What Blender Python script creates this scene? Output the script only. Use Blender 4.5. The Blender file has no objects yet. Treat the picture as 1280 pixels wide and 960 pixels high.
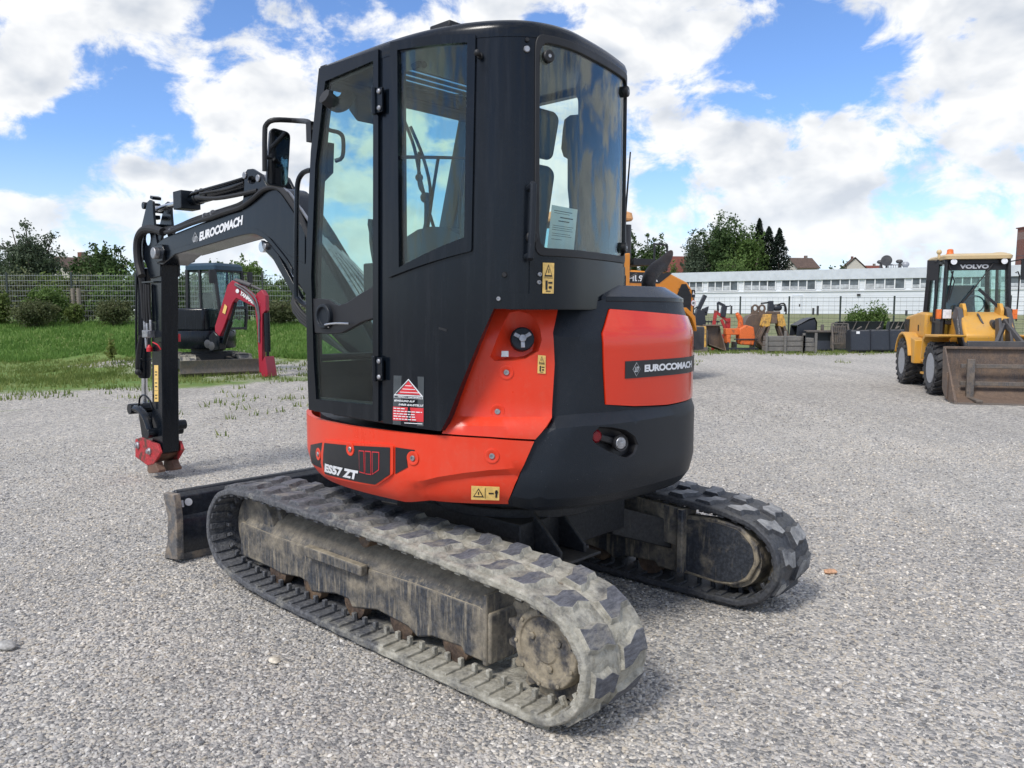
import bpy, bmesh, math, random
import numpy as np
from mathutils import Vector, Matrix
from mathutils.geometry import delaunay_2d_cdt, tessellate_polygon
random.seed(11); RNG = np.random.default_rng(11)
SC = bpy.context.scene
COL = SC.collection
R = math.radians
# ------------------------------------------------------------------ camera
CF, CH, CHOR = 1000.0, 1.55, 388.0          # focal length in photo pixels, eye height, horizon row
PITCH = math.atan((480 - CHOR) / CF)
cd = bpy.data.cameras.new('camera'); cam = bpy.data.objects.new('camera', cd); COL.objects.link(cam)
cam.location = (0, 0, CH); cam.rotation_euler = (R(90) - PITCH, 0, 0)
cd.sensor_width = 36; cd.lens = CF / 1280 * 36; cd.clip_start = .05; cd.clip_end = 6000
SC.camera = cam
EYE = Vector((0, 0, CH))
def ray(u, v):
    a = (u - 640) / CF; b = (480 - v) / CF; c, s = math.cos(PITCH), math.sin(PITCH)
    return Vector((a, c + b * s, -s + b * c))
def gnd(u, v, z=0.):                         # where the line of sight meets height z
    d = ray(u, v); return EYE + d * ((z - CH) / d.z)
def atY(u, v, y):                            # where it meets world depth y
    d = ray(u, v); return EYE + d * (y / d.y)
# ------------------------------------------------------------------ objects
def tagit(o, label=None, cat=None, group=None, kind=None):
    if label: o['label'] = label
    if cat: o['category'] = cat
    if group: o['group'] = group
    if kind: o['kind'] = kind
    return o
def thing(name, label, cat, loc=(0, 0, 0), rz=0., group=None):
    o = bpy.data.objects.new(name, None); COL.objects.link(o); o.empty_display_size = .2
    o.location = loc; o.rotation_euler = (0, 0, rz)
    return tagit(o, label, cat, group)
def copy_tree(o, parent=None):
    c = o.copy(); COL.objects.link(c); c.parent = parent
    for ch in o.children: copy_tree(ch, c)
    return c
V = Vector
class MB:
    def __init__(s): s.v = []; s.f = []; s.m = []; s.mi = 0
    def add(s, vs, fs, mi=None):
        b = len(s.v); s.v += [tuple(p) for p in vs]
        for f in fs: s.f.append([b + i for i in f]); s.m.append(s.mi if mi is None else mi)
        return s
    def box(s, x0, x1, y0, y1, z0, z1, mi=None):
        x0, x1 = min(x0, x1), max(x0, x1); y0, y1 = min(y0, y1), max(y0, y1); z0, z1 = min(z0, z1), max(z0, z1)
        return s.add([(x0,y0,z0),(x1,y0,z0),(x1,y1,z0),(x0,y1,z0),(x0,y0,z1),(x1,y0,z1),(x1,y1,z1),(x0,y1,z1)],
                     [(0,3,2,1),(4,5,6,7),(0,1,5,4),(1,2,6,5),(2,3,7,6),(3,0,4,7)], mi)
    def obox(s, c, ax, hs, mi=None):          # oriented box: centre, three axes, half sizes
        c = V(c); a = [V(k).normalized() * h for k, h in zip(ax, hs)]
        p = [c + a[0]*i + a[1]*j + a[2]*k for k in (-1, 1) for i, j in ((-1,-1),(1,-1),(1,1),(-1,1))]
        return s.add(p, [(0,3,2,1),(4,5,6,7),(0,1,5,4),(1,2,6,5),(2,3,7,6),(3,0,4,7)], mi)
    def beam(s, p, q, w, h, up=(0, 0, 1), mi=None):
        p, q = V(p), V(q); d = (q - p); L = d.length; d.normalize()
        u = V(up); sd = d.cross(u)
        if sd.length < 1e-3: sd = d.cross(V((1, 0, 0)))
        sd.normalize(); u = sd.cross(d)
        return s.obox((p + q) / 2, (d, sd, u), (L / 2, w / 2, h / 2), mi)
    def prism(s, poly, off, mi=None, holes=()):
        poly = [V(p) for p in poly]; off = V(off); n = len(poly)
        if holes:
            allp = list(poly)
            for h in holes: allp += [V(p) for p in h]
            tris = tessellate_polygon([poly] + [[V(p) for p in h] for h in holes])
            m = len(allp); vs = allp + [p + off for p in allp]; fs = []
            for t in tris: fs.append(tuple(t)); fs.append(tuple(m + i for i in reversed(t)))
            b = 0
            for L in [n] + [len(h) for h in holes]:
                for i in range(L):
                    j = (i + 1) % L; fs.append((b + i, b + j, m + b + j, m + b + i))
                b += L
            return s.add(vs, fs, mi)
        return s.add(poly + [p + off for p in poly], [tuple(range(n))[::-1], tuple(range(n, 2*n))] +
                     [(i, (i+1) % n, n + (i+1) % n, n + i) for i in range(n)], mi)
    def cyl(s, p, q, r, n=20, r1=None, mi=None, caps=True):
        p, q = V(p), V(q); d = (q - p).normalized(); r1 = r if r1 is None else r1
        a = d.orthogonal().normalized(); b = d.cross(a)
        vs = []
        for c, rr in ((p, r), (q, r1)):
            for i in range(n):
                t = 2*math.pi*i/n; vs.append(c + (a*math.cos(t) + b*math.sin(t))*rr)
        fs = [(i, (i+1) % n, n + (i+1) % n, n + i) for i in range(n)]
        if caps: fs += [tuple(range(n))[::-1], tuple(range(n, 2*n))]
        return s.add(vs, fs, mi)
    def lathe(s, p, d, prof, n=24, mi=None):  # prof: [(along, radius)]
        p = V(p); d = V(d).normalized(); a = d.orthogonal().normalized(); b = d.cross(a); vs = []
        for t, r in prof:
            for i in range(n):
                k = 2*math.pi*i/n; vs.append(p + d*t + (a*math.cos(k) + b*math.sin(k))*max(r, 1e-4))
        fs = []
        for j in range(len(prof) - 1):
            for i in range(n): fs.append((j*n+i, j*n+(i+1) % n, (j+1)*n+(i+1) % n, (j+1)*n+i))
        fs += [tuple(range(n))[::-1], tuple(range((len(prof)-1)*n, len(prof)*n))]
        return s.add(vs, fs, mi)
    def tube(s, pts, r, n=8, mi=None, smooth=3):
        pts = [V(p) for p in pts]
        if smooth and len(pts) > 2: pts = catmull(pts, smooth)
        m = len(pts); T = [(pts[min(i+1, m-1)] - pts[max(i-1, 0)]).normalized() for i in range(m)]
        a = T[0].orthogonal().normalized(); vs = []
        for i in range(m):
            a = (a - T[i]*a.dot(T[i])).normalized(); b = T[i].cross(a)
            rr = r[min(len(r)-1, i*len(r)//m)] if isinstance(r, (list, tuple)) else r
            for k in range(n):
                t = 2*math.pi*k/n; vs.append(pts[i] + (a*math.cos(t) + b*math.sin(t))*rr)
        fs = [(i*n+k, i*n+(k+1) % n, (i+1)*n+(k+1) % n, (i+1)*n+k) for i in range(m-1) for k in range(n)]
        fs += [tuple(range(n))[::-1], tuple(range((m-1)*n, m*n))]
        return s.add(vs, fs, mi)
    def loft(s, rings, closed=True, cap0=True, cap1=True, mi=None):
        n = len(rings[0]); vs = [p for r in rings for p in r]; fs = []
        for j in range(len(rings)-1):
            for i in range(n if closed else n-1):
                fs.append((j*n+i, j*n+(i+1) % n, (j+1)*n+(i+1) % n, (j+1)*n+i))
        if cap0: fs.append(tuple(range(n))[::-1])
        if cap1: fs.append(tuple(range((len(rings)-1)*n, len(rings)*n)))
        return s.add(vs, fs, mi)
    def ball(s, c, r, n=10, mi=None):
        c = V(c); rr = r if isinstance(r, (tuple, list)) else (r, r, r); rings = []
        for j in range(1, n):
            t = math.pi*j/n
            rings.append([c + V((rr[0]*math.sin(t)*math.cos(k*2*math.pi/(2*n)), rr[1]*math.sin(t)*math.sin(k*2*math.pi/(2*n)), -rr[2]*math.cos(t))) for k in range(2*n)])
        return s.loft(rings, mi=mi)
    def build(s, name, mats, parent=None, bevel=0., smooth=35, seg=2):
        me = bpy.data.meshes.new(name); me.from_pydata(s.v, [], s.f)
        mats = mats if isinstance(mats, (list, tuple)) else [mats]
        for m in mats: me.materials.append(m)
        if max(s.m, default=0) > 0: me.polygons.foreach_set('material_index', s.m)
        bm = bmesh.new(); bm.from_mesh(me); bmesh.ops.recalc_face_normals(bm, faces=bm.faces); bm.to_mesh(me); bm.free()
        if smooth: me.shade_smooth(); me.set_sharp_from_angle(angle=R(smooth))
        o = bpy.data.objects.new(name, me); COL.objects.link(o)
        if parent is not None: o.parent = parent
        if bevel:
            b = o.modifiers.new('bevel', 'BEVEL'); b.width = bevel; b.segments = seg; b.limit_method = 'ANGLE'; b.angle_limit = R(38); b.harden_normals = False
        return o
def catmull(P, k, closed=False):
    P = [V(p) for p in P]; n = len(P); out = []
    rng = n if closed else n - 1
    for i in range(rng):
        if closed: a, b, c, d = P[(i-1) % n], P[i], P[(i+1) % n], P[(i+2) % n]
        else: a, b, c, d = P[max(i-1, 0)], P[i], P[i+1], P[min(i+2, n-1)]
        for j in range(k):
            t = j / k
            out.append(.5*((2*b) + (c-a)*t + (2*a-5*b+4*c-d)*t*t + (3*b-a-3*c+d)*t**3))
    if not closed: out.append(P[-1])
    return out
def inside(p, poly):
    x, y = p; c = False; n = len(poly); j = n - 1
    for i in range(n):
        xi, yi = poly[i]; xj, yj = poly[j]
        if (yi > y) != (yj > y) and x < (xj-xi)*(y-yi)/(yj-yi) + xi: c = not c
        j = i
    return c
def dens(poly, st, closed=True):
    out = []; n = len(poly)
    for i in range(n if closed else n-1):
        a, b = poly[i], poly[(i+1) % n]; L = math.dist(a, b); k = max(1, int(L/st + .5))
        for j in range(k): out.append((a[0]+(b[0]-a[0])*j/k, a[1]+(b[1]-a[1])*j/k))
    if not closed: out.append(tuple(poly[-1]))
    return out
def rounded(poly, r, k=4):                    # 2-D polygon with its corners rounded
    out = []; n = len(poly)
    for i in range(n):
        a, b, c = V(poly[i-1]), V(poly[i]), V(poly[(i+1) % n])
        d1 = (a-b); d2 = (c-b); rr = min(r, d1.length*.45, d2.length*.45)
        p, q = b + d1.normalized()*rr, b + d2.normalized()*rr
        for j in range(k+1):
            t = j/k; out.append(tuple(p*(1-t)**2 + b*2*t*(1-t) + q*t*t))
    return out
class Plane:
    def __init__(s, o, U, W): s.o = V(o); s.U = V(U).normalized(); s.W = V(W).normalized(); s.N = s.U.cross(s.W).normalized()
    def P(s, u, w, off=0.): return s.o + s.U*u + s.W*w + s.N*off
    def hit(s, o, d):
        t = (s.o - o).dot(s.N) / d.dot(s.N); q = o + d*t - s.o; return (q.dot(s.U), q.dot(s.W))
class Shell:                                   # upright wall round a plan outline: u = angle about its centre (times ur), w = height
    def __init__(s, c, outline, inset, ur=1.):
        s.c = c; s.inset = inset; s.ur = ur; N = 720; P = [(p[0]-c[0], p[1]-c[1]) for p in outline]; T = []
        for i in range(N):
            t = 2*math.pi*i/N; d = (math.cos(t), math.sin(t)); best = 0
            for k in range(len(P)):
                a, b = P[k], P[(k+1) % len(P)]; ex, ey = b[0]-a[0], b[1]-a[1]
                den = d[0]*ey - d[1]*ex
                if abs(den) < 1e-12: continue
                r = (a[0]*ey - a[1]*ex)/den; q = (a[0]*d[1] - a[1]*d[0])/den
                if r > 0 and -1e-9 <= q <= 1+1e-9: best = max(best, r)
            T.append(best)
        s.T = T; s.N_ = N
    def Rad(s, t, z):
        x = (t/(2*math.pi)*s.N_) % s.N_; i = int(x); f = x - i
        return s.T[i]*(1-f) + s.T[(i+1) % s.N_]*f - s.inset(z, t)
    def P(s, u, w, off=0.):
        t = u/s.ur; r = s.Rad(t, w); p = V((s.c[0] + r*math.cos(t), s.c[1] + r*math.sin(t), w))
        return p + s.N3(u, w)*off if off else p
    def N3(s, u, w):
        e = .01; a = s.P(u+e, w) - s.P(u-e, w); b = s.P(u, w+e) - s.P(u, w-e); return a.cross(b).normalized()
    def hit(s, o, d):
        d2 = d / math.hypot(d.x, d.y); L = math.hypot(o.x-s.c[0], o.y-s.c[1]); prev = None; best = (9, None)
        n = 900
        for i in range(n):
            t = L - 1.5 + 2.2*i/n; p = o + d2*t; r = math.hypot(p.x-s.c[0], p.y-s.c[1]); th = math.atan2(p.y-s.c[1], p.x-s.c[0])
            f = r - s.Rad(th, p.z)
            if f < best[0]: best = (f, (th, p.z))
            if f < 0: break
        th, z = best[1]
        if th < -.9: th += 2*math.pi
        return (th*s.ur, z)
def panel(name, S, outer, mat, parent=None, holes=(), off=0., thick=.02, step=.04, bevel=.004, lines=(), disp=None, smooth=35, subs=None, into=None):
    outer = dens(outer, step); holes = [dens(h, step) for h in holes]; lines = [dens(l, step, False) for l in lines]
    vs = []; ed = []
    for L in [outer] + holes:
        b = len(vs); vs += L; ed += [(b+i, b+(i+1) % len(L)) for i in range(len(L))]
    for L in lines:
        b = len(vs); vs += L; ed += [(b+i, b+i+1) for i in range(len(L)-1)]
    xs = [p[0] for p in outer]; ys = [p[1] for p in outer]
    bnd = [p for L in [outer] + holes + lines for p in L]
    x = min(xs) + step*.5
    while x < max(xs):
        y = min(ys) + step*.5
        while y < max(ys):
            if inside((x, y), outer) and not any(inside((x, y), h) for h in holes) and min((x-p[0])**2 + (y-p[1])**2 for p in bnd) > (step*.45)**2: vs.append((x, y))
            y += step
        x += step
    cv, ce, cf, *_ = delaunay_2d_cdt([V(p) for p in vs], ed, [], 0, 1e-5)
    tr = []
    for f in cf:
        c = (sum(cv[i][0] for i in f)/3, sum(cv[i][1] for i in f)/3)
        if inside(c, outer) and not any(inside(c, h) for h in holes): tr.append(f)
    use = sorted({i for f in tr for i in f}); ix = {k: j for j, k in enumerate(use)}; n = len(use)
    top = [S.P(cv[i][0], cv[i][1], off + (disp(cv[i][0], cv[i][1]) if disp else 0)) for i in use]
    bot = [S.P(cv[i][0], cv[i][1], off - thick) for i in use]
    fs = [tuple(ix[i] for i in f) for f in tr]; cnt = {}
    for f in fs:
        for a, b in ((f[0], f[1]), (f[1], f[2]), (f[2], f[0])): cnt[(a, b)] = 1
    side = [(a, b) for (a, b) in cnt if (b, a) not in cnt]
    F = fs + [tuple(n+i for i in reversed(f)) for f in fs] + [(b, a, n+a, n+b) for a, b in side]
    m = into or MB(); m.add(top + bot, F)
    if into is not None: return m
    return m.build(name, mat, parent, bevel, smooth)
def strip(S, loops, m, off=None):              # bowl or frame: rings of (u,w,offset) joined
    m.loft([[S.P(u, w, o) for u, w, o in L] for L in loops], True, False, True); return m
def text_mesh(txt, bold=.0, space=1.):
    c = bpy.data.curves.new('txt', 'FONT'); c.body = txt; c.offset = bold; c.space_character = space; c.resolution_u = 3; c.fill_mode = 'FRONT'
    o = bpy.data.objects.new('txt', c); COL.objects.link(o)
    me = bpy.data.meshes.new_from_object(o.evaluated_get(bpy.context.evaluated_depsgraph_get()))
    vs = [tuple(v.co[:2]) for v in me.vertices]; fs = [tuple(p.vertices) for p in me.polygons]
    bpy.data.objects.remove(o); bpy.data.curves.remove(c); bpy.data.meshes.remove(me)
    x0 = min(v[0] for v in vs); x1 = max(v[0] for v in vs); y1 = max(v[1] for v in vs); y0 = min(0, min(v[1] for v in vs)) if not txt.isupper() else 0
    return [((x-x0)/(x1-x0), (y-y0)/(y1-y0)) for x, y in vs], fs
def put_text(m, S, txt, bl, br, tl, off=.002, bold=.0, mi=None, slant=0., space=1.):   # baseline-left, baseline-right, top-left in the surface's (u, w)
    vs, fs = text_mesh(txt, bold, space)
    ex = (br[0]-bl[0], br[1]-bl[1]); ey = (tl[0]-bl[0], tl[1]-bl[1])
    m.add([S.P(bl[0]+ex[0]*(x+slant*y)+ey[0]*y, bl[1]+ex[1]*(x+slant*y)+ey[1]*y, off) for x, y in vs], fs, mi)
def put_poly(m, S, poly, off=.001, mi=None):   # thin flat mark on a surface
    n = len(poly); m.add([S.P(u, w, off) for u, w in poly] + [S.P(u, w, off-.0008) for u, w in poly], [tuple(range(n)), tuple(range(n, 2*n))[::-1]] + [((i+1) % n, i, n+i, n+(i+1) % n) for i in range(n)], mi)
def lerp2(q, s, t):                            # q = [bl, br, tr, tl]
    a = [q[0][k]*(1-s) + q[1][k]*s for k in (0, 1)]; b = [q[3][k]*(1-s) + q[2][k]*s for k in (0, 1)]
    return (a[0]*(1-t) + b[0]*t, a[1]*(1-t) + b[1]*t)
def qrect(q, x0, y0, x1, y1): return [lerp2(q, x0, y0), lerp2(q, x1, y0), lerp2(q, x1, y1), lerp2(q, x0, y1)]
def qtext(m, S, q, txt, x0, y0, x1, y1, off=.003, mi=None, bold=0., slant=0.):
    put_text(m, S, txt, lerp2(q, x0, y0), lerp2(q, x1, y0), lerp2(q, x0, y1), off, bold, mi, slant)
# ------------------------------------------------------------------ materials
class NT:
    def __init__(s, name):
        s.m = bpy.data.materials.new(name); s.m.use_nodes = True; s.t = s.m.node_tree; s.b = s.t.nodes['Principled BSDF']; s.out = s.t.nodes['Material Output']
        s.co = None
    def n(s, ty, **k):
        o = s.t.nodes.new(ty)
        for a, b in k.items(): setattr(o, a, b)
        return o
    def l(s, a, b): s.t.links.new(a, b)
    def put(s, sock, v):
        if hasattr(v, 'is_linked'): s.l(v, sock)
        elif isinstance(v, (tuple, list)) and len(v) == 3 and sock.type == 'RGBA': sock.default_value = (*v, 1)
        else: sock.default_value = v
    def obj(s, scale=(1, 1, 1), kind='Object'):
        if s.co is None: s.co = s.n('ShaderNodeTexCoord')
        mp = s.n('ShaderNodeMapping'); mp.inputs['Scale'].default_value = scale; s.l(s.co.outputs[kind], mp.inputs[0]); return mp.outputs[0]
    def noise(s, scale, detail=4, rough=.55, vec=None, dist=0.):
        o = s.n('ShaderNodeTexNoise'); o.inputs['Scale'].default_value = scale; o.inputs['Detail'].default_value = detail; o.inputs['Roughness'].default_value = rough; o.inputs['Distortion'].default_value = dist
        s.l(vec if vec is not None else s.obj(), o.inputs['Vector']); return o.outputs['Fac']
    def voro(s, scale, vec=None, feat='F1', out='Distance', rnd=1.):
        o = s.n('ShaderNodeTexVoronoi'); o.feature = feat; o.inputs['Scale'].default_value = scale; o.inputs['Randomness'].default_value = rnd
        s.l(vec if vec is not None else s.obj(), o.inputs['Vector']); return o.outputs[out]
    def ramp(s, f, a, b, lo=0., hi=1.):
        o = s.n('ShaderNodeMapRange'); o.interpolation_type = 'SMOOTHSTEP'; s.l(f, o.inputs[0])
        for i, v in zip((1, 2, 3, 4), (a, b, lo, hi)): o.inputs[i].default_value = v
        return o.outputs[0]
    def math(s, op, a, b=0.):
        o = s.n('ShaderNodeMath', operation=op); s.put(o.inputs[0], a); s.put(o.inputs[1], b); return o.outputs[0]
    def mix(s, f, a, b, mode='MIX'):
        o = s.n('ShaderNodeMix'); o.data_type = 'RGBA'; o.blend_type = mode
        s.put(o.inputs[0], f); s.put(o.inputs[6], a); s.put(o.inputs[7], b); return o.outputs[2]
    def normz(s):
        g = s.n('ShaderNodeNewGeometry'); x = s.n('ShaderNodeSeparateXYZ'); s.l(g.outputs['Normal'], x.inputs[0]); return x.outputs[2]
    def bump(s, h, strength=.3, dist=.01):
        o = s.n('ShaderNodeBump'); o.inputs['Strength'].default_value = strength; o.inputs['Distance'].default_value = dist; s.l(h, o.inputs['Height']); s.l(o.outputs[0], s.b.inputs['Normal'])
    def fin(s, col=None, rough=None, metal=None, spec=None, coat=None):
        for k, v in (('Base Color', col), ('Roughness', rough), ('Metallic', metal), ('Specular IOR Level', spec), ('Coat Weight', coat)):
            if v is not None: s.put(s.b.inputs[k], v)
        return s.m
def paint(name, col, rough=.35, dust=(.30, .27, .22), dusty=.25, top=.35, coat=0., scale=1., bump=0., bscale=300, streak=0., spec=None, wear=None):
    t = NT(name); n1 = t.noise(2.3*scale, 5, .6); n2 = t.noise(38*scale, 3, .6)
    f = t.math('MULTIPLY', t.ramp(n1, .38, .78), dusty)
    f = t.math('ADD', f, t.math('MULTIPLY', t.ramp(n2, .52, .75), dusty*.6))
    if streak:
        st = t.noise(6, 5, .65, t.obj((5, 5, .35))); f = t.math('ADD', f, t.math('MULTIPLY', t.ramp(st, .46, .72), streak))
    if top: f = t.math('ADD', f, t.math('MULTIPLY', t.ramp(t.normz(), .55, 1.), t.math('MULTIPLY', t.ramp(t.noise(7*scale, 5, .7), .25, .7), top)))
    c = t.mix(f, col, dust)
    if bump:
        fl = t.math('MULTIPLY', t.ramp(t.noise(150, 2, .5), .715, .74), t.ramp(t.noise(4, 4, .6), .48, .68)); c = t.mix(t.math('MULTIPLY', fl, .7), c, (.30, .30, .30))
    if wear:
        w = t.ramp(t.noise(9*scale, 6, .7), .60, .66); c = t.mix(w, c, wear)
    r = t.math('ADD', t.math('MULTIPLY', f, .5), t.math('ADD', t.math('MULTIPLY', n1, .18), rough - .09))
    if bump: t.bump(t.noise(bscale, 3, .6), bump, .004)
    return t.fin(c, r, 0., spec, coat)
def plain(name, col, rough=.5, metal=0., var=.15, scale=20):
    t = NT(name); f = t.noise(scale, 4); c = t.mix(t.ramp(f, .3, .7), tuple(k*(1-var) for k in col), tuple(min(1, k*(1+var)) for k in col))
    return t.fin(c, t.math('ADD', t.math('MULTIPLY', f, .25), rough-.12), metal)
def muddy(name, base, mud, lo=.42, hi=.62, scale=5., streak=True, rough=.75, topmud=.8, bump=.4, dark=None):
    t = NT(name); n = t.noise(scale, 6, .65); f = t.ramp(n, lo, hi)
    if streak: f = t.math('MAXIMUM', t.math('MULTIPLY', f, .8), t.ramp(t.noise(9, 6, .7, t.obj((4, 4, .45))), lo+.02, hi+.06))
    f = t.math('MAXIMUM', f, t.math('MULTIPLY', t.ramp(t.normz(), .45, .9), topmud))
    fine = t.noise(60, 5, .7); f = t.math('MULTIPLY', f, t.ramp(fine, .2, .55, .55, 1.))
    md = t.mix(t.ramp(t.noise(14, 5, .7), .3, .7), tuple(k*.62 for k in mud), tuple(min(1, k*1.15) for k in mud))
    bs = t.mix(t.ramp(fine, .35, .75), base, tuple(min(1, k*2.2+.01) for k in base))
    t.bump(t.math('ADD', t.math('MULTIPLY', n, .7), t.math('MULTIPLY', fine, .5)), bump, .012)
    return t.fin(t.mix(f, bs, md), t.math('ADD', t.math('MULTIPLY', f, .25), rough-.2), 0.)
def glass(name, tint, refl=1.35, rough=.0, dirt=.0, dcol=(.35, .35, .33)):
    t = NT(name); t.t.nodes.remove(t.b); tr = t.n('ShaderNodeBsdfTransparent'); tr.inputs[0].default_value = (*tint, 1)
    gl = t.n('ShaderNodeBsdfGlossy'); gl.inputs['Roughness'].default_value = rough; gl.inputs[0].default_value = (1, 1, 1, 1)
    fr = t.n('ShaderNodeFresnel'); gq = t.n('ShaderNodeNewGeometry'); t.l(t.ramp(gq.outputs['Backfacing'], 0, 1, refl, 1/refl), fr.inputs[0]); mx = t.n('ShaderNodeMixShader')
    t.l(fr.outputs[0], mx.inputs[0]); t.l(tr.outputs[0], mx.inputs[1]); t.l(gl.outputs[0], mx.inputs[2]); last = mx.outputs[0]
    if dirt:
        df = t.n('ShaderNodeBsdfDiffuse'); df.inputs[0].default_value = (*dcol, 1); m2 = t.n('ShaderNodeMixShader')
        t.l(t.math('MULTIPLY', t.ramp(t.noise(3, 6, .7), .3, .8), dirt), m2.inputs[0]); t.l(last, m2.inputs[1]); t.l(df.outputs[0], m2.inputs[2]); last = m2.outputs[0]
    t.l(last, t.out.inputs[0]); return t.m
M = {}
M['black_paint'] = paint('black_paint', (.0035, .0060, .0100), .20, (.085, .088, .096), .035, .10, streak=.07, spec=.30)
M['black_textured'] = paint('black_textured', (.0095, .0135, .0195), .40, (.10, .10, .106), .06, .14, bump=.3, bscale=260, spec=.30)
M['black_plain'] = plain('black_plain', (.012, .012, .014), .5)
M['rubber'] = plain('rubber', (.013, .013, .014), .62)
M['red'] = paint('red_plastic', (.74, .042, .012), .30, (.50, .20, .13), .14, .24, spec=.45, scale=1.2, streak=.05)
M['red_gloss'] = paint('red_gloss', (.72, .036, .010), .16, (.45, .13, .09), .06, .1, spec=.5, coat=.3)
M['chrome'] = plain('chrome', (.62, .63, .65), .2, 1., .06)
M['steel'] = plain('steel', (.36, .36, .37), .42, .8, .25, 40)
M['white_mark'] = plain('white_mark', (.78, .79, .80), .45, 0, .05)
M['silver_mark'] = plain('silver_mark', (.50, .52, .54), .4, 0, .05)
M['dark_mark'] = plain('dark_mark', (.014, .015, .018), .4, 0, .05)
M['grey_mark'] = plain('grey_mark', (.055, .065, .07), .4, 0, .1)
M['red_mark'] = plain('red_mark', (.62, .035, .045), .4, 0, .1)
M['yellow_mark'] = plain('yellow_mark', (.78, .52, .16), .5, 0, .12, 60)
M['orange_mark'] = plain('orange_mark', (.8, .30, .03), .4, 0, .08)
M['frame_mud'] = muddy('frame_mud', (.022, .026, .034), (.35, .30, .22), .40, .66, topmud=1.)
M['track_rubber'] = muddy('track_rubber', (.034, .037, .044), (.40, .365, .285), .40, .62, 7, False, .8, .25)
M['pad'] = None
# ================================================================== THE EXCAVATOR
MYAW = R(137.107); MO = V((.0301, 4.2049, 0))
MX = Matrix.Translation(MO) @ Matrix.Rotation(MYAW, 4, 'Z'); MXI = MX.inverted()
MEYE = MXI @ EYE
def mray(u, v): return (MXI.to_3x3() @ ray(u, v)).normalized()
def onY(u, v, y): d = mray(u, v); return MEYE + d*((y-MEYE.y)/d.y)
def onX(u, v, x): d = mray(u, v); return MEYE + d*((x-MEYE.x)/d.x)
def onZ(u, v, z): d = mray(u, v); return MEYE + d*((z-MEYE.z)/d.z)
def px(S, pts): return [S.hit(MEYE, mray(*p)) for p in pts]
EX = thing('excavator', 'big black and red crawler excavator with cab, parked on the gravel in the middle', 'excavator', MO, MYAW)

# ---- tracks -------------------------------------------------------
prof = [(-.97,.028),(-.6,.022),(-.2,.02),(.3,.02),(.75,.024),(1.0,.032),(1.2,.05),(1.36,.075),(1.48,.13),(1.545,.23),(1.553,.33),(1.51,.43),(1.42,.515),(1.28,.563),(1.016,.578),(.6,.572),(.2,.566),(-.2,.556),(-.58,.538),(-.87,.520),(-1.0,.498),(-1.10,.462),(-1.17,.40),(-1.212,.32),(-1.216,.24),(-1.19,.165),(-1.14,.10),(-1.06,.052)]
PC = catmull([(p[0], p[1], 0) for p in prof], 10, True)
cum = [0.]
for i in range(len(PC)): cum.append(cum[-1] + (PC[(i+1) % len(PC)] - PC[i]).length)
LT = cum[-1]
def tpos(s):
    s %= LT; i = int(np.searchsorted(cum, s, 'right')) - 1; i = min(i, len(PC)-1); f = (s-cum[i])/(cum[i+1]-cum[i]); p = PC[i].lerp(PC[(i+1) % len(PC)], f); return p
def tfr(s):
    p = tpos(s); t = (tpos(s+.02) - tpos(s-.02)).normalized(); return p, t, V((t.y, -t.x, 0))   # outward normal
def tP(s, y, o):
    p, t, n = tfr(s); return V((p.x + n.x*o, y, p.y + n.y*o))
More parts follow.
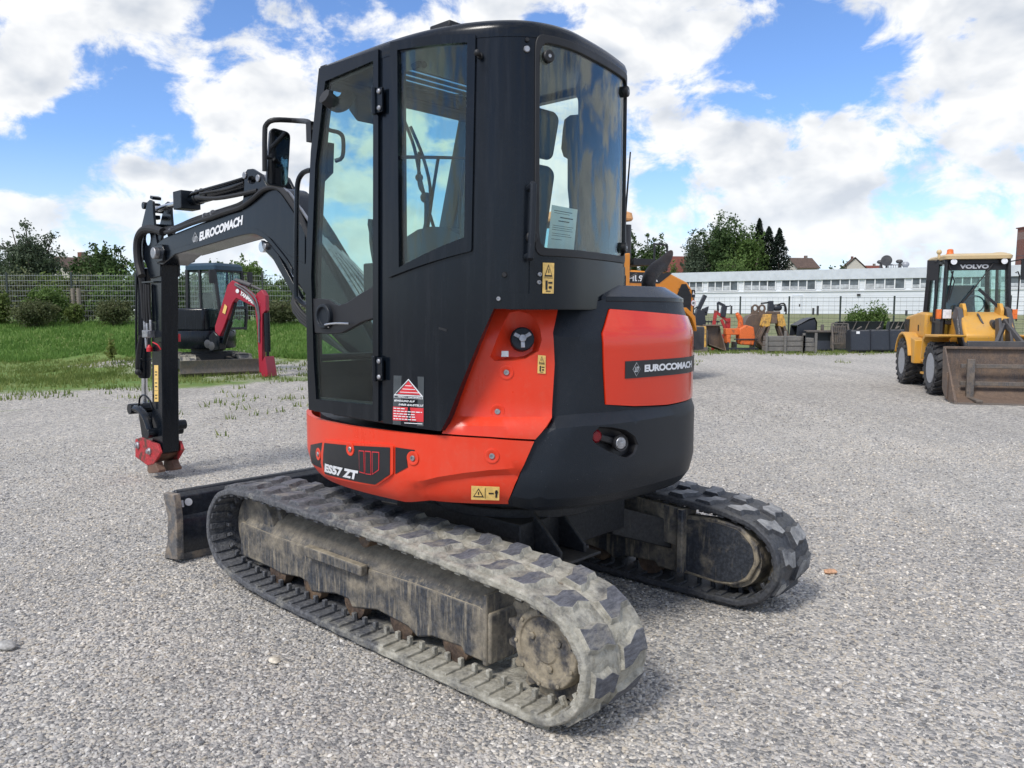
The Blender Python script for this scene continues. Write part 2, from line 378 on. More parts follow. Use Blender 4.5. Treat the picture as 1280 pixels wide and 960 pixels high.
def make_track(y0, y1):                        # y0 outer edge, y1 inner edge
    m = MB(); N = 240; sg = 1 if y0 > y1 else -1; W = abs(y0-y1)
    Y = lambda a: y0 - sg*W*a
    rings = []
    sec = [(0, -.006), (.012, .0), (.06, .004), (.48, .001), (.5, -.004), (.52, .001), (.94, .004), (.988, 0), (1, -.006), (1, -.026), (.985, -.032), (.5, -.03), (.015, -.032), (0, -.026)]
    for i in range(N):
        s = LT*i/N; rings.append([tP(s, Y(a), o + .002*math.sin(s*37 + a*9)) for a, o in sec])
    m.loft(rings + [rings[0]], True, False, False)
    npitch = int(LT/.165); pt = LT/npitch; rnd = random.Random(5)
    for k in range(npitch):
        for row in (0, 1):
            s0 = pt*(k + .5*row) + rnd.uniform(-.004, .004); a0, a1 = (.065, .462) if row == 0 else (.538, .935)
            sl = .034 if row == 0 else -.034; bt = []; tp = []
            for a, e in ((a0, 0), (a0 + (a1-a0)*.5, .012 if row == 0 else -.012), (a1, 0)):
                pass
            A = [a0, a0 + (a1-a0)*.33, a0 + (a1-a0)*.67, a1]
            fr = [(0, 0) if row == 0 else (1, 0)]
            lo, hi, lt, ht = [], [], [], []
            for j, a in enumerate(A):
                q = (a - a0)/(a1 - a0); sh = sl*(q-.5) + .012*math.sin(q*math.pi*2); wob = rnd.uniform(-.005, .005)
                lo.append(tP(s0+sh-.057+wob, Y(a), -.002)); hi.append(tP(s0+sh+.057+wob, Y(a), -.002))
                h = .022 + rnd.uniform(-.003, .003)
                lt.append(tP(s0+sh-.036+wob, Y(a + (.012 if j == 0 else -.012 if j == 3 else 0)), h)); ht.append(tP(s0+sh+.036+wob, Y(a + (.012 if j == 0 else -.012 if j == 3 else 0)), h))
            vs = lo + lt + ht + hi; fs = []; mi = []
            for r in range(3):
                for j in range(3):
                    f = (r*4+j, r*4+j+1, (r+1)*4+j+1, (r+1)*4+j); fs.append(f); mi.append(1 if r == 1 else 0)
            fs += [(0, 4, 8, 12), (3, 7, 11, 15)]; mi += [0, 0]
            b = len(m.v); m.v += [tuple(p) for p in vs]
            for f, q in zip(fs, mi): m.f.append([b+i for i in f]); m.m.append(q)
    nc = int(LT/.0825); pc = LT/nc
    for k in range(nc):                        # moulded cross ribs and iron guide horns inside the belt
        s = pc*k; p, t, n = tfr(s); ax = (V((t.x, 0, t.y)), V((0, 1, 0)), V((n.x, 0, n.y)))
        for a, b_ in ((.03, .26), (.74, .97)):
            m.obox(tP(s, Y((a+b_)/2), -.035), ax, (.017, W*(b_-a)/2, .008), 0)
        for a in (.30, .70): m.obox(tP(s, Y(a), -.05), ax, (.010, .011, .022), 0)
    return m
tm = NT('track_belt'); n = tm.noise(7, 6, .65); n2 = tm.noise(45, 5, .7); xs = tm.n('ShaderNodeSeparateXYZ'); tm.l(tm.obj(), xs.inputs[0])
gx = tm.ramp(tm.math('ADD', xs.outputs[0], tm.math('MULTIPLY', tm.noise(3, 4), .9)), -.1, 1.15, .20, -.13)
f = tm.ramp(tm.math('ADD', tm.math('ADD', n, gx), tm.math('MULTIPLY', n2, .25)), .52, .86)
f = tm.math('MULTIPLY', tm.math('MULTIPLY', f, tm.ramp(n2, .25, .5, .75, 1.)), tm.ramp(xs.outputs[1], -.5, .2, .42, 1.))
cl = tm.mix(tm.ramp(n2, .3, .75), (.055, .058, .066), (.15, .152, .16))
md = tm.mix(tm.ramp(tm.noise(18, 5, .7), .3, .72), (.25, .235, .19), (.50, .475, .40))
tm.bump(tm.math('ADD', n, n2), .6, .02); M['belt'] = tm.fin(tm.mix(f, cl, md), .82)
tm = NT('track_pad'); n2 = tm.noise(60, 6, .75, tm.obj((1, .35, 1))); n3 = tm.noise(9, 4)
tm.bump(n2, .8, .02); M['pad'] = tm.fin(tm.mix(tm.ramp(tm.math('ADD', n3, tm.math('MULTIPLY', n2, .4)), .68, 1.0), tm.mix(tm.ramp(n2, .3, .7), (.075, .078, .090), (.20, .203, .225)), (.33, .305, .25)), .8)
M['rusty'] = muddy('rusty', (.045, .03, .022), (.20, .13, .075), .4, .65, 9, False)
TRK = []
M['belt_dark'] = muddy('belt_dark', (.030, .032, .037), (.17, .165, .145), .52, .8, 6, False, .8, .25); M['pad_light'] = muddy('pad_light', (.07, .072, .078), (.33, .33, .325), .36, .60, 9, False, .8, .3)
for y0, y1 in ((.98, .60), (-.985, -.62)):
    TRK.append(make_track(y0, y1).build('track', [M['belt'], M['pad'], M['rusty']] if y0 > 0 else [M['belt_dark'], M['pad_light'], M['rusty']], EX, .003, 32))
# ---- track frames -------------------------------------------------
def track_frame(sg, dy):
    Y = lambda y: sg*y + dy
    m = MB(); top = [(302,652.5),(346,671),(380,682.5),(459,711),(514,728),(596,758),(613,769)]; bot = [(300,693),(339,710.6),(352,718),(374,722),(384,728),(389,740),(420,743),(435,749),(440,760),(471,763),(510,784),(521,797),(540,796),(576,809),(580,818),(613,832)]
    T = [onY(*p, .86) for p in top]; B = [onY(*p, .86) for p in bot]
    front = [(1.385, .33), (1.38, .24)]
    outer = [(p.x, p.z) for p in B][::-1] + front[::-1] + [(p.x, p.z) for p in T]
    m.prism([(x, Y(.86), z) for x, z in outer], (0, -sg*.22, 0))
    tz = lambda x: np.interp(x, [p.x for p in T][::-1], [p.z for p in T][::-1])
    rings = []
    for x in np.linspace(-.60, 1.34, 24):      # sloping dirt-covered top of the box
        z = tz(x); k = .5 + .5*math.sin(x*9); rings.append([V((x, Y(.855), z-.01)), V((x, Y(.852), z+.004)), V((x, Y(.80), z+.055)), V((x, Y(.74), z+.085)), V((x, Y(.64), z+.085)), V((x, Y(.64), z-.02))])
    m.loft(rings)
    m.box(-.625, -.60, Y(.872), Y(.63), .10, .40)            # end plate
    a, b = onY(316, 672, .86), onY(316, 700, .86)
    o = m.build('track_frame', M['frame_mud'], EX, .012)
    s = MB(); p = onY(383, 690, .88); q = onY(452, 716, .88)
    s.prism([(V((k_.x, Y(.861), k_.z))) for k_ in (onY(380,682,.9), onY(452,708,.9), onY(452,721,.9), onY(382,696,.9))], (0, sg*.045, 0)); s.build('step_bar', M['frame_mud'], o, .008)
    s = MB(); s.cyl((.19, Y(.70), .475), (.19, Y(.87), .475), .042, 20); s.cyl((.19, Y(.6), .475), (.19, Y(.70), .475), .03, 12); s.build('carrier_roller', M['rusty'], o, .005)
    for x in (-.42, -.06, .30, .66, 1.0):
        r = MB(); r.lathe((x, Y(.66), .135), (0, sg, 0), [(0, .03), (.0, .082), (.06, .082), (.07, .06), (.13, .06), (.14, .082), (.19, .082), (.195, .03)], 20); r.build('track_roller', M['rusty'], o)
    r = MB(); r.lathe((1.26, Y(.66), .305), (0, sg, 0), [(0, .05), (0, .20), (.06, .21), (.07, .225), (.12, .225), (.13, .21), (.17, .20), (.17, .05)], 32); r.build('idler_wheel', M['frame_mud'], o, .004)
    return o
frL = track_frame(1, 0); frR = track_frame(-1, -.04)
M['drive_mud'] = muddy('drive_mud', (.03, .03, .034), (.33, .28, .20), .36, .56, 8, False, topmud=.3)
for sg, dy, fr in ((1, 0, frL), (-1, -.04, frR)):
    Y = lambda y: sg*y + dy
    s = MB(); c = (-.935, .268); pts = []
    for k in range(17*4):
        t = 2*math.pi*k/68; r = (.205, .242, .242, .205)[k % 4]; pts.append((c[0] + r*math.cos(t), Y(.765), c[1] + r*math.sin(t)))
    s.prism(pts, (0, sg*.05, 0)); s.build('drive_sprocket', M['drive_mud'], fr, .004)
    s = MB(); s.lathe((c[0], Y(.64), c[1]), (0, sg, 0), [(0, .10), (.0, .165), (.115, .175), (.12, .19), (.15, .19), (.155, .165), (.218, .158), (.23, .15), (.232, .128), (.222, .122), (.222, .06), (.228, .052), (.228, .0)], 40)
    for k in range(9):
        t = 2*math.pi*k/9; s.cyl((c[0]+.142*math.cos(t), Y(.872), c[1]+.142*math.sin(t)), (c[0]+.142*math.cos(t), Y(.879), c[1]+.142*math.sin(t)), .009, 6)
    for t in (.5, 2.6, 4.4): s.cyl((c[0]+.075*math.cos(t), Y(.862), c[1]+.075*math.sin(t)), (c[0]+.075*math.cos(t), Y(.872), c[1]+.075*math.sin(t)), .016, 6)
    s.build('travel_motor', M['drive_mud'], fr, .003)
# cover of the far drive, seen from inside
PY = Plane((0, -.645, 0), (-1, 0, 0), (0, 0, 1)); D = px(PY, [(862,650),(903,655),(931,664),(948,685),(951,704),(940,724),(924,730),(905,728),(862,714)])
m = MB(); panel('x', PY, rounded(D, .03), None, thick=.03, step=.05, into=m); cen = (sum(p[0] for p in D)/len(D), sum(p[1] for p in D)/len(D))
m.build('drive_cover', muddy('cover_paint', (.018, .021, .027), (.28, .24, .175), .52, .74, 6, True, topmud=.6), frR, .004)
m = MB(); big = [(cen[0]+(p[0]-cen[0])*1.13, cen[1]+(p[1]-cen[1])*1.13) for p in D]; m.prism([PY.P(*p, -.004) for p in big], (0, -.06, 0)); m.build('drive_housing', M['drive_mud'], frR, .01)
m = MB(); a = onY(861, 637, -.63); b = onY(862, 715, -.63); m.box(a.x-.015, a.x+.02, -.60, -.75, b.z-.01, a.z); 
m.prism([onY(*p, -.62) for p in ((861,638),(809,624),(700,600),(700,655),(749,654),(787,661),(858,686))], (0, -.06, 0)); m.build('frame_beam', M['frame_mud'], frR, .006)
TRK[1].location.x = .035; frR.location.x = .035
# ---- car body -----------------------------------------------------
M['car_black'] = muddy('car_black', (.010, .011, .013), (.12, .105, .08), .58, .8, 6, True, topmud=.55)
m = MB(); m.box(-.40, .5, -.42, .42, .38, .56); m.lathe((0, -.02, .55), (0, 0, 1), [(0, .46), (.05, .46), (.05, .42), (.15, .42)], 40)
for sx in (-1, 1):
    for sy in (-1, 1):
        m.prism([(sx*.35, sy*.38, .50), (sx*.55, sy*.66, .40), (sx*.28, sy*.66, .40), (sx*.05, sy*.38, .50)], (0, 0, -.16))
for y in (.30, .12):
    m.prism([(-.39, y, .60), (-.56, y, .44), (-.56, y, .40), (-.39, y, .40)], (0, .02, 0))
m.box(-.60, -.39, .06, .38, .385, .40); m.build('car_body', M['car_black'], EX, .006)
# ---- dozer blade --------------------------------------------------
M['blade_paint'] = muddy('blade_paint', (.012, .015, .021), (.13, .125, .115), .55, .8, 4, True, rough=.5, topmud=.35, bump=.15)
M['worn_steel'] = muddy('worn_steel', (.07, .07, .072), (.30, .24, .18), .42, .66, 12, False, rough=.55)
EPp = [(206.5,615.5),(208,626),(212.5,646),(212,676),(208,699.5),(224.5,699.5),(223.3,650),(222,635),(219.5,618)]
EPm = [onY(*p, .985) for p in EPp]
m = MB(); back = [(2.0, .425), (1.975, .40), (1.975, .28), (1.945, .24), (1.935, .10), (1.965, .01)]; frnt = [(2.0, .01), (1.975, .10), (1.985, .24), (2.03, .34), (2.06, .425)]
m.prism([(x, .955, z) for x, z in back + frnt], (0, -1.96, 0)); m.cyl((2.02, .95, .418), (2.02, -1.0, .418), .022, 14)
bl = m.build('dozer_blade', M['blade_paint'], EX, .006)
for y in (.955, -1.05):
    m = MB(); pts = [(p.x - .0, y, max(.004, p.z)) for p in EPm]; m.prism(pts, (0, .045, 0)); m.cyl((2.03, y-.001, .37), (2.03, y+.046, .37), .012, 12); m.build('end_plate', M['worn_steel'], bl, .005)
m = MB(); m.box(1.95, 1.975, .95, -1.0, .002, .05); m.build('cutting_edge', M['worn_steel'], bl, .003)
BPl = Plane((1.969, 0, 0), (0, -1, 0), (0, 0, 1)); m = MB()
put_poly(m, BPl, px(BPl, [(221.8,634.8),(230,633.6),(228.8,625),(221.8,626.2)]), .003); put_poly(m, BPl, px(BPl, [(235.5+4.8*math.cos(t), 627.3+4.8*math.sin(t)) for t in np.linspace(0, -2*math.pi, 20)[:-1]]), .003); m.build('blade_sticker', M['white_mark'], bl, 0)
for y in (.32, -.36):
    m = MB(); m.beam((1.97, y, .26), (.5, y, .34), .09, .14); m.build('blade_arm', M['blade_paint'], bl, .01)
# ---- upper body ---------------------------------------------------
BO = [(.97,0),(.97,.35),(.95,.55),(.86,.72),(.74,.81),(.6,.875),(.42,.925),(.2,.95),(0,.95),(-.2,.935),(-.36,.885),(-.5,.80),(-.64,.68),(-.755,.53),(-.83,.37),(-.862,.22),(-.872,.06),(-.873,-.12),(-.864,-.26),(-.825,-.38),(-.74,-.53),(-.6,-.70),(-.4,-.86),(-.1,-.94),(.3,-.94),(.6,-.87),(.85,-.72),(.95,-.5),(.97,-.25)]
BO = [tuple(p) for p in catmull([(p[0], p[1], 0) for p in BO], 4, True)]
def b_inset(z, t):
    if t < -.9: t += 2*math.pi
    led = float(np.interp(t, [0, 1.30, 1.62, 2.8, 3.3, 4], [.0, .0, .048, .046, .012, .02]))
    base = float(np.interp(z, [.69, .715, .76, .83, 1.9], [.09, .05, .018, 0, 0]))
    return base + led*float(np.interp(z, [1.065, 1.112], [0, 1])) + float(np.interp(z, [1.44, 1.555, 1.60, 1.655, 1.7], [0, .045, .05, .14, .2]))
BS = Shell((0, 0), BO, b_inset)
def shell_body(S, z0s, off, name, mat, t0=0, t1=2*math.pi, n=120, par=None):
    m = MB(); m.loft([[S.P(t0 + (t1-t0)*i/n, z, off) for i in range(n)] for z in z0s]); return m.build(name, mat, par)
core = shell_body(BS, (.705, .72, .76, .83, .95, 1.0, 1.02), -.07, 'turntable', M['black_plain'], par=EX)
m = MB(); m.loft([[BS.P(t, z, -.09) for t in np.linspace(2.0, 4.9, 60)] + [V((.1, -.75, z)), V((.1, .4, z))] for z in (1.0, 1.07, 1.13, 1.3, 1.44, 1.555, 1.60, 1.64)])
m.build('engine_bay', M['black_plain'], EX)
def bolt(S, p, parent, r=.011, mat='steel', off=.0, dish=True):
    u, w = S.hit(MEYE, mray(*p)); c = S.P(u, w); nn = S.N3(u, w) if isinstance(S, Shell) else S.N
    m = MB()
    if dish:
        m.mi = 1; m.lathe(c + nn*off, nn, [(-.002, r*2.6), (.002, r*2.5), (.003, r*1.9), (-.0006, r*1.3), (-.0006, .0)], 24)
    m.mi = 0; m.lathe(c + nn*off, nn, [(-.004, r), (.004, r), (.006, r*.85), (.006, r*.45), (.003, r*.4), (.003, 0)], 20)
    return m
# skirt panel with its pressed arch
SKp = [(387,519.6),(431,531.5),(488,539.5),(553.5,544.4),(610,548),(667.7,551.9),(650.5,591.3),(635,632)]
SK = px(BS, SKp); u_front = .62
SKo = [(u_front, SK[0][1]+.006)] + SK + [(SK[-1][0], .709)] + [(t, .709) for t in np.linspace(SK[-1][0]-.1, u_front, 8)]
SKo = [p for i, p in enumerate(SKo) if i == 0 or math.dist(p, SKo[i-1]) > .004]
arch = px(BS, [(500,612),(520,603),(548,596),(580,591),(612,587.5),(645,585.5)]); arch2 = px(BS, [(500,622),(525,612),(552,605),(585,600),(615,597),(641,596)])
def arch_disp(u, w):
    if u < arch[0][0]: return 0.
    a = float(np.interp(u, [p[0] for p in arch], [p[1] for p in arch])); b = float(np.interp(u, [p[0] for p in arch2], [p[1] for p in arch2])); k = min(1, (u-arch[0][0])/.15)
    return -.028*k*float(np.interp(w, [b, a], [1, 0]))
SKIRT = panel('skirt_panel', BS, SKo, M['red'], EX, off=0., thick=.025, step=.035, bevel=.006, lines=[arch, arch2], disp=arch_disp)
# front nose of the skirt, hidden from the photograph
m = MB(); m.loft([[BS.P(t, z, -.004) for t in np.linspace(-1.2, .60, 30)] + [BS.P(t, z, -.04) for t in np.linspace(.60, -1.2, 30)] for z in (.71, .76, .83, 1.02)]); m.build('front_panel', M['red'], EX)
m = MB(); m.loft([[BS.P(t, z, -.004) for t in np.linspace(-1.22, -2.0, 24)] + [BS.P(t, z, -.04) for t in np.linspace(-2.0, -1.22, 24)] for z in (.71, .76, .83, 1.02, 1.3, 1.5)]); m.build('right_panel', M['red'], EX)
# inspection hatch
H1 = px(BS, [(406,549.6),(487,555.3),(493.5,557),(493.5,592),(472,606.5),(406.5,592)]); H2 = px(BS, [(408.3,553.3),(490,558.8),(489.8,592.5),(471.5,604.5),(409,591)])
hatch = panel('inspection_hatch', BS, rounded(H1, .012), M['red'], SKIRT, off=.010, thick=.016, step=.05, bevel=.004)
panel('hatch_plate', BS, rounded(H2, .006), M['dark_mark'], SKIRT, off=.0125, thick=.004, step=.05, bevel=0)
for P in ([(389,556),(403.5,553),(403.5,585),(390.5,579)], [(494.8,559),(518.5,562.3),(518,566),(508.5,571),(510,584),(495,592.2)]):
    panel('side_plate', BS, px(BS, P), M['dark_mark'], SKIRT, off=.003, thick=.004, step=.05, bevel=0)
m = MB(); q = px(BS, [(409.2,587.5),(449,597.5),(450,588.3),(409.5,578)]); put_text(m, BS, 'ES57 ZT', q[0], q[1], q[3], .0145, .06); m.build('model_lettering', M['white_mark'], SKIRT, 0, 0)
m = MB()
for k, P in enumerate(([(452.3,563.5),(457.5,564),(458,589.5),(453,588)], [(460,564.2),(466,564.6),(466.3,591),(460.6,590.2)], [(468.8,565),(476.3,565.5),(476.3,586),(469.2,590.8)])):
    c = px(BS, P); cc = (sum(p[0] for p in c)/4, sum(p[1] for p in c)/4); m.mi = 0; put_poly(m, BS, [(cc[0]+(p[0]-cc[0])*1.22, cc[1]+(p[1]-cc[1])*1.1) for p in c], .0143); m.mi = 1; put_poly(m, BS, c, .0153)
m.build('vent_slots', [M['red_mark'], M['black_plain']], SKIRT, 0, 0)
for p, d in (((399,567.5), .004), ((441,561), .013), ((516.5,572.6), .003), ((615,570), .002)):
    bolt(BS, p, SKIRT, .012, off=d).build('bolt', [M['steel'], M['red']], SKIRT)
def decal(name, S, q, par, kind, off=.002):
    m = MB(); q = px(S, q); put_poly(m, S, q, off, 0); o2 = off + .001
    def tri(x0, y0, x1, y1):
        a = [lerp2(q, x0, y0), lerp2(q, x1, y0), lerp2(q, (x0+x1)/2, y1)]; put_poly(m, S, a, o2, 1)
        c = ((x0+x1)/2, y0 + (y1-y0)*.38); put_poly(m, S, [lerp2(q, c[0]+(x0-c[0])*.72, c[1]+(y0-c[1])*.66), lerp2(q, c[0]+(x1-c[0])*.72, c[1]+(y0-c[1])*.66), lerp2(q, c[0], c[1]+(y1-c[1])*.74)], o2+.001, 0)
        put_poly(m, S, qrect(q, c[0]-(x1-x0)*.05, y0+(y1-y0)*.28, c[0]+(x1-x0)*.05, y0+(y1-y0)*.62), o2+.002, 1)
    if kind == 'wide':
        tri(.07, .2, .45, .85); put_poly(m, S, qrect(q, .49, .12, .505, .88), o2, 1)
        put_poly(m, S, qrect(q, .62, .45, .80, .55), o2, 1); put_poly(m, S, qrect(q, .86, .2, .93, .75), o2, 1); put_poly(m, S, qrect(q, .845, .5, .945, .68), o2+.001, 1)
    else:
        tri(.15, .55, .85, .95); put_poly(m, S, qrect(q, .12, .50, .88, .515), o2, 1)
        put_poly(m, S, qrect(q, .25, .12, .42, .42), o2, 1); put_poly(m, S, qrect(q, .55, .16, .8, .24), o2, 1); put_poly(m, S, qrect(q, .5, .32, .85, .38), o2, 1); put_poly(m, S, qrect(q, .3, .06, .7, .09), o2, 1)
    return m.build(name, [M['yellow_mark'], M['black_plain']], par, 0, 0)
decal('warning_decal', BS, [(589,624),(624,625),(624.5,608.2),(589.5,606.8)], SKIRT, 'wide', .003)
# red side panel with the filler recess
SPo = px(BS, [(616.5,385.6),(697,386),(690.8,416),(693,455),(689.6,522.5),(668.8,549.2),(610,545.6),(553,541.6),(584,463)])
hole_px = [(613,445.6),(618,451),(640,451.5),(657,449),(673,439),(677,425),(675,412),(670,401),(661,392.5),(648,389),(637,391),(630,403),(621,424)]
Hh = px(BS, hole_px)
def sp_disp(u, w): return 0.
SIDE = panel('side_panel', BS, SPo, M['red'], EX, holes=[Hh], off=.004, thick=.03, step=.035, bevel=.005, disp=sp_disp)
cpx = (650, 424); sc = lambda k, dx=0, dy=0: px(BS, [(cpx[0]+dx+(p[0]-cpx[0])*k, cpx[1]+dy+(p[1]-cpx[1])*k) for p in hole_px])
m = MB(); L = [(Hh, .001), (sc(.97), -.004), (sc(.80, 2, 4), -.030), (sc(.62, 3, 6), -.045), (sc(.2, 3, 6), -.05)]
strip(BS, [[(u, w, o) for u, w in q] for q, o in L], m); m.build('filler_recess', M['red'], SIDE)
u, w = BS.hit(MEYE, mray(653, 427)); c = BS.P(u, w, -.05); nn = (BS.N3(u, w) + V((0, 0, .25))).normalized()
m = MB(); m.lathe(c, nn, [(0, .046), (.03, .046), (.032, .05), (.05, .05), (.056, .045), (.056, 0)], 32); cap = m.build('fuel_cap', M['black_textured'], SIDE, .002)
m = MB(); tt = c + nn*.058; a = nn.cross(V((0, 0, 1))).normalized(); b = a.cross(nn)
for k in range(3):
    t = k*2.094 + .5; dd = a*math.cos(t) + b*math.sin(t); m.beam(tt, tt + dd*.04, .017, .008, nn)
m.cyl(tt - nn*.004, tt + nn*.008, .016, 16); m.build('cap_emblem', M['steel'], SIDE, .002)
for p in ((633,465.4), (622,514.3)): bolt(BS, p, SIDE, .012, off=.005).build('bolt', [M['steel'], M['red']], SIDE)
decal('warning_decal', BS, [(671.3,466.3),(681.3,466.8),(681.6,444.5),(672,443.5)], SIDE, 'tall', .008)
m = MB(); put_poly(m, BS, px(BS, [(626.6,446),(635.6,446),(635.6,438.8),(627,438.8)]), -.006); m.build('fuel_sticker', M['white_mark'], SIDE, 0, 0)
# counterweight
CWl = px(BS, [(697.8,386.5),(692,416),(694.3,455),(691,523),(671,547.5),(668.5,552.3),(651.5,592),(636,632.5)])
ur = 4.55
HDl = px(BS, [(759.5,386),(750.8,416),(752.5,460),(755,505.5),(791,509),(832,507.5)]); HDr = [(3.3, HDl[-1][1]+.002), (4.1, HDl[-1][1]+.02), (4.1, 1.50), (3.3, 1.535)]
HD = HDl + HDr
top = px(BS, [(746.5,362.5)]); tl = top[0]
CWo = CWl + [(CWl[-1][0]+.02, .705)] + [(t, .700) for t in np.linspace(CWl[-1][0]+.15, ur, 10)] + [(ur, 1.60)] + [(t, 1.60) for t in np.linspace(ur-.2, tl[0]+.05, 8)] + [(tl[0], 1.598)]
LR = [(741,541),(749,533.5),(765,534),(782,537.5),(793,545),(797.5,556),(794,567),(785,573),(775,570.5),(760,564),(745,556),(740,550)]
LRu = px(BS, LR)
EW = sorted([(q[1], q[0]) for q in CWl])
def cw_e(w): return float(np.interp(w, [q[0] for q in EW], [q[1] for q in EW]))
def cw_disp(u, w): return -.022*max(0., 1 - (u-cw_e(w))/.13) if u < 4 else 0.
CW = panel('counterweight', BS, CWo, M['black_textured'], EX, holes=[HD, LRu], off=.002, thick=.04, step=.04, bevel=.005, disp=cw_disp, smooth=16, lines=[[(cw_e(w_)+.13, w_) for w_ in np.linspace(.72, 1.52, 16) if abs(w_-1.088) > .04], [(t, 1.065) for t in np.linspace(CWl[3][0]+.01, 4.4, 14)], [(t, 1.112) for t in np.linspace(CWl[3][0]+.01, 4.4, 14)]])
m = MB(); cpx = (768, 553)
sc = lambda k, o, dx=0, dy=0: [(*q, o) for q in px(BS, [(cpx[0]+dx+(p[0]-cpx[0])*k, cpx[1]+dy+(p[1]-cpx[1])*k) for p in LR])]
strip(BS, [sc(1.0, .0), sc(.95, -.006), sc(.9, -.04, 1, 1), sc(.3, -.05)], m); m.build('light_recess', M['black_plain'], CW)
u, w = BS.hit(MEYE, mray(747, 546)); c = BS.P(u, w, -.025); n1 = BS.N3(u, w); m = MB(); m.lathe(c, n1, [(-.02, .03), (.012, .03), (.02, .02), (.021, 0)], 20); m.build('tail_light', plain('red_lens', (.16, .006, .012), .15), CW, .002)
u2, w2 = BS.hit(MEYE, mray(777, 554)); c2 = BS.P(u2, w2, -.01); n2_ = (BS.N3(u2, w2) + (MEYE-c2).normalized()*.2).normalized(); m = MB(); m.mi = 0; m.lathe(c2 - n2_*.04, n2_, [(0, .02), (.03, .036), (.045, .038), (.05, .036), (.046, .031)], 24); m.mi = 1; m.lathe(c2 + n2_*.001, n2_, [(0, .031), (.008, .024), (.012, 0)], 24)
for k in (-1, 0, 1): m.beam(c2 + n2_*.012 + V((0, 0, .011*k)) + n2_.cross(V((0, 0, 1)))*.02, c2 + n2_*.012 + V((0, 0, .011*k)) - n2_.cross(V((0, 0, 1)))*.02, .003, .003)
m.build('work_light', [M['black_plain'], M['steel']], CW)
m = MB(); m.beam(c - n1*.002, c2 - n2_*.028, .035, .03, (0, 0, 1)); m.build('light_bracket', M['black_plain'], CW, .006)
# red engine hood
HOOD = panel('engine_hood', BS, [(p[0]+(0.006 if i < 4 else 0), p[1]+(.006 if i > 3 and p[1] < 1.3 else -.003 if p[1] > 1.4 else 0)) for i, p in enumerate(HD)], M['red_gloss'], EX, off=.008, thick=.02, step=.035, bevel=.006)
BP = px(BS, [(779.3,473.2),(866,463.5),(866,446),(779.3,451.5)]); du = BP[1][0]-BP[0][0]
BP = [BP[0], (BP[0][0]+du, BP[0][1]), (BP[0][0]+du, BP[3][1]), (BP[0][0], BP[3][1])]
panel('brand_plate', BS, BP, M['dark_mark'], HOOD, off=.0105, thick=.003, step=.05, bevel=0)
m = MB(); a, b, t_ = px(BS, [(803,466.3),(861,461),(803,455.5)]); put_text(m, BS, 'EUROCOMACH', (a[0], BP[0][1]+.026), (b[0], BP[0][1]+.026), (a[0], BP[3][1]-.02), .0125, .05, space=.95); m.build('brand_lettering', M['white_mark'], HOOD, 0, 0)
def emblem(m, S, c, ru, rw, off):              # outlined diamond with the slanted strokes of the maker's emblem
    D_ = lambda k: [(c[0]-ru*k, c[1]), (c[0], c[1]-rw*k), (c[0]+ru*k, c[1]), (c[0], c[1]+rw*k)]
    m.mi = 0; put_poly(m, S, D_(1), off); m.mi = 1; put_poly(m, S, D_(.9), off+.0006)
    m.mi = 0
    for x in (-.42, -.06, .30): put_poly(m, S, [(c[0]+ru*(x-.16), c[1]-rw*.38), (c[0]+ru*(x-.02), c[1]-rw*.38), (c[0]+ru*(x+.26), c[1]+rw*.38), (c[0]+ru*(x+.12), c[1]+rw*.38)], off+.0012)
    put_poly(m, S, [(c[0]-ru*.5, c[1]-rw*.38), (c[0]-ru*.1, c[1]-rw*.38), (c[0]-ru*.16, c[1]-rw*.24), (c[0]-ru*.56, c[1]-rw*.24)], off+.0014); put_poly(m, S, [(c[0]+ru*.1, c[1]+rw*.24), (c[0]+ru*.55, c[1]+rw*.24), (c[0]+ru*.55, c[1]+rw*.38), (c[0]+ru*.16, c[1]+rw*.38)], off+.0014)
c_ = px(BS, [(793,462)])[0]; m = MB(); emblem(m, BS, (c_[0], (BP[0][1]+BP[3][1])/2), .029, .031, .0122); m.build('brand_emblem', [M['silver_mark'], M['dark_mark']], HOOD, 0, 0)
m = MB(); lu = px(BS, [(865.5,455)])[0][0]; put_poly(m, BS, [(lu, 1.24), (lu+.05, 1.24), (lu+.05, 1.37), (lu, 1.37)], .0125); m.build('hood_latch', M['black_plain'], HOOD, 0, 0)
# hood cap
m = MB(); ts = np.linspace(tl[0]+.0, 4.5, 50); z_ = [(1.588, .004), (1.602, .010), (1.656, .010), (1.662, -.03)]
m.loft([[BS.P(t, z, o) for t in ts] + [V((-.25, -.55, z)), V((-.35, .45, z))] for z, o in z_]); HC = m.build('hood_cap', M['black_paint'], EX, .006)
# facet rising from the side panel to the cap
# exhaust
M['exhaust'] = muddy('exhaust', (.016, .0125, .011), (.075, .05, .038), .46, .7, 6, False, topmud=.15)
m = MB(); a = onX(811, 364, -.52); b = onX(811, 350, -.52); c = onX(818, 338, -.52); d = onX(827, 331, -.52); m.tube([a - V((0, 0, .12)), a, b, c, d], .037, 16, smooth=5)
dd = (d - c).normalized(); r1 = MB()
up = V((0, 0, 1)); sd = dd.cross(up).normalized(); nn = sd.cross(dd); ring0 = []; ring1 = []
for k in range(20):
    t = 2*math.pi*k/20; q = sd*math.cos(t)*.037 + nn*math.sin(t)*.037; ring0.append(d - dd*.005 + q); ring1.append(d + dd*(.03 + .085*math.sin(t)) + q)
m.loft([ring0, ring1], True, False, False); ri = [d + (p-d)*.985 for p in ring1]; m.loft([ring1, [p - dd*.002 - (p - d - dd*dd.dot(p-d))*.12 for p in ring1], [p - dd*.05 - (p - d - dd*dd.dot(p-d))*.12 for p in ring0]], True, False, True)
m.build('exhaust_pipe', M['exhaust'], EX)
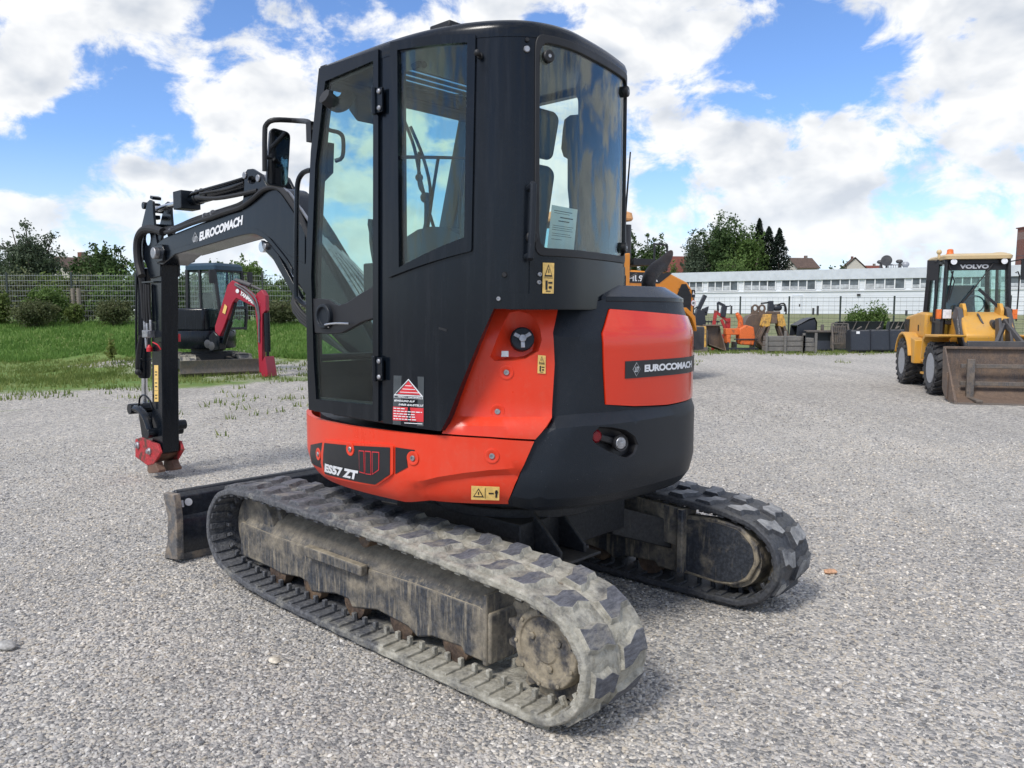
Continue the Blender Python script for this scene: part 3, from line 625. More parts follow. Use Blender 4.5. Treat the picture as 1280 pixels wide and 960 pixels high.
# ---- cab ----------------------------------------------------------
M['glass'] = glass('cab_glass', (.83, .93, .895), 1.42, 0, .02); M['door_glass'] = glass('door_glass', (.87, .95, .925), 1.24, 0, .02)
M['glass_dark'] = glass('rear_glass', (.84, .925, .90), 1.42, 0, .02)
M['seal'] = plain('seal', (.010, .010, .011), .5)
M['interior'] = plain('interior', (.022, .023, .025), .6)
CO = [(.36,.93),(.1,.937),(-.12,.937),(-.3,.922),(-.46,.885),(-.6,.82),(-.7,.735),(-.752,.63),(-.768,.52),(-.757,.4),(-.728,.22),(-.69,.06),(-.66,-.01),(-.60,-.05),(-.4,-.062),(.1,-.062),(.36,-.06)]
sm = catmull([(p[0], p[1], 0) for p in CO[1:-2]], 5)
CO = [CO[0]] + [(p.x, p.y) for p in sm] + CO[-2:] + [(.44, .03), (.455, .42), (.44, .85)]
CS = Shell((-.15, .42), CO, lambda z, t: 0.)
uL = CS.hit(MEYE, mray(472.5, 300))[0]; uR = 5.45; WT = 2.615
wb = px(CS, [(473,527),(551,539),(561,520),(618,384.5)])
W_side = px(CS, [(497.5,61.5),(587.5,52.5),(583.5,299),(499.5,338)])
uw0, wt = CS.hit(MEYE, mray(670.5, 46)); _, wbm = CS.hit(MEYE, mray(667, 316)); wbm = max(wbm, 1.70)
ww = 3.83
RWo = rounded([(uw0, wbm), (ww, wbm), (ww, wt), (uw0, wt)], .05)
RW = lambda k: rounded([(uw0+k, wbm+k), (ww-k, wbm+k), (ww-k, wt-k), (uw0+k, wt-k)], .06)
XW = rounded([(4.27, 1.72), (5.25, 1.72), (5.25, 2.585), (4.27, 2.585)], .05)
CABo = [(uL, wb[0][1]+.01)] + wb[:3] + [wb[3]] + [(u, 1.553) for u in np.linspace(wb[3][0]+.1, uR, 20)] + [(uR, WT)] + [(u, WT) for u in np.linspace(uR-.15, uL+.1, 24)] + [(uL, WT)]
CAB = panel('cab', CS, CABo, M['black_paint'], EX, holes=[W_side, RW(.012), XW], off=0, thick=.045, step=.045, bevel=.004)
apr = px(CS, [(618.5,384),(623.5,366.5),(661,367),(661.5,323.5)])
APo = [(apr[0][0], 1.556)] + apr[1:] + [(ww+.02, apr[3][1]-.004), (ww+.02, 1.556)]
APR = panel('rear_apron', CS, APo, M['black_paint'], CAB, off=.007, thick=.006, step=.05, bevel=.003)
for p in ((673,343),(672.5,353),(623.5,373.5)): bolt(CS, p, CAB, .009, off=.009, dish=False).build('bolt', M['steel'], CAB)
decal('warning_decal', CS, [(676.3,366.8),(690,367),(690.6,329),(676.8,328.4)], CAB, 'tall', .011)
# side window: frame, two panes, split bar, catch
SWo = px(CS, [(490,53.5),(595.5,43.5),(590.5,314),(487,347.5)]); SWi = px(CS, [(499.3,63.5),(585.5,54.3),(581.6,297),(501.2,334.5)])
SWF = panel('side_window', CS, rounded(SWo, .012), M['black_paint'], EX, holes=[SWi], off=.012, thick=.03, step=.05, bevel=.003)
panel('pane', CS, [(SWi[0][0]-.01, SWi[0][1]+.01), (SWi[1][0]+.01, SWi[1][1]+.01), (SWi[2][0]+.01, SWi[2][1]-.01), (SWi[3][0]-.01, SWi[3][1]-.01)], M['glass'], SWF, off=.0, thick=.005, step=.05, bevel=0)
bar = px(CS, [(499.5,198.2),(582.5,199.2),(582.5,196),(499.5,194)]); panel('split_bar', CS, bar, M['seal'], SWF, off=-.002, thick=.012, step=.05, bevel=.002)
m = MB(); a = px(CS, [(505,81),(520,77.5)]); m.tube([CS.P(a[0][0], a[0][1], -.05), CS.P(a[0][0]*.5+a[1][0]*.5, a[0][1]+.012, -.06), CS.P(a[1][0], a[1][1], -.05)], .014, 8); m.build('window_catch', M['seal'], SWF)
# rear window
RWF = panel('rear_window', CS, RW(-.012), M['seal'], EX, holes=[RW(.02)], off=.006, thick=.03, step=.045, bevel=.003)
panel('pane', CS, RW(.012), M['glass_dark'], RWF, off=-.004, thick=.005, step=.045, bevel=0)
for fu, fw in ((.055, .06), (-.05, .06)):
    for side in (0, 1):
        u = uw0+fu+.02 if side == 0 else ww-.05; 
        w = wt-.07 if fu > 0 else wbm+.06; c = CS.P(u, w, -.004); nn = CS.N3(u, w); m = MB(); m.lathe(c, nn, [(0, .024), (.018, .024), (.022, .02), (.022, 0)], 20); m.mi = 1; m.cyl(c+nn*.02, c+nn*.024, .007, 12); m.build('window_knob', [M['seal'], M['steel']], RWF)
# apron handle, plugs, knob
m = MB(); a = px(CS, [(661.5,235),(658.5,321)]); p0, p1 = CS.P(*a[0]), CS.P(*a[1]); nn = CS.N3(*a[0]); m.tube([p0, p0+nn*.04, p0+nn*.055+(p1-p0)*.05, p1+nn*.055-(p1-p0)*.05, p1+nn*.04, p1], .0135, 10, smooth=4); m.build('grab_handle', M['black_textured'], CAB)
for p, r_, mt in (((658.6,50.3), .009, 'seal'), ((658.2,62), .013, 'steel'), ((600.3,70), .013, 'seal'), ((630.5,343.5), .011, 'seal')):
    u, w = CS.hit(MEYE, mray(*p)); c = CS.P(u, w); nn = CS.N3(u, w); m = MB(); m.lathe(c, nn, [(-.004, r_), (.006, r_), (.010, r_*.8), (.010, 0)], 16)
    if p[0] == 600.3: m.cyl(c, c+nn*.035, .007, 10); m.ball(c+nn*.04, .013, 8)
    m.build('plug', M[mt], CAB)
q = px(CS, [(548.5,408.5),(559,411.5),(558.5,414.5),(549,411.5)]); m = MB(); put_poly(m, CS, q, .0015); m.build('lock_slot', M['seal'], CAB, 0, 0)
# dealer sticker
DQ = px(CS, [(491.8,530.2),(530,532.6),(530.4,471),(492.6,469.3)]); m = MB(); m.mi = 0; put_poly(m, CS, DQ, .002)
T = lambda pts, mi, o: (setattr(m, 'mi', mi), put_poly(m, CS, [lerp2(DQ, *p) for p in pts], o))
T([(.02,.60),(.98,.60),(.52,.945)], 2, .0026); T([(.07,.62),(.91,.62),(.52,.92)], 0, .0030); T([(.03,.545),(.97,.545),(.97,.605),(.03,.605)], 2, .0027); T([(.045,.552),(.955,.552),(.955,.598),(.045,.598)], 0, .0031)
T([(.16,.63),(.90,.63),(.52,.90)], 1, .0034)
qtext(m, CS, DQ, 'TIEFBAU + GARTENBAU', .17, .562, .94, .588, .0038, 2, .03)
for y, x0, x1 in ((.665, .24, .86), (.73, .33, .74), (.80, .42, .64)): T([(x0,y),(x1,y),(x1,y+.012),(x0,y+.012)], 2, .0038)
qtext(m, CS, DQ, 'BEWEGUNG AUF', .04, .475, .72, .512, .0034, 2, .03, .03); qtext(m, CS, DQ, 'IHRER BAUSTELLE', .2, .40, .98, .437, .0034, 2, .03, .03)
T([(.0,.085),(1,.085),(1,.365),(.0,.365)], 1, .0028)
for y, L in ((.325, .42), (.27, .96), (.215, .74), (.165, .76), (.11, .80)):
    x = .03
    while x < L: d = min(random.uniform(.06, .14), L-x); T([(x,y),(x+d,y),(x+d,y+.018),(x,y+.018)], 2, .0036); x += d + .025
T([(.40,.038),(.97,.038),(.97,.052),(.40,.052)], 2, .0028)
m.build('dealer_sticker', [M['grey_mark'], M['red_mark'], M['white_mark']], CAB, 0, 0)
# roof with a barred skylight
def inset2(P, d):
    n = len(P); out = []
    for i in range(n):
        a, b, c = V(P[i-1]), V(P[i]), V(P[(i+1) % n]); t = (c-a).normalized(); out.append(tuple(b + V((-t.y, t.x))*d))
    return out
RO = [tuple(p) for p in CO]; RO = dens(RO, .04); RO = [(p[0] + (.03 if p[0] > .38 else 0), p[1]) for p in RO]
cen = (-.15, .42); RI = lambda d: [(cen[0]+(p[0]-cen[0])*(1-d), cen[1]+(p[1]-cen[1])*(1-d)) for p in RO]
m = MB(); m.loft([[V((*p, z)) for p in RI(d)] for z, d in ((2.60, .06), (2.60, -.004), (2.632, -.006), (2.652, .006), (2.668, .035), (2.674, .07))], True, False, False)
PZ = Plane((0, 0, 2.674), (1, 0, 0), (0, 1, 0)); sky = rounded([(-.06, .14), (.30, .14), (.30, .74), (-.06, .74)], .04)
panel('x', PZ, RI(.07), None, holes=[sky], off=0, thick=.07, step=.15, into=m)
ROOF = m.build('cab_roof', M['black_paint'], EX, 0, 40)
m = MB()
for x in np.linspace(-.01, .26, 5): m.box(x-.012, x+.012, .12, .76, 2.645, 2.657)
m.build('skylight_bar', M['seal'], ROOF, .003); m = MB(); m.box(-.08, .32, .12, .76, 2.676, 2.682); m.build('skylight_glass', M['glass'], ROOF)
m = MB(); m.box(-.42, -.30, .78, .86, 2.67, 2.70); m.build('roof_bracket', M['seal'], ROOF, .006); m = MB(); m.box(.36, .41, .86, .91, 2.65, 2.675); m.build('roof_bracket', M['seal'], ROOF, .006)
# door
DP = Plane((0, .95, 0), (-1, 0, 0), (0, 0, 1))
DO = px(DP, [(398.5,85.5),(472.6,61.5),(472.8,527),(386,512.3),(384.3,470),(381.8,340),(388.3,190)]); DG = px(DP, [(406.4,101.5),(466.4,75.8),(465.8,506.5),(395,499),(392,450),(388.8,345),(394,205)])
DOOR = panel('cab_door', DP, DO, M['black_paint'], EX, holes=[DG], off=0, thick=.035, step=.2, bevel=.005)
g0 = (sum(p[0] for p in DG)/7, sum(p[1] for p in DG)/7)
panel('door_glass', DP, [(g0[0]+(p[0]-g0[0])*1.02, g0[1]+(p[1]-g0[1])*1.01) for p in DG], M['door_glass'], DOOR, off=-.012, thick=.005, step=.3, bevel=0)
panel('door_seal', DP, [(g0[0]+(p[0]-g0[0])*1.03, g0[1]+(p[1]-g0[1])*1.02) for p in DG], M['seal'], DOOR, holes=[[(g0[0]+(p[0]-g0[0])*.93, g0[1]+(p[1]-g0[1])*.985) for p in DG]], off=-.018, thick=.008, step=.3, bevel=0)
band = px(DP, [(387.5,373),(409,374),(415,379),(422,381.5),(432,378),(450,366),(466,357),(466,398),(450,403),(436,411),(425,416.5),(410,418),(392,416.5)])
BAND = panel('door_band', DP, band, M['black_plain'], DOOR, off=-.006, thick=.03, step=.3, bevel=.004)
u, w = px(DP, [(406,395.5)])[0]; c = DP.P(u, w, 0); m = MB(); m.lathe(c, DP.N, [(-.01, .058), (.012, .058), (.016, .054), (.016, .044), (.004, .040), (.004, 0)], 36); lt = m.build('door_latch', M['black_textured'], DOOR, .002)
m = MB(); a, b = [DP.P(*p) for p in px(DP, [(411,406),(439,404.5)])]; m.tube([a + V((0, .0, -.01)), a + V((0, .02, .0)), a*.5+b*.5 + V((0, .022, .004)), b + V((0, .012, 0))], .005, 8); m.build('door_handle', M['chrome'], DOOR)
for (x, y) in ((475,126), (475,461)):
    c = DP.P(*px(DP, [(x, y)])[0]); m = MB(); m.mi = 0; m.box(c.x-.028, c.x+.035, .95, .962, c.z-.05, c.z+.05); m.cyl(c + V((.022, .014, -.055)), c + V((.022, .014, .055)), .011, 12)
    m.mi = 1
    for dz in (-.034, .034): m.lathe(c + V((-.012, .012, dz)), (0, 1, 0), [(0, .011), (.006, .011), (.010, .007), (.010, 0)], 12)
    m.build('hinge', [M['black_paint'], M['steel']], DOOR, .002)
# front frame and windscreen
FL = [DP.P(*p) for p in px(DP, [(386.5,512),(384.5,470),(382.3,340),(388.8,190),(398.5,88)])]; FX = [(p.x-.012, p.z) for p in FL]; FX[0] = (FX[0][0], 1.06); FX[-1] = (FX[-1][0], 2.61)
m = MB()
for y in (.90, -.03): m.tube([(x, y, z) for x, z in FX], .024, 10)
m.tube([(FX[-1][0], .90, 2.585), (FX[-1][0], -.03, 2.585)], .028, 8); m.tube([(FX[1][0], .90, 1.32), (FX[1][0], -.03, 1.32)], .018, 8)
m.prism([(FX[0][0], .92, 1.06), (FX[0][0], -.06, 1.06), (FX[1][0], -.06, 1.30), (FX[1][0], .92, 1.30)], (-.03, 0, 0))
m.beam((-.02, -.05, 1.56), (-.02, -.05, 2.6), .06, .07); m.beam((.36, -.045, 1.1), (.36, -.045, 2.6), .05, .05); m.box(-.05, .5, -.07, -.03, 1.06, 1.62)
m.build('cab_frame', M['interior'], EX)
m = MB(); Lf = [V((x+.02, .89, z)) for x, z in FX[1:]]; Rf = [V((x+.02, -.03, z)) for x, z in FX[1:]]; m.loft([[a, b, b - V((.005, 0, 0)), a - V((.005, 0, 0))] for a, b in zip(Lf, Rf)]); m.build('windscreen', M['glass'], EX)
m = MB(); fl = [(p[0], p[1]) for p in RI(.03)]; fl = [(min(p[0], .5), p[1]) for p in fl]; m.prism([V((p[0], p[1], 1.055)) for p in fl if p[0] > -.32], (0, 0, .03)); m.prism([V((p[0], p[1], 1.556)) for p in fl if p[0] < -.22], (0, 0, .03)); m.box(-.26, -.22, -.03, .88, 1.06, 1.52); m.build('cab_floor', M['interior'], EX)
# seat, levers, console
m = MB(); m.prism([(-.48, .30, 1.60), (-.02, .30, 1.62), (.0, .30, 1.74), (-.44, .30, 1.72)], (0, .50, 0)); SEAT = m.build('seat', M['interior'], EX, .04, 50, 4)
m = MB(); m.prism([(-.44, .315, 1.68), (-.36, .315, 1.70), (-.42, .315, 2.16), (-.48, .315, 2.20), (-.53, .315, 2.16)], (0, .48, 0)); m.build('backrest', M['interior'], SEAT, .06, 50, 5)
m = MB(); m.prism([(-.51, .315, 2.215), (-.46, .315, 2.215), (-.47, .315, 2.40), (-.51, .315, 2.43), (-.55, .315, 2.39)], (0, .28, 0)); m.build('headrest', M['interior'], SEAT, .06, 50, 5)
TP = Plane((0, -.035, 0), (-1, 0, 0), (0, 0, 1)); m = MB(); panel('x', TP, px(TP, [(705,163),(707,150),(714,144.5),(724,143.5),(729,140),(729,320),(714,320),(713,255),(711,236),(711,199),(706,196),(703,186)][::-1]), None, off=0, thick=-.01, step=.1, into=m); m.build('window_trim', M['interior'], EX, .004)
m = MB()
pass
for y in (.10, .84):
    m = MB(); m.box(-.38, .12, y-.06, y+.06, 1.52, 1.76); con = m.build('control_console', M['interior'], EX, .008)
    m = MB(); m.tube([(.10, y, 1.74), (.13, y, 1.86), (.12, y, 1.96)], [.012, .012, .022], 8); m.build('joystick', M['interior'], con)
for y in (.40, .54): m = MB(); m.tube([(.32, y, 1.08), (.26, y, 1.45), (.24, y, 1.72)], .013, 8); m.box(.2, .34, y-.05, y+.05, 1.085, 1.11); m.build('travel_lever', M['interior'], EX)
m = MB(); m.box(.24, .36, -.02, .08, 1.95, 2.16); m.tube([(.36, .03, 1.5), (.3, .03, 1.95)], .012, 8); m.build('monitor', M['interior'], EX, .008)
m = MB(); m.prism([(.40, .56, 2.50), (.34, .56, 2.44), (.34, .56, 2.60), (.42, .56, 2.60)], (0, .2, 0)); m.build('wiper_motor', M['interior'], EX, .01)
m = MB(); a_, b_ = onY(588,140,-.045), onY(556,312,-.045); m.beam(a_, b_, .05, .12, (1, 0, 0)); m.build('side_pillar', M['interior'], EX, .01)
m = MB()
for P_ in (((505,150),(518,185),(528,235),(547,300)), ((513,158),(530,200),(538,245),(527,300)), ((548,196),(541,240),(533,297)), ((524,190),(524,230),(532,250),(531,300))): m.tube([onX(*q, .50) for q in P_], .009, 6, smooth=4)
m.ball(onX(532,247,.5), .03, 6); m.ball(onX(524,222,.5), .022, 6); m.build('front_hoses', M['rubber'], EX)
m = MB(); TP2 = Plane((0, .24, 0), (-1, 0, 0), (0, 0, 1)); panel('x', TP2, px(TP2, [(496,345),(498,312),(508,296),(522,287),(540,283),(556,284),(572,292),(590,303),(590,345)]), None, off=0, thick=.22, step=.08, into=m); m.build('side_console', M['interior'], EX, .03, 50, 3)
m = MB(); m.tube([onY(401,158,.89), onY(413,163,.86), onY(424,166,.85), onY(429,174,.85), onY(428,196,.85), onY(419,201,.87)], .010, 8, smooth=3); m.prism([onY(*q, .88) for q in ((396,176),(411,178),(410,215),(394,232))], (0, -.03, 0)); m.build('door_grip', M['seal'], DOOR)
m = MB(); m.tube([onX(*q, .30) for q in ((405,120),(413,126),(420,131),(430,128),(436,118))], .035, 8, smooth=3); m.build('sun_visor', M['interior'], EX)
# hand rail, mirror, aerial
m = MB(); m.tube([onY(u_, v_, .90) for u_, v_ in ((389,213),(384,213.5),(377,218),(372,230),(371,260),(370,362),(373.5,374),(381,381),(386,382))], .0125, 10, smooth=4); m.build('hand_rail', M['black_paint'], EX)
MPl = Plane((.93, .88, 2.35), V((-.30, -.95, 0)), (0, 0, 1)); mq = px(MPl, [(333,231),(359.5,234.5),(363.5,165.5),(338,158.5)]); m = MB()
panel('x', MPl, rounded(mq, .03), None, off=0, thick=.035, step=.1, into=m); MIR = m.build('side_mirror', M['black_textured'], EX, .006)
mc = (sum(p[0] for p in mq)/4, sum(p[1] for p in mq)/4); m = MB(); panel('x', MPl, rounded([(mc[0]+(p[0]-mc[0])*.93, mc[1]+(p[1]-mc[1])*.95) for p in mq], .025), None, off=.002, thick=.003, step=.1, into=m); m.build('mirror_glass', plain('mirror_glass', (.35, .37, .39), .04, 1., .02), MIR)
bk = MPl.P(mq[0][0]-.02, mc[1]) - MPl.N*.06; m = MB(); a = onX(331.5, 214, bk.x); m.tube([onY(391,163,.93), onY(386,153,.92), onX(372,151,.80), onX(343,150,.86), onX(333,156,.90), onX(331,168,.91), onX(331,214,.92)], .013, 10, smooth=4); m.cyl(onX(331,196,.92), MPl.P(mc[0], mc[1], -.03), .011, 8); m.obox(onY(389,165,.93), ((1, 0, 0), (0, 1, 0), (0, 0, 1)), (.02, .015, .045)); m.build('mirror_arm', M['seal'], MIR)
m = MB(); a, b = onX(779,303,-.55), onX(788,190,-.55); m.tube([a - V((0, 0, .22)), a, b], [.008, .006, .0035], 6, smooth=0); m.cyl(a - V((0, 0, .24)), a - V((0, 0, .16)), .016, 10); m.build('aerial', M['seal'], EX)
# paper behind the rear glass (a loose thing)
PP = Plane((-.61, 0, 0), (0, -1, 0), (0, 0, 1)); pq = px(PP, [(683,322),(716,325),(722,262),(690,256)]); m = MB(); m.mi = 0; put_poly(m, PP, pq, 0)
m.mi = 1
for y, x0, x1, h in ((.90, .1, .8, .012), (.86, .12, .7, .008), (.78, .35, .85, .02), (.71, .30, .72, .02), (.62, .1, .9, .008), (.58, .1, .84, .008), (.54, .1, .88, .008), (.47, .1, .8, .008), (.43, .1, .86, .008), (.36, .1, .5, .008)): put_poly(m, PP, qrect(pq, x0, y, x1, y+h), .001)
o = m.build('paper_notice', [M['white_mark'], M['dark_mark']], None, 0, 0); o.matrix_world = MX; tagit(o, 'white printed sheet of paper hung behind the rear window of the black cab', 'paper')
# ---- boom ---------------------------------------------------------
YN, YF = .03, -.20
bt = [(203.5,298),(219,291.5),(262,274.5),(304,259.5),(316,248),(330,237.5),(345,234),(353,240),(360,250),(372,270),(383,287.5)]
bb = [(367,345),(359,331),(343.5,311.5),(333,300),(322,293.5),(312,292.5),(293,296.5),(262,305.5),(219,318)]
X2 = lambda p, y: (lambda q: (q.x, q.z))(onY(*p, y))
BT = [X2(p, YN) for p in bt]; BB = [X2(p, YN) for p in bb]
BT = [(p.x, p.y) for p in catmull([(a, b, 0) for a, b in BT], 3)]; BB = [(p.x, p.y) for p in catmull([(a, b, 0) for a, b in BB], 3)]
boomP = BT + [(1.08, 1.22), (.96, 1.20), (.90, 1.08), (.98, .98), (1.7, 1.42)] + BB + [X2((203,331), YN), X2((196,330), YN), X2((191,318), YN), X2((196,304), YN)]
m = MB(); m.prism([(x, YN, z) for x, z in boomP], (0, YF-YN, 0)); BOOM = m.build('boom', M['black_paint'], EX, .008)
m = MB()
for sgn, y in ((1, YN), (-1, YF)):
    lo = [X2(p, YN) for p in bb]; lo = [(p.x, p.y) for p in catmull([(a, b, 0) for a, b in lo], 3)]
    up_ = [(x + .004, z + .045) for x, z in lo]
    m.prism([(x, y, z) for x, z in lo + up_[::-1]], (0, sgn*.008, 0))
m.build('lower_flange', M['black_paint'], BOOM, .003)
rp = [X2(p, YN) for p in ((304,261.5),(316,250),(330,239.5),(345,236),(352,242),(371,271),(382,289),(382,330),(360,318),(343,301),(330,291.5),(312,287.5),(305,289))]
m = MB(); m.prism([(x, YN, z) for x, z in rp], (0, .006, 0)); m.build('side_plate', M['black_paint'], BOOM, .003)
BPn = Plane((0, YN, 0), (-1, 0, 0), (0, 0, 1)); m = MB(); q = px(BPn, [(249.6,300.8),(303.2,280.2),(250.3,290.3)]); put_text(m, BPn, 'EUROCOMACH', q[0], q[1], q[2], .003, .05, space=.95); m.build('boom_lettering', M['white_mark'], BOOM, 0, 0)
m = MB(); c_ = px(BPn, [(244.3,298.8)])[0]; emblem(m, BPn, c_, .055, .055, .0025); m.build('boom_emblem', [M['silver_mark'], M['dark_mark']], BOOM, 0, 0)
c = onY(189.5, 317, YN+.05); bx = onY(203, 318, YN); m = MB(); hx = [onY(*p, YN+.03) for p in ((193,306),(202,305.5),(205,313),(203,326),(196,328.5),(191,318))]
m.prism(hx, (0, -.29, 0)); m.build('nose_boss', M['black_paint'], BOOM, .006); m = MB(); pc = onY(196.5, 316.5, YN+.03); m.lathe(pc - V((0, .3, 0)), (0, 1, 0), [(0, .045), (.30, .05), (.335, .05), (.34, .044), (.34, 0)], 20); m.build('nose_pin', M['steel'], BOOM)
lug = [X2(p, YN) for p in ((303,262),(306,232),(306,217),(310,211.5),(316,211),(327,218),(334,232),(334,240))]
for y in (YN-.02, YF-.005):
    m = MB(); m.prism([(x, y, z) for x, z in lug], (0, .025, 0), holes=[[(x, y, z) for x, z in [X2((315.5+5*math.cos(t), 225+5*math.sin(t)), YN) for t in np.linspace(0, 6.28, 13)[:-1]]]]); m.build('cylinder_lug', M['black_paint'], BOOM, .004)
m = MB()
for p in ((307,219.5), (324,223)): q = onY(*p, YN); m.cyl(q + V((0, -.25, 0)), q + V((0, .015, 0)), .026, 14)
m.build('lug_pin', M['steel'], BOOM, .003)
YC = (YN+YF)/2
def cylinder(name, a, b, r, c, rr, par=EX, rodname='rod', cap=True):
    a, b, c = V(a), V(b), V(c); d = (b-a).normalized(); L = (b-a).length; m = MB()
    m.lathe(a, d, [(0, r*.5), (0, r), (L*.82, r), (L*.82, r*1.1), (L*.84, r*1.1), (L*.845, r*1.02), (L*.97, r*1.02), (L, r*.85), (L, rr)], 24)
    m.tube([a + V((0, r*1.1, r*.5)), a + V((0, r*1.25, r*.4)) + d*(L*.3), a + V((0, r*1.25, r*.4)) + d*(L*.8), a + V((0, r*.8, 0)) + d*(L*.92)], r*.2, 8)
    o = m.build(name, M['black_paint'], par, .002); m = MB(); m.cyl(b - d*.02, c, rr, 16); m.cyl(c - V((0, r*.8, 0)), c + V((0, r*.8, 0)), rr*1.25, 16); m.build(rodname, M['chrome'] if cap else M['black_paint'], o); return o
ac = cylinder('arm_cylinder', onY(322,226,YC), onY(236,250,YC), .055, onY(197,262,YC), .026)
m = MB(); c = onY(233.5, 251, YC+.02); m.obox(c, (onY(240,249,YC)-onY(227,252,YC), (0, 1, 0), (0, 0, 1)), (.075, .085, .075)); m.build('cylinder_head', M['black_textured'], ac, .006)
m = MB(); a = onY(300,232,YN+.02); m.tube([onY(322,238,YN), onY(300,243,YN+.03), onY(270,248,YN+.03), onY(245,247,YN+.02)], .016, 8); m.tube([onY(305,228,YN), onY(285,236,YN+.02), onY(262,240,YN+.02), onY(250,242,YN)], .010, 8)
for p in ((246,240),(252,238.5),(256,244)): c = onY(*p, YC+.05); m.ball(c, .022, 6)
m.build('cylinder_hose', M['rubber'], ac)
bc = cylinder('boom_cylinder', (.98, YC, .80), (1.62, YC, 1.42), .06, onY(334,309,YC), .032)
m = MB(); m.prism([onY(*p, YN+.01) for p in ((326,300),(340,309),(347,318),(376,372),(372,380),(340,322),(328,310))], (0, -.03, 0)); m.build('cylinder_guard', M['black_paint'], bc, .004)
m = MB(); c = onY(332, 308, YN+.02); m.lathe(c - V((0, .02, 0)), (0, 1, 0), [(0, .024), (.03, .024), (.034, .02), (.034, 0)], 16); m.build('guard_pin', M['steel'], bc, .002)
# boom foot and swing bracket
m = MB()
for y in (.07, -.27): m.prism([(.70, y, .76), (1.08, y, .80), (1.12, y, 1.05), (1.0, y, 1.24), (.86, y, 1.22), (.70, y, 1.05)], (0, .035, 0))
m.box(.62, .92, -.23, .07, .74, 1.0); m.build('boom_bracket', M['black_paint'], EX, .01)
# hoses along the boom and arm
H = [(356,243),(345,236),(330,238),(315,250),(300,261),(280,267),(262,273),(240,281),(219,289),(208,291)]
hz = []
for k, (dy, dv, y) in enumerate(((0, -2.5, YN-.01), (2, -4.5, YN-.06), (-2, -1, YN+.02), (3, -6, YN-.12), (-1, -3, YN-.17))):
    m = MB(); path = [onY(392, 315+dv*2, y), onY(375, 272+dv, y)] + [onY(u_, v_+dv + .6*math.sin(i*2.1+k), y) for i, (u_, v_) in enumerate(H)]
    e = [(196,287.5),(184,287.5),(176,294),(173,306),(174.5,325),(178,345),(181,372),(182.5,398)]
    path += [onY(u_ + (k-2)*1.6, v_ + (k % 3)*1.2, .02 - .035*k) for u_, v_ in e]
    m.tube(path, .017 if k < 3 else .014, 8, smooth=4); m.build('hydraulic_hose', M['rubber'], EX)
m = MB(); m.tube([onY(u_, v_, .05) for u_, v_ in ((204,290),(192,286.5),(181,287),(173.5,296),(171.5,310),(173,330),(177,345))], .036, 10, smooth=5); m.build('hose_sleeve', M['rubber'], EX)
m = MB()
for u_, v_ in ((215.5,289),(257.5,271.5),(267,268)):
    m = MB(); c = onY(u_, v_-1, YN-.01); m.lathe(c - V((.005, 0, 0)), (1, 0, -.3), [(0, .028), (.0, .031), (.008, .031), (.008, .028)], 14)
    m.build('hose_clip', M['steel'], EX)
m = MB(); M['pipe_steel'] = plain('pipe_steel', (.30, .31, .33), .3, .8)
for k in range(6):
    y = YN - .02 - .035*k; m.tube([onY(350,236,y) + V((0, 0, .0)), onY(356,240,y) + V((0, 0, .015)), onY(363,248,y) + V((0, 0, .03)), onY(374,266,y) + V((0, 0, .04)), onY(382,279,y) + V((0, 0, .05)), V((1.45, y, 1.72)), V((1.1, y, 1.35))], .011, 8, smooth=4)
m.build('boom_pipes', M['pipe_steel'], BOOM)
m = MB()
for k in range(4): m.tube([onY(369,340+3*k,.0), onY(371-k,362,.02-.02*k), onY(377,390+4*k,.04), V((1.0, .1-.03*k, 1.1))], .014, 8, smooth=4)
m.build('base_hoses', M['rubber'], EX)
# ---- arm ----------------------------------------------------------
YA, YB = -.005, -.158
A0 = [X2(p, YA) for p in ((188,330),(201.5,318),(201.8,350),(202,450),(203.5,566),(193,572),(190.5,566),(190,480),(189.5,400))]
m = MB(); m.prism([(x, YA, z) for x, z in A0], (0, YB-YA, 0)); ARM = m.build('arm', M['black_paint'], EX, .006)
pl = [X2(p, YA) for p in ((185.6,252.5),(188.5,249.8),(192.5,252),(193.2,267.5),(194.6,283),(198,305),(202,322),(202,345),(189,348),(183.8,330),(177.3,318),(176,300),(178.8,281))]
hl = [X2((185.6+4.2*math.cos(t), 298.5+9*math.sin(t)), YA) for t in np.linspace(0, 6.28, 15)[:-1]]
for y in (YA-.01, YB-.015):
    m = MB(); m.prism([(x, y, z) for x, z in pl], (0, .022, 0), holes=[[(x, y, z) for x, z in hl]]); m.build('arm_plate', M['black_paint'], ARM, .004)
m = MB(); a = onY(189,258,YC); m.cyl((a.x-.01, YB-.0, a.z), (a.x-.01, YA+.0, a.z), .032, 18)
for p in ((190,283),(186,272)): c = onY(*p, YC); m.box(c.x-.08, c.x-.015, YB, YA-.03, c.z-.018, c.z+.018)
c = onY(194.5, 247.5, YC-.03); m.obox(c, ((1, 0, .3), (0, 1, 0), (-.3, 0, 1)), (.03, .04, .014)); m.build('arm_cross_tube', M['black_paint'], ARM, .004)
APl = Plane((0, YA, 0), (-1, 0, 0), (0, 0, 1)); q = px(APl, [(193.2,502),(198.2,502),(198,456.5),(193,456.5)])
m = MB(); m.mi = 0; put_poly(m, APl, q, .002); m.mi = 1
for y in (.30, .62): put_poly(m, APl, qrect(q, .05, y, .95, y+.008), .003)
for y in (.08, .16, .40, .5, .72, .8): put_poly(m, APl, qrect(q, .2, y, .75, y+.03), .003)
m.build('arm_decal', [M['yellow_mark'], M['black_plain']], ARM, 0, 0)
bk = cylinder('bucket_cylinder', onY(180.5,335,YC), onY(180.5,472,YC), .058, onY(181,522,YC), .028)
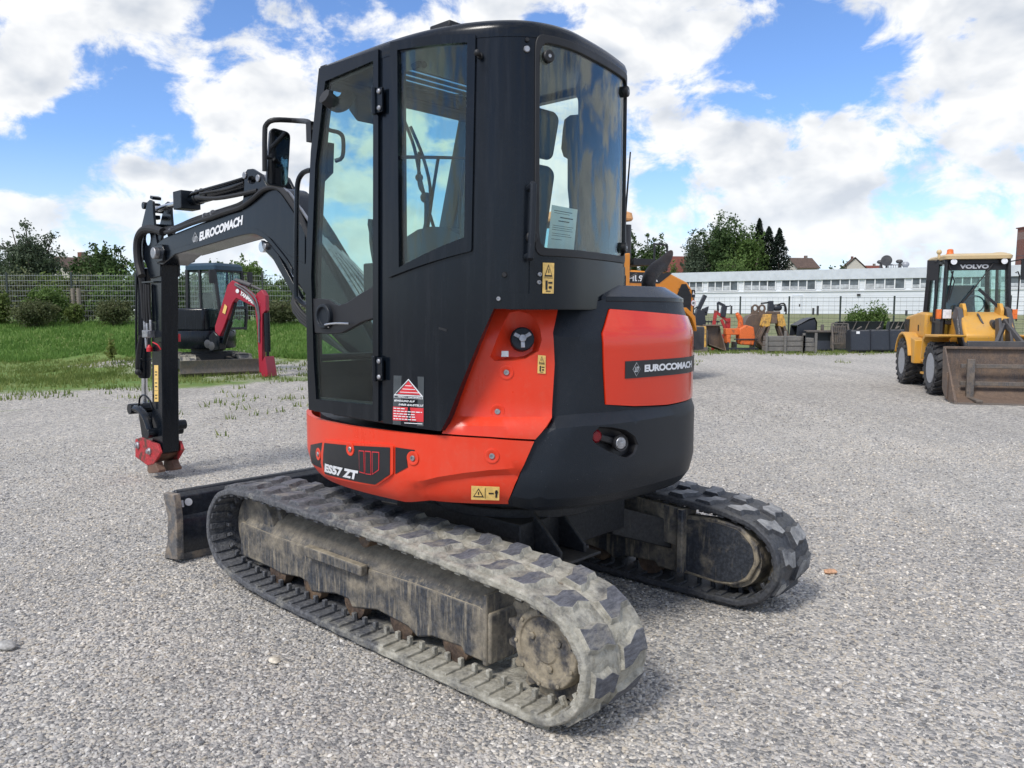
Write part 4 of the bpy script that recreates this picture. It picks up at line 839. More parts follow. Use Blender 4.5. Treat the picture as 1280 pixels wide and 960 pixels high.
m = MB(); m.tube([onY(176,420,.0), onY(172.5,440,.0), onY(171.5,460,.0), onY(174,468,-.03)], .018, 8); m.ball(onY(172.5,465,0), .03, 6); m.build('cylinder_hose', M['rubber'], bk)
m = MB(); c = onY(185, 417, YA+.02); m.box(c.x-.10, c.x+.06, YA, YA+.05, c.z-.035, c.z+.03); m.box(c.x-.10, c.x-.02, YA+.05, YA+.07, c.z-.03, c.z+.025)
for p in ((181,405),(184,408),(188.5,404)): c2 = onY(*p, YA+.03); m.cyl(c2 - V((0, 0, .07)), c2 + V((0, 0, .03)), .014, 8)
c2 = onY(183, 430, YA+.03); m.cyl(c2 - V((0, 0, .04)), c2 + V((0, 0, .06)), .014, 8); m.build('hose_manifold', M['steel'], ARM, .003)
m = MB(); c2 = onY(187, 434.5, YA+.03); m.lathe(c2 - V((0, 0, .035)), (0, 0, 1), [(0, .018), (.0, .027), (.035, .027), (.045, .018), (.06, .012), (.06, 0)], 14)
m.tube([onY(191,428,YA+.03), onY(197,431,YA+.03), onY(201,437,YA+.01)], .006, 6); m.build('coupler_cap', plain('cap_red', (.55, .02, .03), .45), ARM)
m = MB(); c2 = onY(223, 427, YB-.02); m.cyl(c2, c2 + V((0, 0, .07)), .02, 10); m.build('coupler_cap', bpy.data.materials['cap_red'], ARM)
m = MB()
for k, p in enumerate(((180.5,355),(183,355),(186,356))): m.tube([onY(*p, YA+.03), onY(p[0]+.5, 380, YA+.035), onY(p[0]+(1, 1.5, 2.5)[k], 402, YA+.03)], .012, 8)
m.build('arm_hoses', M['rubber'], ARM); m = MB(); c = onY(186, 352.5, YA+.03); m.box(c.x-.13, c.x+.12, YA-.01, YA+.045, c.z-.006, c.z+.006); m.build('hose_bracket', M['black_paint'], ARM)
# linkage and quick hitch
m = MB(); L1 = [onY(*p, YA+.05) for p in ((166,511),(173,511.5),(180,518),(185,528),(188.5,541))]
for yo in (0, -.25): m.tube([p + V((0, yo, 0)) for p in L1], .034, 10, smooth=4)
for p, r_ in (((166,511), .05), ((188.5,541), .042)): q = onY(*p, YA+.05); m.cyl(q + V((0, .035, 0)), q + V((0, -.29, 0)), r_, 18)
q = onY(223.5,531,YB-.03); m.cyl(q + V((0, .05, 0)), q + V((0, -.06, 0)), .045, 16)
m.build('linkage', M['black_paint'], EX, .003)
m = MB(); m.prism([onY(*p, YA-.03) for p in ((173,516),(181,516),(184,548),(178,552))], (0, -.10, 0)); m.tube([onY(174,506,YA), onY(175,497,YA+.02), onY(180,494,YA+.03), onY(187,500,YA+.03), onY(191,512,YA+.02)], .010, 8, smooth=4); m.build('bucket_link', M['black_paint'], EX, .006)
M['hitch_red'] = muddy('hitch_red', (.30, .016, .02), (.10, .055, .04), .46, .64, 10, False, topmud=.35)
M['hitch_rust'] = muddy('hitch_rust', (.10, .045, .03), (.17, .11, .075), .4, .65, 12, False)
hp = [(169,549),(175.5,546.8),(196.5,555),(200,566),(192,580),(184,582),(169,571)]
m = MB()
for y in (.035, -.17): m.prism([onY(*p, .035) + V((0, y-.035, 0)) for p in hp], (0, -.026, 0))
HITCH = m.build('quick_hitch', M['hitch_red'], EX, .005)
m = MB(); m.prism([onY(*p, .025) for p in ((172,556),(194,560),(196,568),(190,578),(184,579),(172,570))], (0, -.20, 0)); m.build('hitch_body', M['hitch_rust'], HITCH, .008)
for y in (.03, -.12):
    m = MB(); m.prism([onY(*p, .035) + V((0, y-.035, 0)) for p in ((184,578),(193,578),(195,584),(197.5,588),(197,591),(185,592),(183,588))], (0, -.07, 0)); m.build('hitch_hook', M['hitch_rust'], HITCH, .006)
m = MB()
for p in ((173,556.5),(187.5,564)): q = onY(*p, .035); m.lathe(q + V((0, -.24, 0)), (0, 1, 0), [(0, .03), (.24, .034), (.252, .034), (.26, .024), (.272, .022), (.272, 0)], 16)
m.build('hitch_pin', M['steel'], HITCH, .002)
# ================================================================== SKY AND LIGHT
W = bpy.data.worlds.new('World'); SC.world = W; W.use_nodes = True; wt_ = W.node_tree; wn = wt_.nodes; wl = wt_.links.new
SUN_D = V((-.42, -.55, .78)).normalized(); SEL = math.asin(SUN_D.z); SROT = math.atan2(SUN_D.x, SUN_D.y)
bg = wn['Background']; bg.inputs['Strength'].default_value = .10
skyt = wn.new('ShaderNodeTexSky'); skyt.sky_type = 'NISHITA'; skyt.sun_disc = False; skyt.sun_elevation = SEL; skyt.sun_rotation = SROT; skyt.altitude = 400; skyt.ozone_density = 1.6; skyt.air_density = .9; skyt.dust_density = .4
def wN(ty, **k):
    o = wn.new(ty)
    for a, b in k.items(): setattr(o, a, b)
    return o
def wM(op, a, b=0., c=None):
    o = wN('ShaderNodeMath', operation=op)
    for i, v in enumerate((a, b) if c is None else (a, b, c)):
        if hasattr(v, 'is_linked'): wl(v, o.inputs[i])
        else: o.inputs[i].default_value = v
    return o.outputs[0]
def wR(f, a, b, lo=0., hi=1., it='SMOOTHSTEP'):
    o = wN('ShaderNodeMapRange', interpolation_type=it); wl(f, o.inputs[0])
    for i, v in zip((1, 2, 3, 4), (a, b, lo, hi)): o.inputs[i].default_value = v
    return o.outputs[0]
tc = wN('ShaderNodeTexCoord'); DIR = tc.outputs['Generated']; sx = wN('ShaderNodeSeparateXYZ'); wl(DIR, sx.inputs[0])
# clouds live on a layer overhead: the direction is divided by its height, softened near the horizon
def cloud_coord(dz, sc, seed):
    cb = wN('ShaderNodeCombineXYZ'); wl(sx.outputs[0], cb.inputs[0]); wl(sx.outputs[1], cb.inputs[1]); wl(wM('ADD', wM('MULTIPLY', wM('ADD', sx.outputs[2], dz), 1.45), seed), cb.inputs[2])
    return cb.outputs[0]
def fbm(vec, sc, det, ro, dist=0.):
    o = wN('ShaderNodeTexNoise'); o.inputs['Scale'].default_value = sc; o.inputs['Detail'].default_value = det; o.inputs['Roughness'].default_value = ro; o.inputs['Distortion'].default_value = dist; wl(vec, o.inputs['Vector']); return o.outputs['Fac']
def blob(u, v, rad):
    d = ray(u, v).normalized(); o = wN('ShaderNodeVectorMath', operation='DOT_PRODUCT'); wl(DIR, o.inputs[0]); o.inputs[1].default_value = d
    return wR(o.outputs['Value'], math.cos(rad), 1., 0., 1.)
bias = None
for u, v, r_, k in ((150,128,.062,-.42),(195,150,.05,-.30),(125,100,.045,-.22),(40,178,.05,-.34),(100,178,.05,-.30),(370,18,.06,-.34),(460,22,.07,-.36),(550,10,.05,-.26),(985,30,.06,-.40),(1000,95,.06,-.40),(935,95,.045,-.30),(1070,85,.055,-.40),(1120,115,.045,-.30),(870,120,.035,-.10),(828,228,.032,-.40),(862,285,.03,-.2),(850,290,.04,-.20),(1125,240,.045,-.22),(1180,205,.035,-.14),(1005,235,.03,-.12),(560,150,.05,-.1),
                    (60,50,.10,.20),(290,80,.12,.24),(250,200,.07,.10),(330,190,.13,.16),(700,60,.13,.24),(860,40,.09,.24),(930,20,.04,.12),(1000,190,.10,.34),(890,215,.06,.16),(905,70,.04,.14),(720,300,.12,.22),(960,330,.12,.12),(1100,200,.05,.12),(1120,5,.07,.24),(1240,60,.10,.26),(1230,150,.10,.20),(1240,250,.12,.16),(960,250,.10,.12),(60,130,.05,.14),(80,235,.10,.18),(740,200,.06,.1),(1060,300,.15,.1)):
    t_ = wM('MULTIPLY', blob(u, v, r_*1.35), k*.60); bias = t_ if bias is None else wM('ADD', bias, t_)
c0 = cloud_coord(0., 1, .37); big = fbm(c0, 5.5, 2, .5); nz = fbm(c0, 11.5, 11, .60, .25)
c1 = cloud_coord(.024, 1, .37); cs = fbm(c0, 10.5, 4, .5, .25); cs1 = fbm(c1, 10.5, 4, .5, .25)
dn = wM('ADD', wM('ADD', wM('MULTIPLY', big, .5), wM('MULTIPLY', wM('SUBTRACT', nz, .235), 2.05)), bias)
alpha = wR(dn, .62, .93)
lit = wM('SUBTRACT', cs, cs1)
thick = wR(dn, .85, 1.35, 0., 1., 'LINEAR')
br = wM('ADD', wM('MULTIPLY', lit, 1.8), wM('SUBTRACT', .93, wM('MULTIPLY', thick, .25)))
br = wM('ADD', br, wM('MULTIPLY', wM('SUBTRACT', nz, .5), .45)); br = wM('MINIMUM', wM('MAXIMUM', br, .3), 1.04)
cc = wN('ShaderNodeMix'); cc.data_type = 'RGBA'; wl(wR(br, .45, 1.0, 0., 1., 'LINEAR'), cc.inputs[0]); cc.inputs[6].default_value = (4.3, 4.65, 5.2, 1); cc.inputs[7].default_value = (7.1, 7.15, 7.2, 1)
skm = wN('ShaderNodeMix'); skm.data_type = 'RGBA'; skm.blend_type = 'MULTIPLY'; skm.inputs[0].default_value = 1.; wl(skyt.outputs[0], skm.inputs[6]); skm.inputs[7].default_value = (.88, 1.07, 1.36, 1)
mx = wN('ShaderNodeMix'); mx.data_type = 'RGBA'; wl(alpha, mx.inputs[0]); wl(skm.outputs[2], mx.inputs[6]); wl(cc.outputs[2], mx.inputs[7])
hz_ = wN('ShaderNodeMix'); hz_.data_type = 'RGBA'; wl(wR(sx.outputs[2], .0, .20, .55, 0.), hz_.inputs[0]); wl(mx.outputs[2], hz_.inputs[6]); hz_.inputs[7].default_value = (6.2, 6.7, 7.3, 1)
gr = wN('ShaderNodeMix'); gr.data_type = 'RGBA'; wl(wR(sx.outputs[2], -.02, .0), gr.inputs[0]); gr.inputs[6].default_value = (2.6, 2.6, 2.5, 1); wl(hz_.outputs[2], gr.inputs[7]); wl(gr.outputs[2], bg.inputs['Color'])
sd = bpy.data.lights.new('sun', 'SUN'); so = bpy.data.objects.new('sun', sd); COL.objects.link(so); sd.energy = 2.0; sd.angle = R(16); sd.color = (1, .955, .89)
so.rotation_euler = SUN_D.to_track_quat('Z', 'Y').to_euler(); so.location = SUN_D*40
SC.view_settings.view_transform = 'Standard'; SC.view_settings.look = 'None'; SC.view_settings.gamma = 1; SC.view_settings.exposure = .56
SC.render.engine = 'CYCLES'; SC.cycles.max_bounces = 10; SC.cycles.transparent_max_bounces = 16; SC.cycles.caustics_reflective = False; SC.cycles.caustics_refractive = False; SC.cycles.use_denoising = True
try: SC.cycles.denoiser = 'OPENIMAGEDENOISE'
except Exception: pass
# ================================================================== GROUND
def sst(a, b, x): t = np.clip((x-a)/(b-a), 0, 1); return t*t*(3-2*t)
def height(x, y):
    x = np.asarray(x, float); y = np.asarray(y, float)
    hl = 1.05*sst(22.5, 31.5, y) + .15*sst(40, 120, y); hr = 1.17*sst(37, 92, y); w = sst(-3, 6, x - (y-30)*.05)
    h = hl*(1-w) + hr*w
    h = h + .26*np.exp(-(((x+10.2)/1.5)**2 + ((y-21.2)/1.2)**2)) + .10*np.exp(-(((x+7.8)/1.6)**2 + ((y-20)/1.0)**2))
    h = h + .018*np.sin(x*.9+1)*np.sin(y*.7)*sst(9, 14, y)*(1-sst(30, 40, y))
    return h + 12*sst(160, 700, y)*0
gxs = np.concatenate([-np.geomspace(2500, 30, 26), np.linspace(-29, 29, 117), np.geomspace(30, 2500, 26)]); gys = np.concatenate([-np.geomspace(400, 6, 12), np.linspace(-5, 46, 137), np.geomspace(46.5, 5000, 46)])
GX, GY = np.meshgrid(gxs, gys); GZ = height(GX, GY); me = bpy.data.meshes.new('ground'); nx, ny = len(gxs), len(gys)
me.from_pydata(np.stack([GX.ravel(), GY.ravel(), GZ.ravel()], 1).tolist(), [], [(j*nx+i, j*nx+i+1, (j+1)*nx+i+1, (j+1)*nx+i) for j in range(ny-1) for i in range(nx-1)]); me.shade_smooth()
t = NT('gravel_ground'); t.co = t.n('ShaderNodeTexCoord'); geo = t.n('ShaderNodeNewGeometry'); P_ = geo.outputs['Position']; sep = t.n('ShaderNodeSeparateXYZ'); t.l(P_, sep.inputs[0]); x_, y_ = sep.outputs[0], sep.outputs[1]
vc = t.n('ShaderNodeTexVoronoi'); vc.inputs['Scale'].default_value = 62; t.l(P_, vc.inputs['Vector']); hs = t.n('ShaderNodeSeparateColor'); t.l(vc.outputs['Color'], hs.inputs[0])
v2 = t.n('ShaderNodeTexVoronoi'); v2.inputs['Scale'].default_value = 125; t.l(P_, v2.inputs['Vector'])
rp_ = t.n('ShaderNodeValToRGB'); t.l(hs.outputs[0], rp_.inputs[0]); cr = rp_.color_ramp; cr.interpolation = 'LINEAR'
for i, (p, c) in enumerate(((0, (.15, .155, .165)), (.22, (.27, .27, .272)), (.5, (.40, .392, .385)), (.72, (.49, .47, .44)), (.88, (.42, .385, .33)), (1, (.66, .65, .63)))):
    e = cr.elements[i] if i < 2 else cr.elements.new(p); e.position = p; e.color = (*c, 1)
lg = t.noise(.35, 5, .6, P_); mdn = t.noise(2.6, 5, .6, P_)
gc = t.mix(t.ramp(lg, .32, .7), t.mix(1., rp_.outputs[0], (1.04, 1.01, .965), 'MULTIPLY'), t.mix(1., rp_.outputs[0], (1.30, 1.255, 1.18), 'MULTIPLY'))
gc = t.mix(t.ramp(y_, 9., 30., 0, .42), gc, (.50, .48, .445))
rut = t.noise(1.1, 4, .6, t.obj((1.5, .10, 1), 'Object')); gc = t.mix(t.ramp(rut, .40, .66, 0, .30), gc, (.26, .245, .22))
sp2 = t.noise(11, 6, .75, P_); gc = t.mix(t.ramp(y_, 6., 14., 0., 1.), gc, t.mix(1., gc, t.mix(t.ramp(sp2, .36, .64), (.66, .66, .67), (1.30, 1.28, 1.24)), 'MULTIPLY'))
gc = t.mix(t.math('MULTIPLY', t.ramp(mdn, .55, .75), .35), gc, (.385, .355, .31))
gv = t.mix(t.ramp(t.noise(3, 6, .7, P_), .3, .7), (.10, .18, .038), (.22, .25, .08))
gv = t.mix(t.ramp(t.noise(.5, 4, .6, P_), .3, .75, 0, .6), gv, (.13, .235, .05))
w_ = t.ramp(x_, -2., 5.); edge = t.math('ADD', 24.3, t.math('MULTIPLY', w_, 5.2)); nn_ = t.math('MULTIPLY', t.math('SUBTRACT', t.noise(.55, 6, .65, P_), .5), 9.)
m1 = t.ramp(t.math('SUBTRACT', t.math('ADD', y_, nn_), edge), -.7, 1.1)
ex = t.math('DIVIDE', t.math('ADD', x_, 10.5), 4.6); ey = t.math('DIVIDE', t.math('SUBTRACT', y_, 17.6), 2.6); rr = t.math('ADD', t.math('MULTIPLY', ex, ex), t.math('MULTIPLY', ey, ey))
m2 = t.ramp(t.math('ADD', rr, t.math('MULTIPLY', nn_, .28)), 1.25, .55)
ex = t.math('DIVIDE', t.math('ADD', x_, 10.2), 1.9); ey = t.math('DIVIDE', t.math('SUBTRACT', y_, 21.1), 1.2); rm = t.math('ADD', t.math('MULTIPLY', ex, ex), t.math('MULTIPLY', ey, ey))
ex = t.math('DIVIDE', t.math('ADD', x_, 5.5), 4.5); ey = t.math('DIVIDE', t.math('SUBTRACT', y_, 18.2), .9); r3 = t.math('ADD', t.math('MULTIPLY', ex, ex), t.math('MULTIPLY', ey, ey))
m3 = t.math('MULTIPLY', t.ramp(t.math('ADD', r3, t.math('MULTIPLY', nn_, .5)), 1.0, .2), .7)
m5 = t.math('MULTIPLY', t.ramp(t.math('ADD', x_, t.math('MULTIPLY', nn_, .15)), -8.6, -10.0), t.ramp(t.math('ADD', y_, t.math('MULTIPLY', nn_, .45)), 15.2, 16.6))
mk = t.math('MAXIMUM', t.math('MAXIMUM', t.math('MAXIMUM', m1, m2), m3), m5); mk = t.math('MULTIPLY', mk, t.ramp(t.math('ADD', rm, t.math('MULTIPLY', nn_, .1)), .35, .8))
m4 = t.math('MULTIPLY', t.ramp(t.noise(1.6, 5, .7, P_), .62, .72), t.math('MULTIPLY', t.ramp(y_, 9, 13), .55)); mk = t.math('MAXIMUM', mk, t.math('MULTIPLY', m4, t.ramp(x_, -3, -7)))
t.bump(t.math('ADD', t.math('MULTIPLY', vc.outputs['Distance'], -1.), t.math('MULTIPLY', v2.outputs['Distance'], -.4)), .85, .012)
gv = t.mix(t.ramp(y_, 30, 44, 0, .8), gv, t.mix(t.ramp(x_, -3, 3), gv, t.mix(t.ramp(t.noise(.4, 5, .7, P_), .35, .65), (.19, .20, .10), (.27, .255, .16)))); M['ground'] = t.fin(t.mix(mk, gc, gv), .85, 0., .3); me.materials.append(M['ground'])
GO = bpy.data.objects.new('ground', me); COL.objects.link(GO); GO['kind'] = 'structure'
# loose stones lying on the yard: 1-2 cm pebbles as real geometry
pc_ = bpy.data.collections.new('pebble_shapes')
sm_ = NT('pebble'); oi = sm_.n('ShaderNodeObjectInfo'); rp2 = sm_.n('ShaderNodeValToRGB'); sm_.l(oi.outputs['Random'], rp2.inputs[0]); cr = rp2.color_ramp
for i, (p, c) in enumerate(((0, (.13, .134, .145)), (.2, (.27, .27, .272)), (.42, (.42, .412, .40)), (.62, (.54, .525, .495)), (.78, (.43, .39, .33)), (.9, (.62, .60, .565)), (1, (.74, .725, .69)))):
    e = cr.elements[i] if i < 2 else cr.elements.new(p); e.position = p; e.color = (*c, 1)
sm_n = sm_.noise(.55, 4, .6, oi.outputs['Location']); sm_t = sm_.mix(sm_.ramp(sm_n, .36, .66), (1.0, .99, .975), (1.12, 1.055, .965))
M['pebble'] = sm_.fin(sm_.mix(1., sm_t, sm_.mix(sm_.ramp(sm_.noise(1.6, 4), .3, .7, 0.0, .16), rp2.outputs[0], (.27, .255, .23)), 'MULTIPLY'), .82, 0., .35)
for k in range(7):
    bm = bmesh.new(); bmesh.ops.create_icosphere(bm, subdivisions=1 if k < 4 else 2, radius=1.); rn = random.Random(k); sx_, sy_, sz_ = rn.uniform(.8, 1.25), rn.uniform(.65, .95), rn.uniform(.42, .7)
    for v in bm.verts:
        f = 1 + rn.uniform(-.16, .16); v.co = V((v.co.x*sx_*f, v.co.y*sy_*f, v.co.z*sz_*f))
    mm = bpy.data.meshes.new('pebble'); bm.to_mesh(mm); bm.free(); mm.materials.append(M['pebble']); mm.shade_smooth(); mm.set_sharp_from_angle(angle=R(48))
    pc_.objects.link(bpy.data.objects.new('pebble', mm))
def scatter(n, d0, d1, spread, p):
    y = d0 + (d1-d0)*RNG.random(n)**p; x = (RNG.random(n)*2-1)*(y*.66+spread); return x, y
x1, y1 = scatter(125000, 1.2, 9.5, 1.6, 1.15); x2, y2 = scatter(30000, 8, 14, 1.0, 1.); xx = np.concatenate([x1, x2]); yy = np.concatenate([y1, y2])
me = bpy.data.meshes.new('gravel'); me.vertices.add(len(xx)); me.vertices.foreach_set('co', np.stack([xx, yy, np.full(len(xx), .001)], 1).ravel())
g = bpy.data.node_groups.new('pebbles', 'GeometryNodeTree'); g.interface.new_socket('Geometry', in_out='INPUT', socket_type='NodeSocketGeometry'); g.interface.new_socket('Geometry', in_out='OUTPUT', socket_type='NodeSocketGeometry')
gi = g.nodes.new('NodeGroupInput'); go = g.nodes.new('NodeGroupOutput'); ci = g.nodes.new('GeometryNodeCollectionInfo'); ci.inputs[0].default_value = pc_; ci.inputs['Separate Children'].default_value = True
ip = g.nodes.new('GeometryNodeInstanceOnPoints'); ip.inputs['Pick Instance'].default_value = True
rv = g.nodes.new('FunctionNodeRandomValue'); rv.data_type = 'FLOAT_VECTOR'; rv.inputs[0].default_value = (-.5, -.5, 0); rv.inputs[1].default_value = (.5, .5, 6.283)
rs = g.nodes.new('FunctionNodeRandomValue'); rs.data_type = 'FLOAT'; pw = g.nodes.new('ShaderNodeMath'); pw.operation = 'POWER'; pw.inputs[1].default_value = 2.6; mr = g.nodes.new('ShaderNodeMapRange'); mr.inputs[3].default_value = .0050; mr.inputs[4].default_value = .0118
L_ = g.links.new; L_(rs.outputs[1], pw.inputs[0]); L_(pw.outputs[0], mr.inputs[0]); L_(gi.outputs[0], ip.inputs['Points']); L_(ci.outputs[0], ip.inputs['Instance']); L_(rv.outputs[0], ip.inputs['Rotation']); L_(mr.outputs[0], ip.inputs['Scale']); L_(ip.outputs[0], go.inputs[0])
GS = bpy.data.objects.new('gravel', me); COL.objects.link(GS); md_ = GS.modifiers.new('pebbles', 'NODES'); md_.node_group = g; GS['kind'] = 'stuff'
# ================================================================== THE OTHER MACHINES
def foliage(name, a, b, dark=.6, trans=.35):
    t = NT(name); g = t.n('ShaderNodeNewGeometry'); c = t.mix(g.outputs['Random Per Island'], a, b); n = t.noise(.55, 4, .6); c = t.mix(t.ramp(n, .35, .7), c, tuple(k*dark for k in a))
    t.put(t.b.inputs['Base Color'], c); t.b.inputs['Roughness'].default_value = .6; t.b.inputs['Specular IOR Level'].default_value = .25
    tl = t.n('ShaderNodeBsdfTranslucent'); t.l(c, tl.inputs[0]); mx = t.n('ShaderNodeMixShader'); mx.inputs[0].default_value = trans; t.l(t.b.outputs[0], mx.inputs[1]); t.l(tl.outputs[0], mx.inputs[2]); t.l(mx.outputs[0], t.out.inputs[0]); return t.m
M['loader_yellow'] = paint('loader_yellow', (.66, .335, .042), .42, (.42, .30, .17), .25, .35, streak=.18, wear=(.45, .25, .10))
M['loader_orange'] = paint('loader_orange', (.72, .255, .022), .35, (.5, .35, .2), .15, .2)
M['machine_grey'] = paint('machine_grey', (.045, .045, .05), .45, (.25, .22, .19), .2, .4)
M['roof_cream'] = paint('roof_cream', (.62, .47, .25), .5, (.4, .33, .25), .3, .35)
M['tyre'] = muddy('tyre', (.014, .014, .016), (.14, .13, .115), .5, .78, 5, False, .8, .12)
M['rim_grey'] = plain('rim_grey', (.34, .35, .37), .5, .2)
M['bucket_rust'] = muddy('bucket_rust', (.07, .052, .042), (.22, .145, .095), .42, .68, 4, True, topmud=.5)
M['old_steel'] = muddy('old_steel', (.07, .065, .062), (.19, .15, .115), .4, .65, 6, True)
M['yanred'] = paint('machine_red', (.33, .008, .028), .35, (.35, .12, .12), .12, .15)
M['loader_glass'] = glass('loader_glass', (.84, .94, .92), 1.45, 0, .05)
M['lamp'] = plain('lamp', (.75, .76, .78), .2)
M['amber'] = plain('amber', (.75, .17, .03), .3)
M['navy'] = plain('navy', (.015, .045, .075), .45)
def wheel(par, c, ax, Rr, w, mats=('tyre', 'rim_grey'), lugs=20):
    m = MB(); c = V(c); ax = V(ax).normalized(); h = w/2
    m.lathe(c - ax*h, ax, [(.02, Rr*.56), (0, Rr*.62), (-.01, Rr*.78), (.03, Rr*.93), (w*.25, Rr*.96), (w*.75, Rr*.96), (w-.03, Rr*.93), (w+.01, Rr*.78), (w, Rr*.62), (w-.02, Rr*.56)], 36)
    a = ax.orthogonal().normalized(); b = ax.cross(a)
    for k in range(lugs):
        for s in (-1, 1):
            t = 2*math.pi*(k + (.5 if s > 0 else 0))/lugs; d = a*math.cos(t) + b*math.sin(t); tg = ax.cross(d)
            m.obox(c + ax*s*h*.5 + d*Rr*.955, (ax*1. + tg*.55*s, tg - ax*.55*s, d), (h*.56, Rr*.055, Rr*.045))
            m.obox(c + ax*s*(h*.98) + d*Rr*.87, (ax, tg, d), (.014, Rr*.05, Rr*.09))
    o = m.build('wheel', M[mats[0]], par)
    m = MB(); m.lathe(c - ax*h, ax, [(.005, Rr*.58), (.01, Rr*.57), (.04, Rr*.52), (.06, Rr*.48), (.075, Rr*.2), (w-.075, Rr*.2), (w-.06, Rr*.48), (w-.04, Rr*.52), (w-.01, Rr*.57), (w-.005, Rr*.58)], 30)
    for s in (-1, 1):
        m.cyl(c + ax*s*(h-.08), c + ax*s*(h-.02), Rr*.17, 16)
        for k in range(8): t = 2*math.pi*k/8; p = c + ax*s*(h-.075) + (a*math.cos(t) + b*math.sin(t))*Rr*.29; m.cyl(p, p + ax*s*.03, .016, 6)
    m.build('rim', M[mats[1]], o); return o
def bucket(par_or_none, name, W_, prof, mat, lip=.03):
    m = MB(); n = len(prof); inn = []
    P = [V((p[0], 0, p[1])) for p in prof]
    for i in range(n):
        t = (P[min(i+1, n-1)] - P[max(i-1, 0)]).normalized(); inn.append(P[i] + V((t.z, 0, -t.x))*lip)
    for y0, y1 in ((-W_/2, W_/2),):
        poly = P + inn[::-1]; m.prism([(p.x, y0, p.z) for p in poly], (0, y1-y0, 0))
    for y in (-W_/2, W_/2-.03): m.prism([(p.x, y, p.z) for p in P], (0, .03, 0))
    return m
# ---- yellow wheel loader (right) ------------------------------------
YL = thing('wheel_loader', 'yellow wheel loader with a rusty bucket, parked at the right edge on gravel', 'wheel loader', (8.93, 15.75, 0), math.atan2(-.97, -.235))
for x in (1.13, -1.13):
    for y in (.70, -.70): wheel(YL, (x, y, .485), (0, 1, 0), .485, .42)
YM = M['loader_yellow']; DK = M['machine_grey']
m = MB(); m.loft([[V((x, y, z)) for x, y, z in ((-2.0, -w1, z0), (-2.0, w1, z0), (-.15, w1, z0), (-.15, -w1, z0))] for z0, w1 in ((.62, .62), (1.0, .68))]); m.prism([(-2.05, -.68, .98), (-.30, -.68, .98), (-.30, -.68, 1.50), (-.75, -.68, 1.52), (-1.9, -.68, 1.42), (-2.08, -.68, 1.25)], (0, 1.36, 0)); BODY = m.build('rear_body', YM, YL, .05, 35, 3)
m = MB()
for s in (-1, 1):
    m = MB()
    for k in range(4): x = -1.98 + k*.115; m.prism([(x, s*.684, 1.06), (x+.055, s*.684, 1.06), (x+.10, s*.684, 1.36 - .0*k), (x+.03, s*.684, 1.36)], (0, s*.008, 0))
    m.build('louvres', M['black_plain'], BODY); m = MB(); m.box(-.80, -.76, s*.682, s*.694, 1.12, 1.25); m.build('hood_handle', M['black_plain'], BODY)
for s in (-1, 1):
    m = MB(); arc = [(x + .64*math.cos(t), .50 + .60*math.sin(t)) for x, t in [(-1.13, t) for t in np.linspace(R(12), R(165), 10)]]; arc2 = [(-1.13 + .59*math.cos(t), .50 + .55*math.sin(t)) for t in np.linspace(R(165), R(12), 10)]
    m.prism([(x, s*.46, z) for x, z in arc + arc2], (0, s*.46, 0)); m.prism([(-.50, s*.50, .48), (-.28, s*.50, .48), (-.25, s*.50, .95), (-.62, s*.50, 1.0)], (0, s*.36, 0)); m.build('rear_fender', YM, YL, .012)
    m = MB(); m.prism([(.52, s*.46, .62), (.60, s*.46, .98), (.76, s*.46, 1.05), (1.62, s*.46, 1.07), (1.64, s*.46, 1.11), (.72, s*.46, 1.10), (.54, s*.46, 1.02), (.46, s*.46, .62)], (0, s*.46, 0)); m.build('front_fender', YM, YL, .012)
    m = MB(); m.box(-.25, .45, s*.55, s*.75, .52, .56); m.box(-.22, .42, s*.55, s*.75, .28, .32); m.box(-.24, -.2, s*.55, s*.6, .3, .75); m.box(.38, .42, s*.55, s*.6, .3, .75); m.build('step', YM, YL, .006)
m = MB(); m.box(-1.6, 1.5, -.38, .38, .42, .70); m.cyl((1.13, -.5, .485), (1.13, .5, .485), .14, 14); m.cyl((-1.13, -.5, .485), (-1.13, .5, .485), .14, 14); m.build('chassis', DK, YL, .01)
m = MB(); m.prism([(.25, -.42, .65), (1.35, -.42, .65), (1.42, -.42, 1.10), (1.10, -.42, 1.42), (.62, -.42, 1.52), (.25, -.42, 1.52)], (0, .84, 0)); m.build('front_frame', YM, YL, .05, 35, 3)
# cab
cz0, cz1 = 1.05, 2.52; CX0, CX1 = -.72, .50; CW_ = .57; cab_ = MB()
for x0, x1 in ((CX0, CX0+.06), (CX1, CX1)):
    pass
for s in (-1, 1):
    cab_.beam((CX0, s*CW_, 1.4), (CX0+.05, s*(CW_-.04), cz1), .09, .09); cab_.beam((CX1, s*CW_, cz0), (CX1-.07, s*(CW_-.05), cz1), .06, .09); cab_.beam((-.12, s*CW_, cz0), (-.10, s*(CW_-.04), cz1), .09, .05)
    cab_.beam((CX0, s*CW_, 1.43), (CX1, s*CW_, 1.30), .05, .09); cab_.beam((CX0, s*(CW_-.05), cz1-.03), (CX1-.05, s*(CW_-.05), cz1-.03), .07, .09)
    cab_.prism([(-.12, s*CW_, .95), (CX1, s*CW_, .95), (CX1, s*CW_, 1.32), (-.12, s*CW_, 1.36)], (0, -s*.03, 0))
for x, z in ((CX0+.04, cz1-.03), (CX1-.07, cz1-.05), (CX1, 1.32), (CX0, 1.42)): cab_.beam((x, -CW_+.04, z), (x, CW_-.04, z), .07, .08)
cab_.box(CX0, CX1, -CW_, CW_, .93, .98); CABY = cab_.build('cab', M['black_plain'], YL, .008)
m = MB()
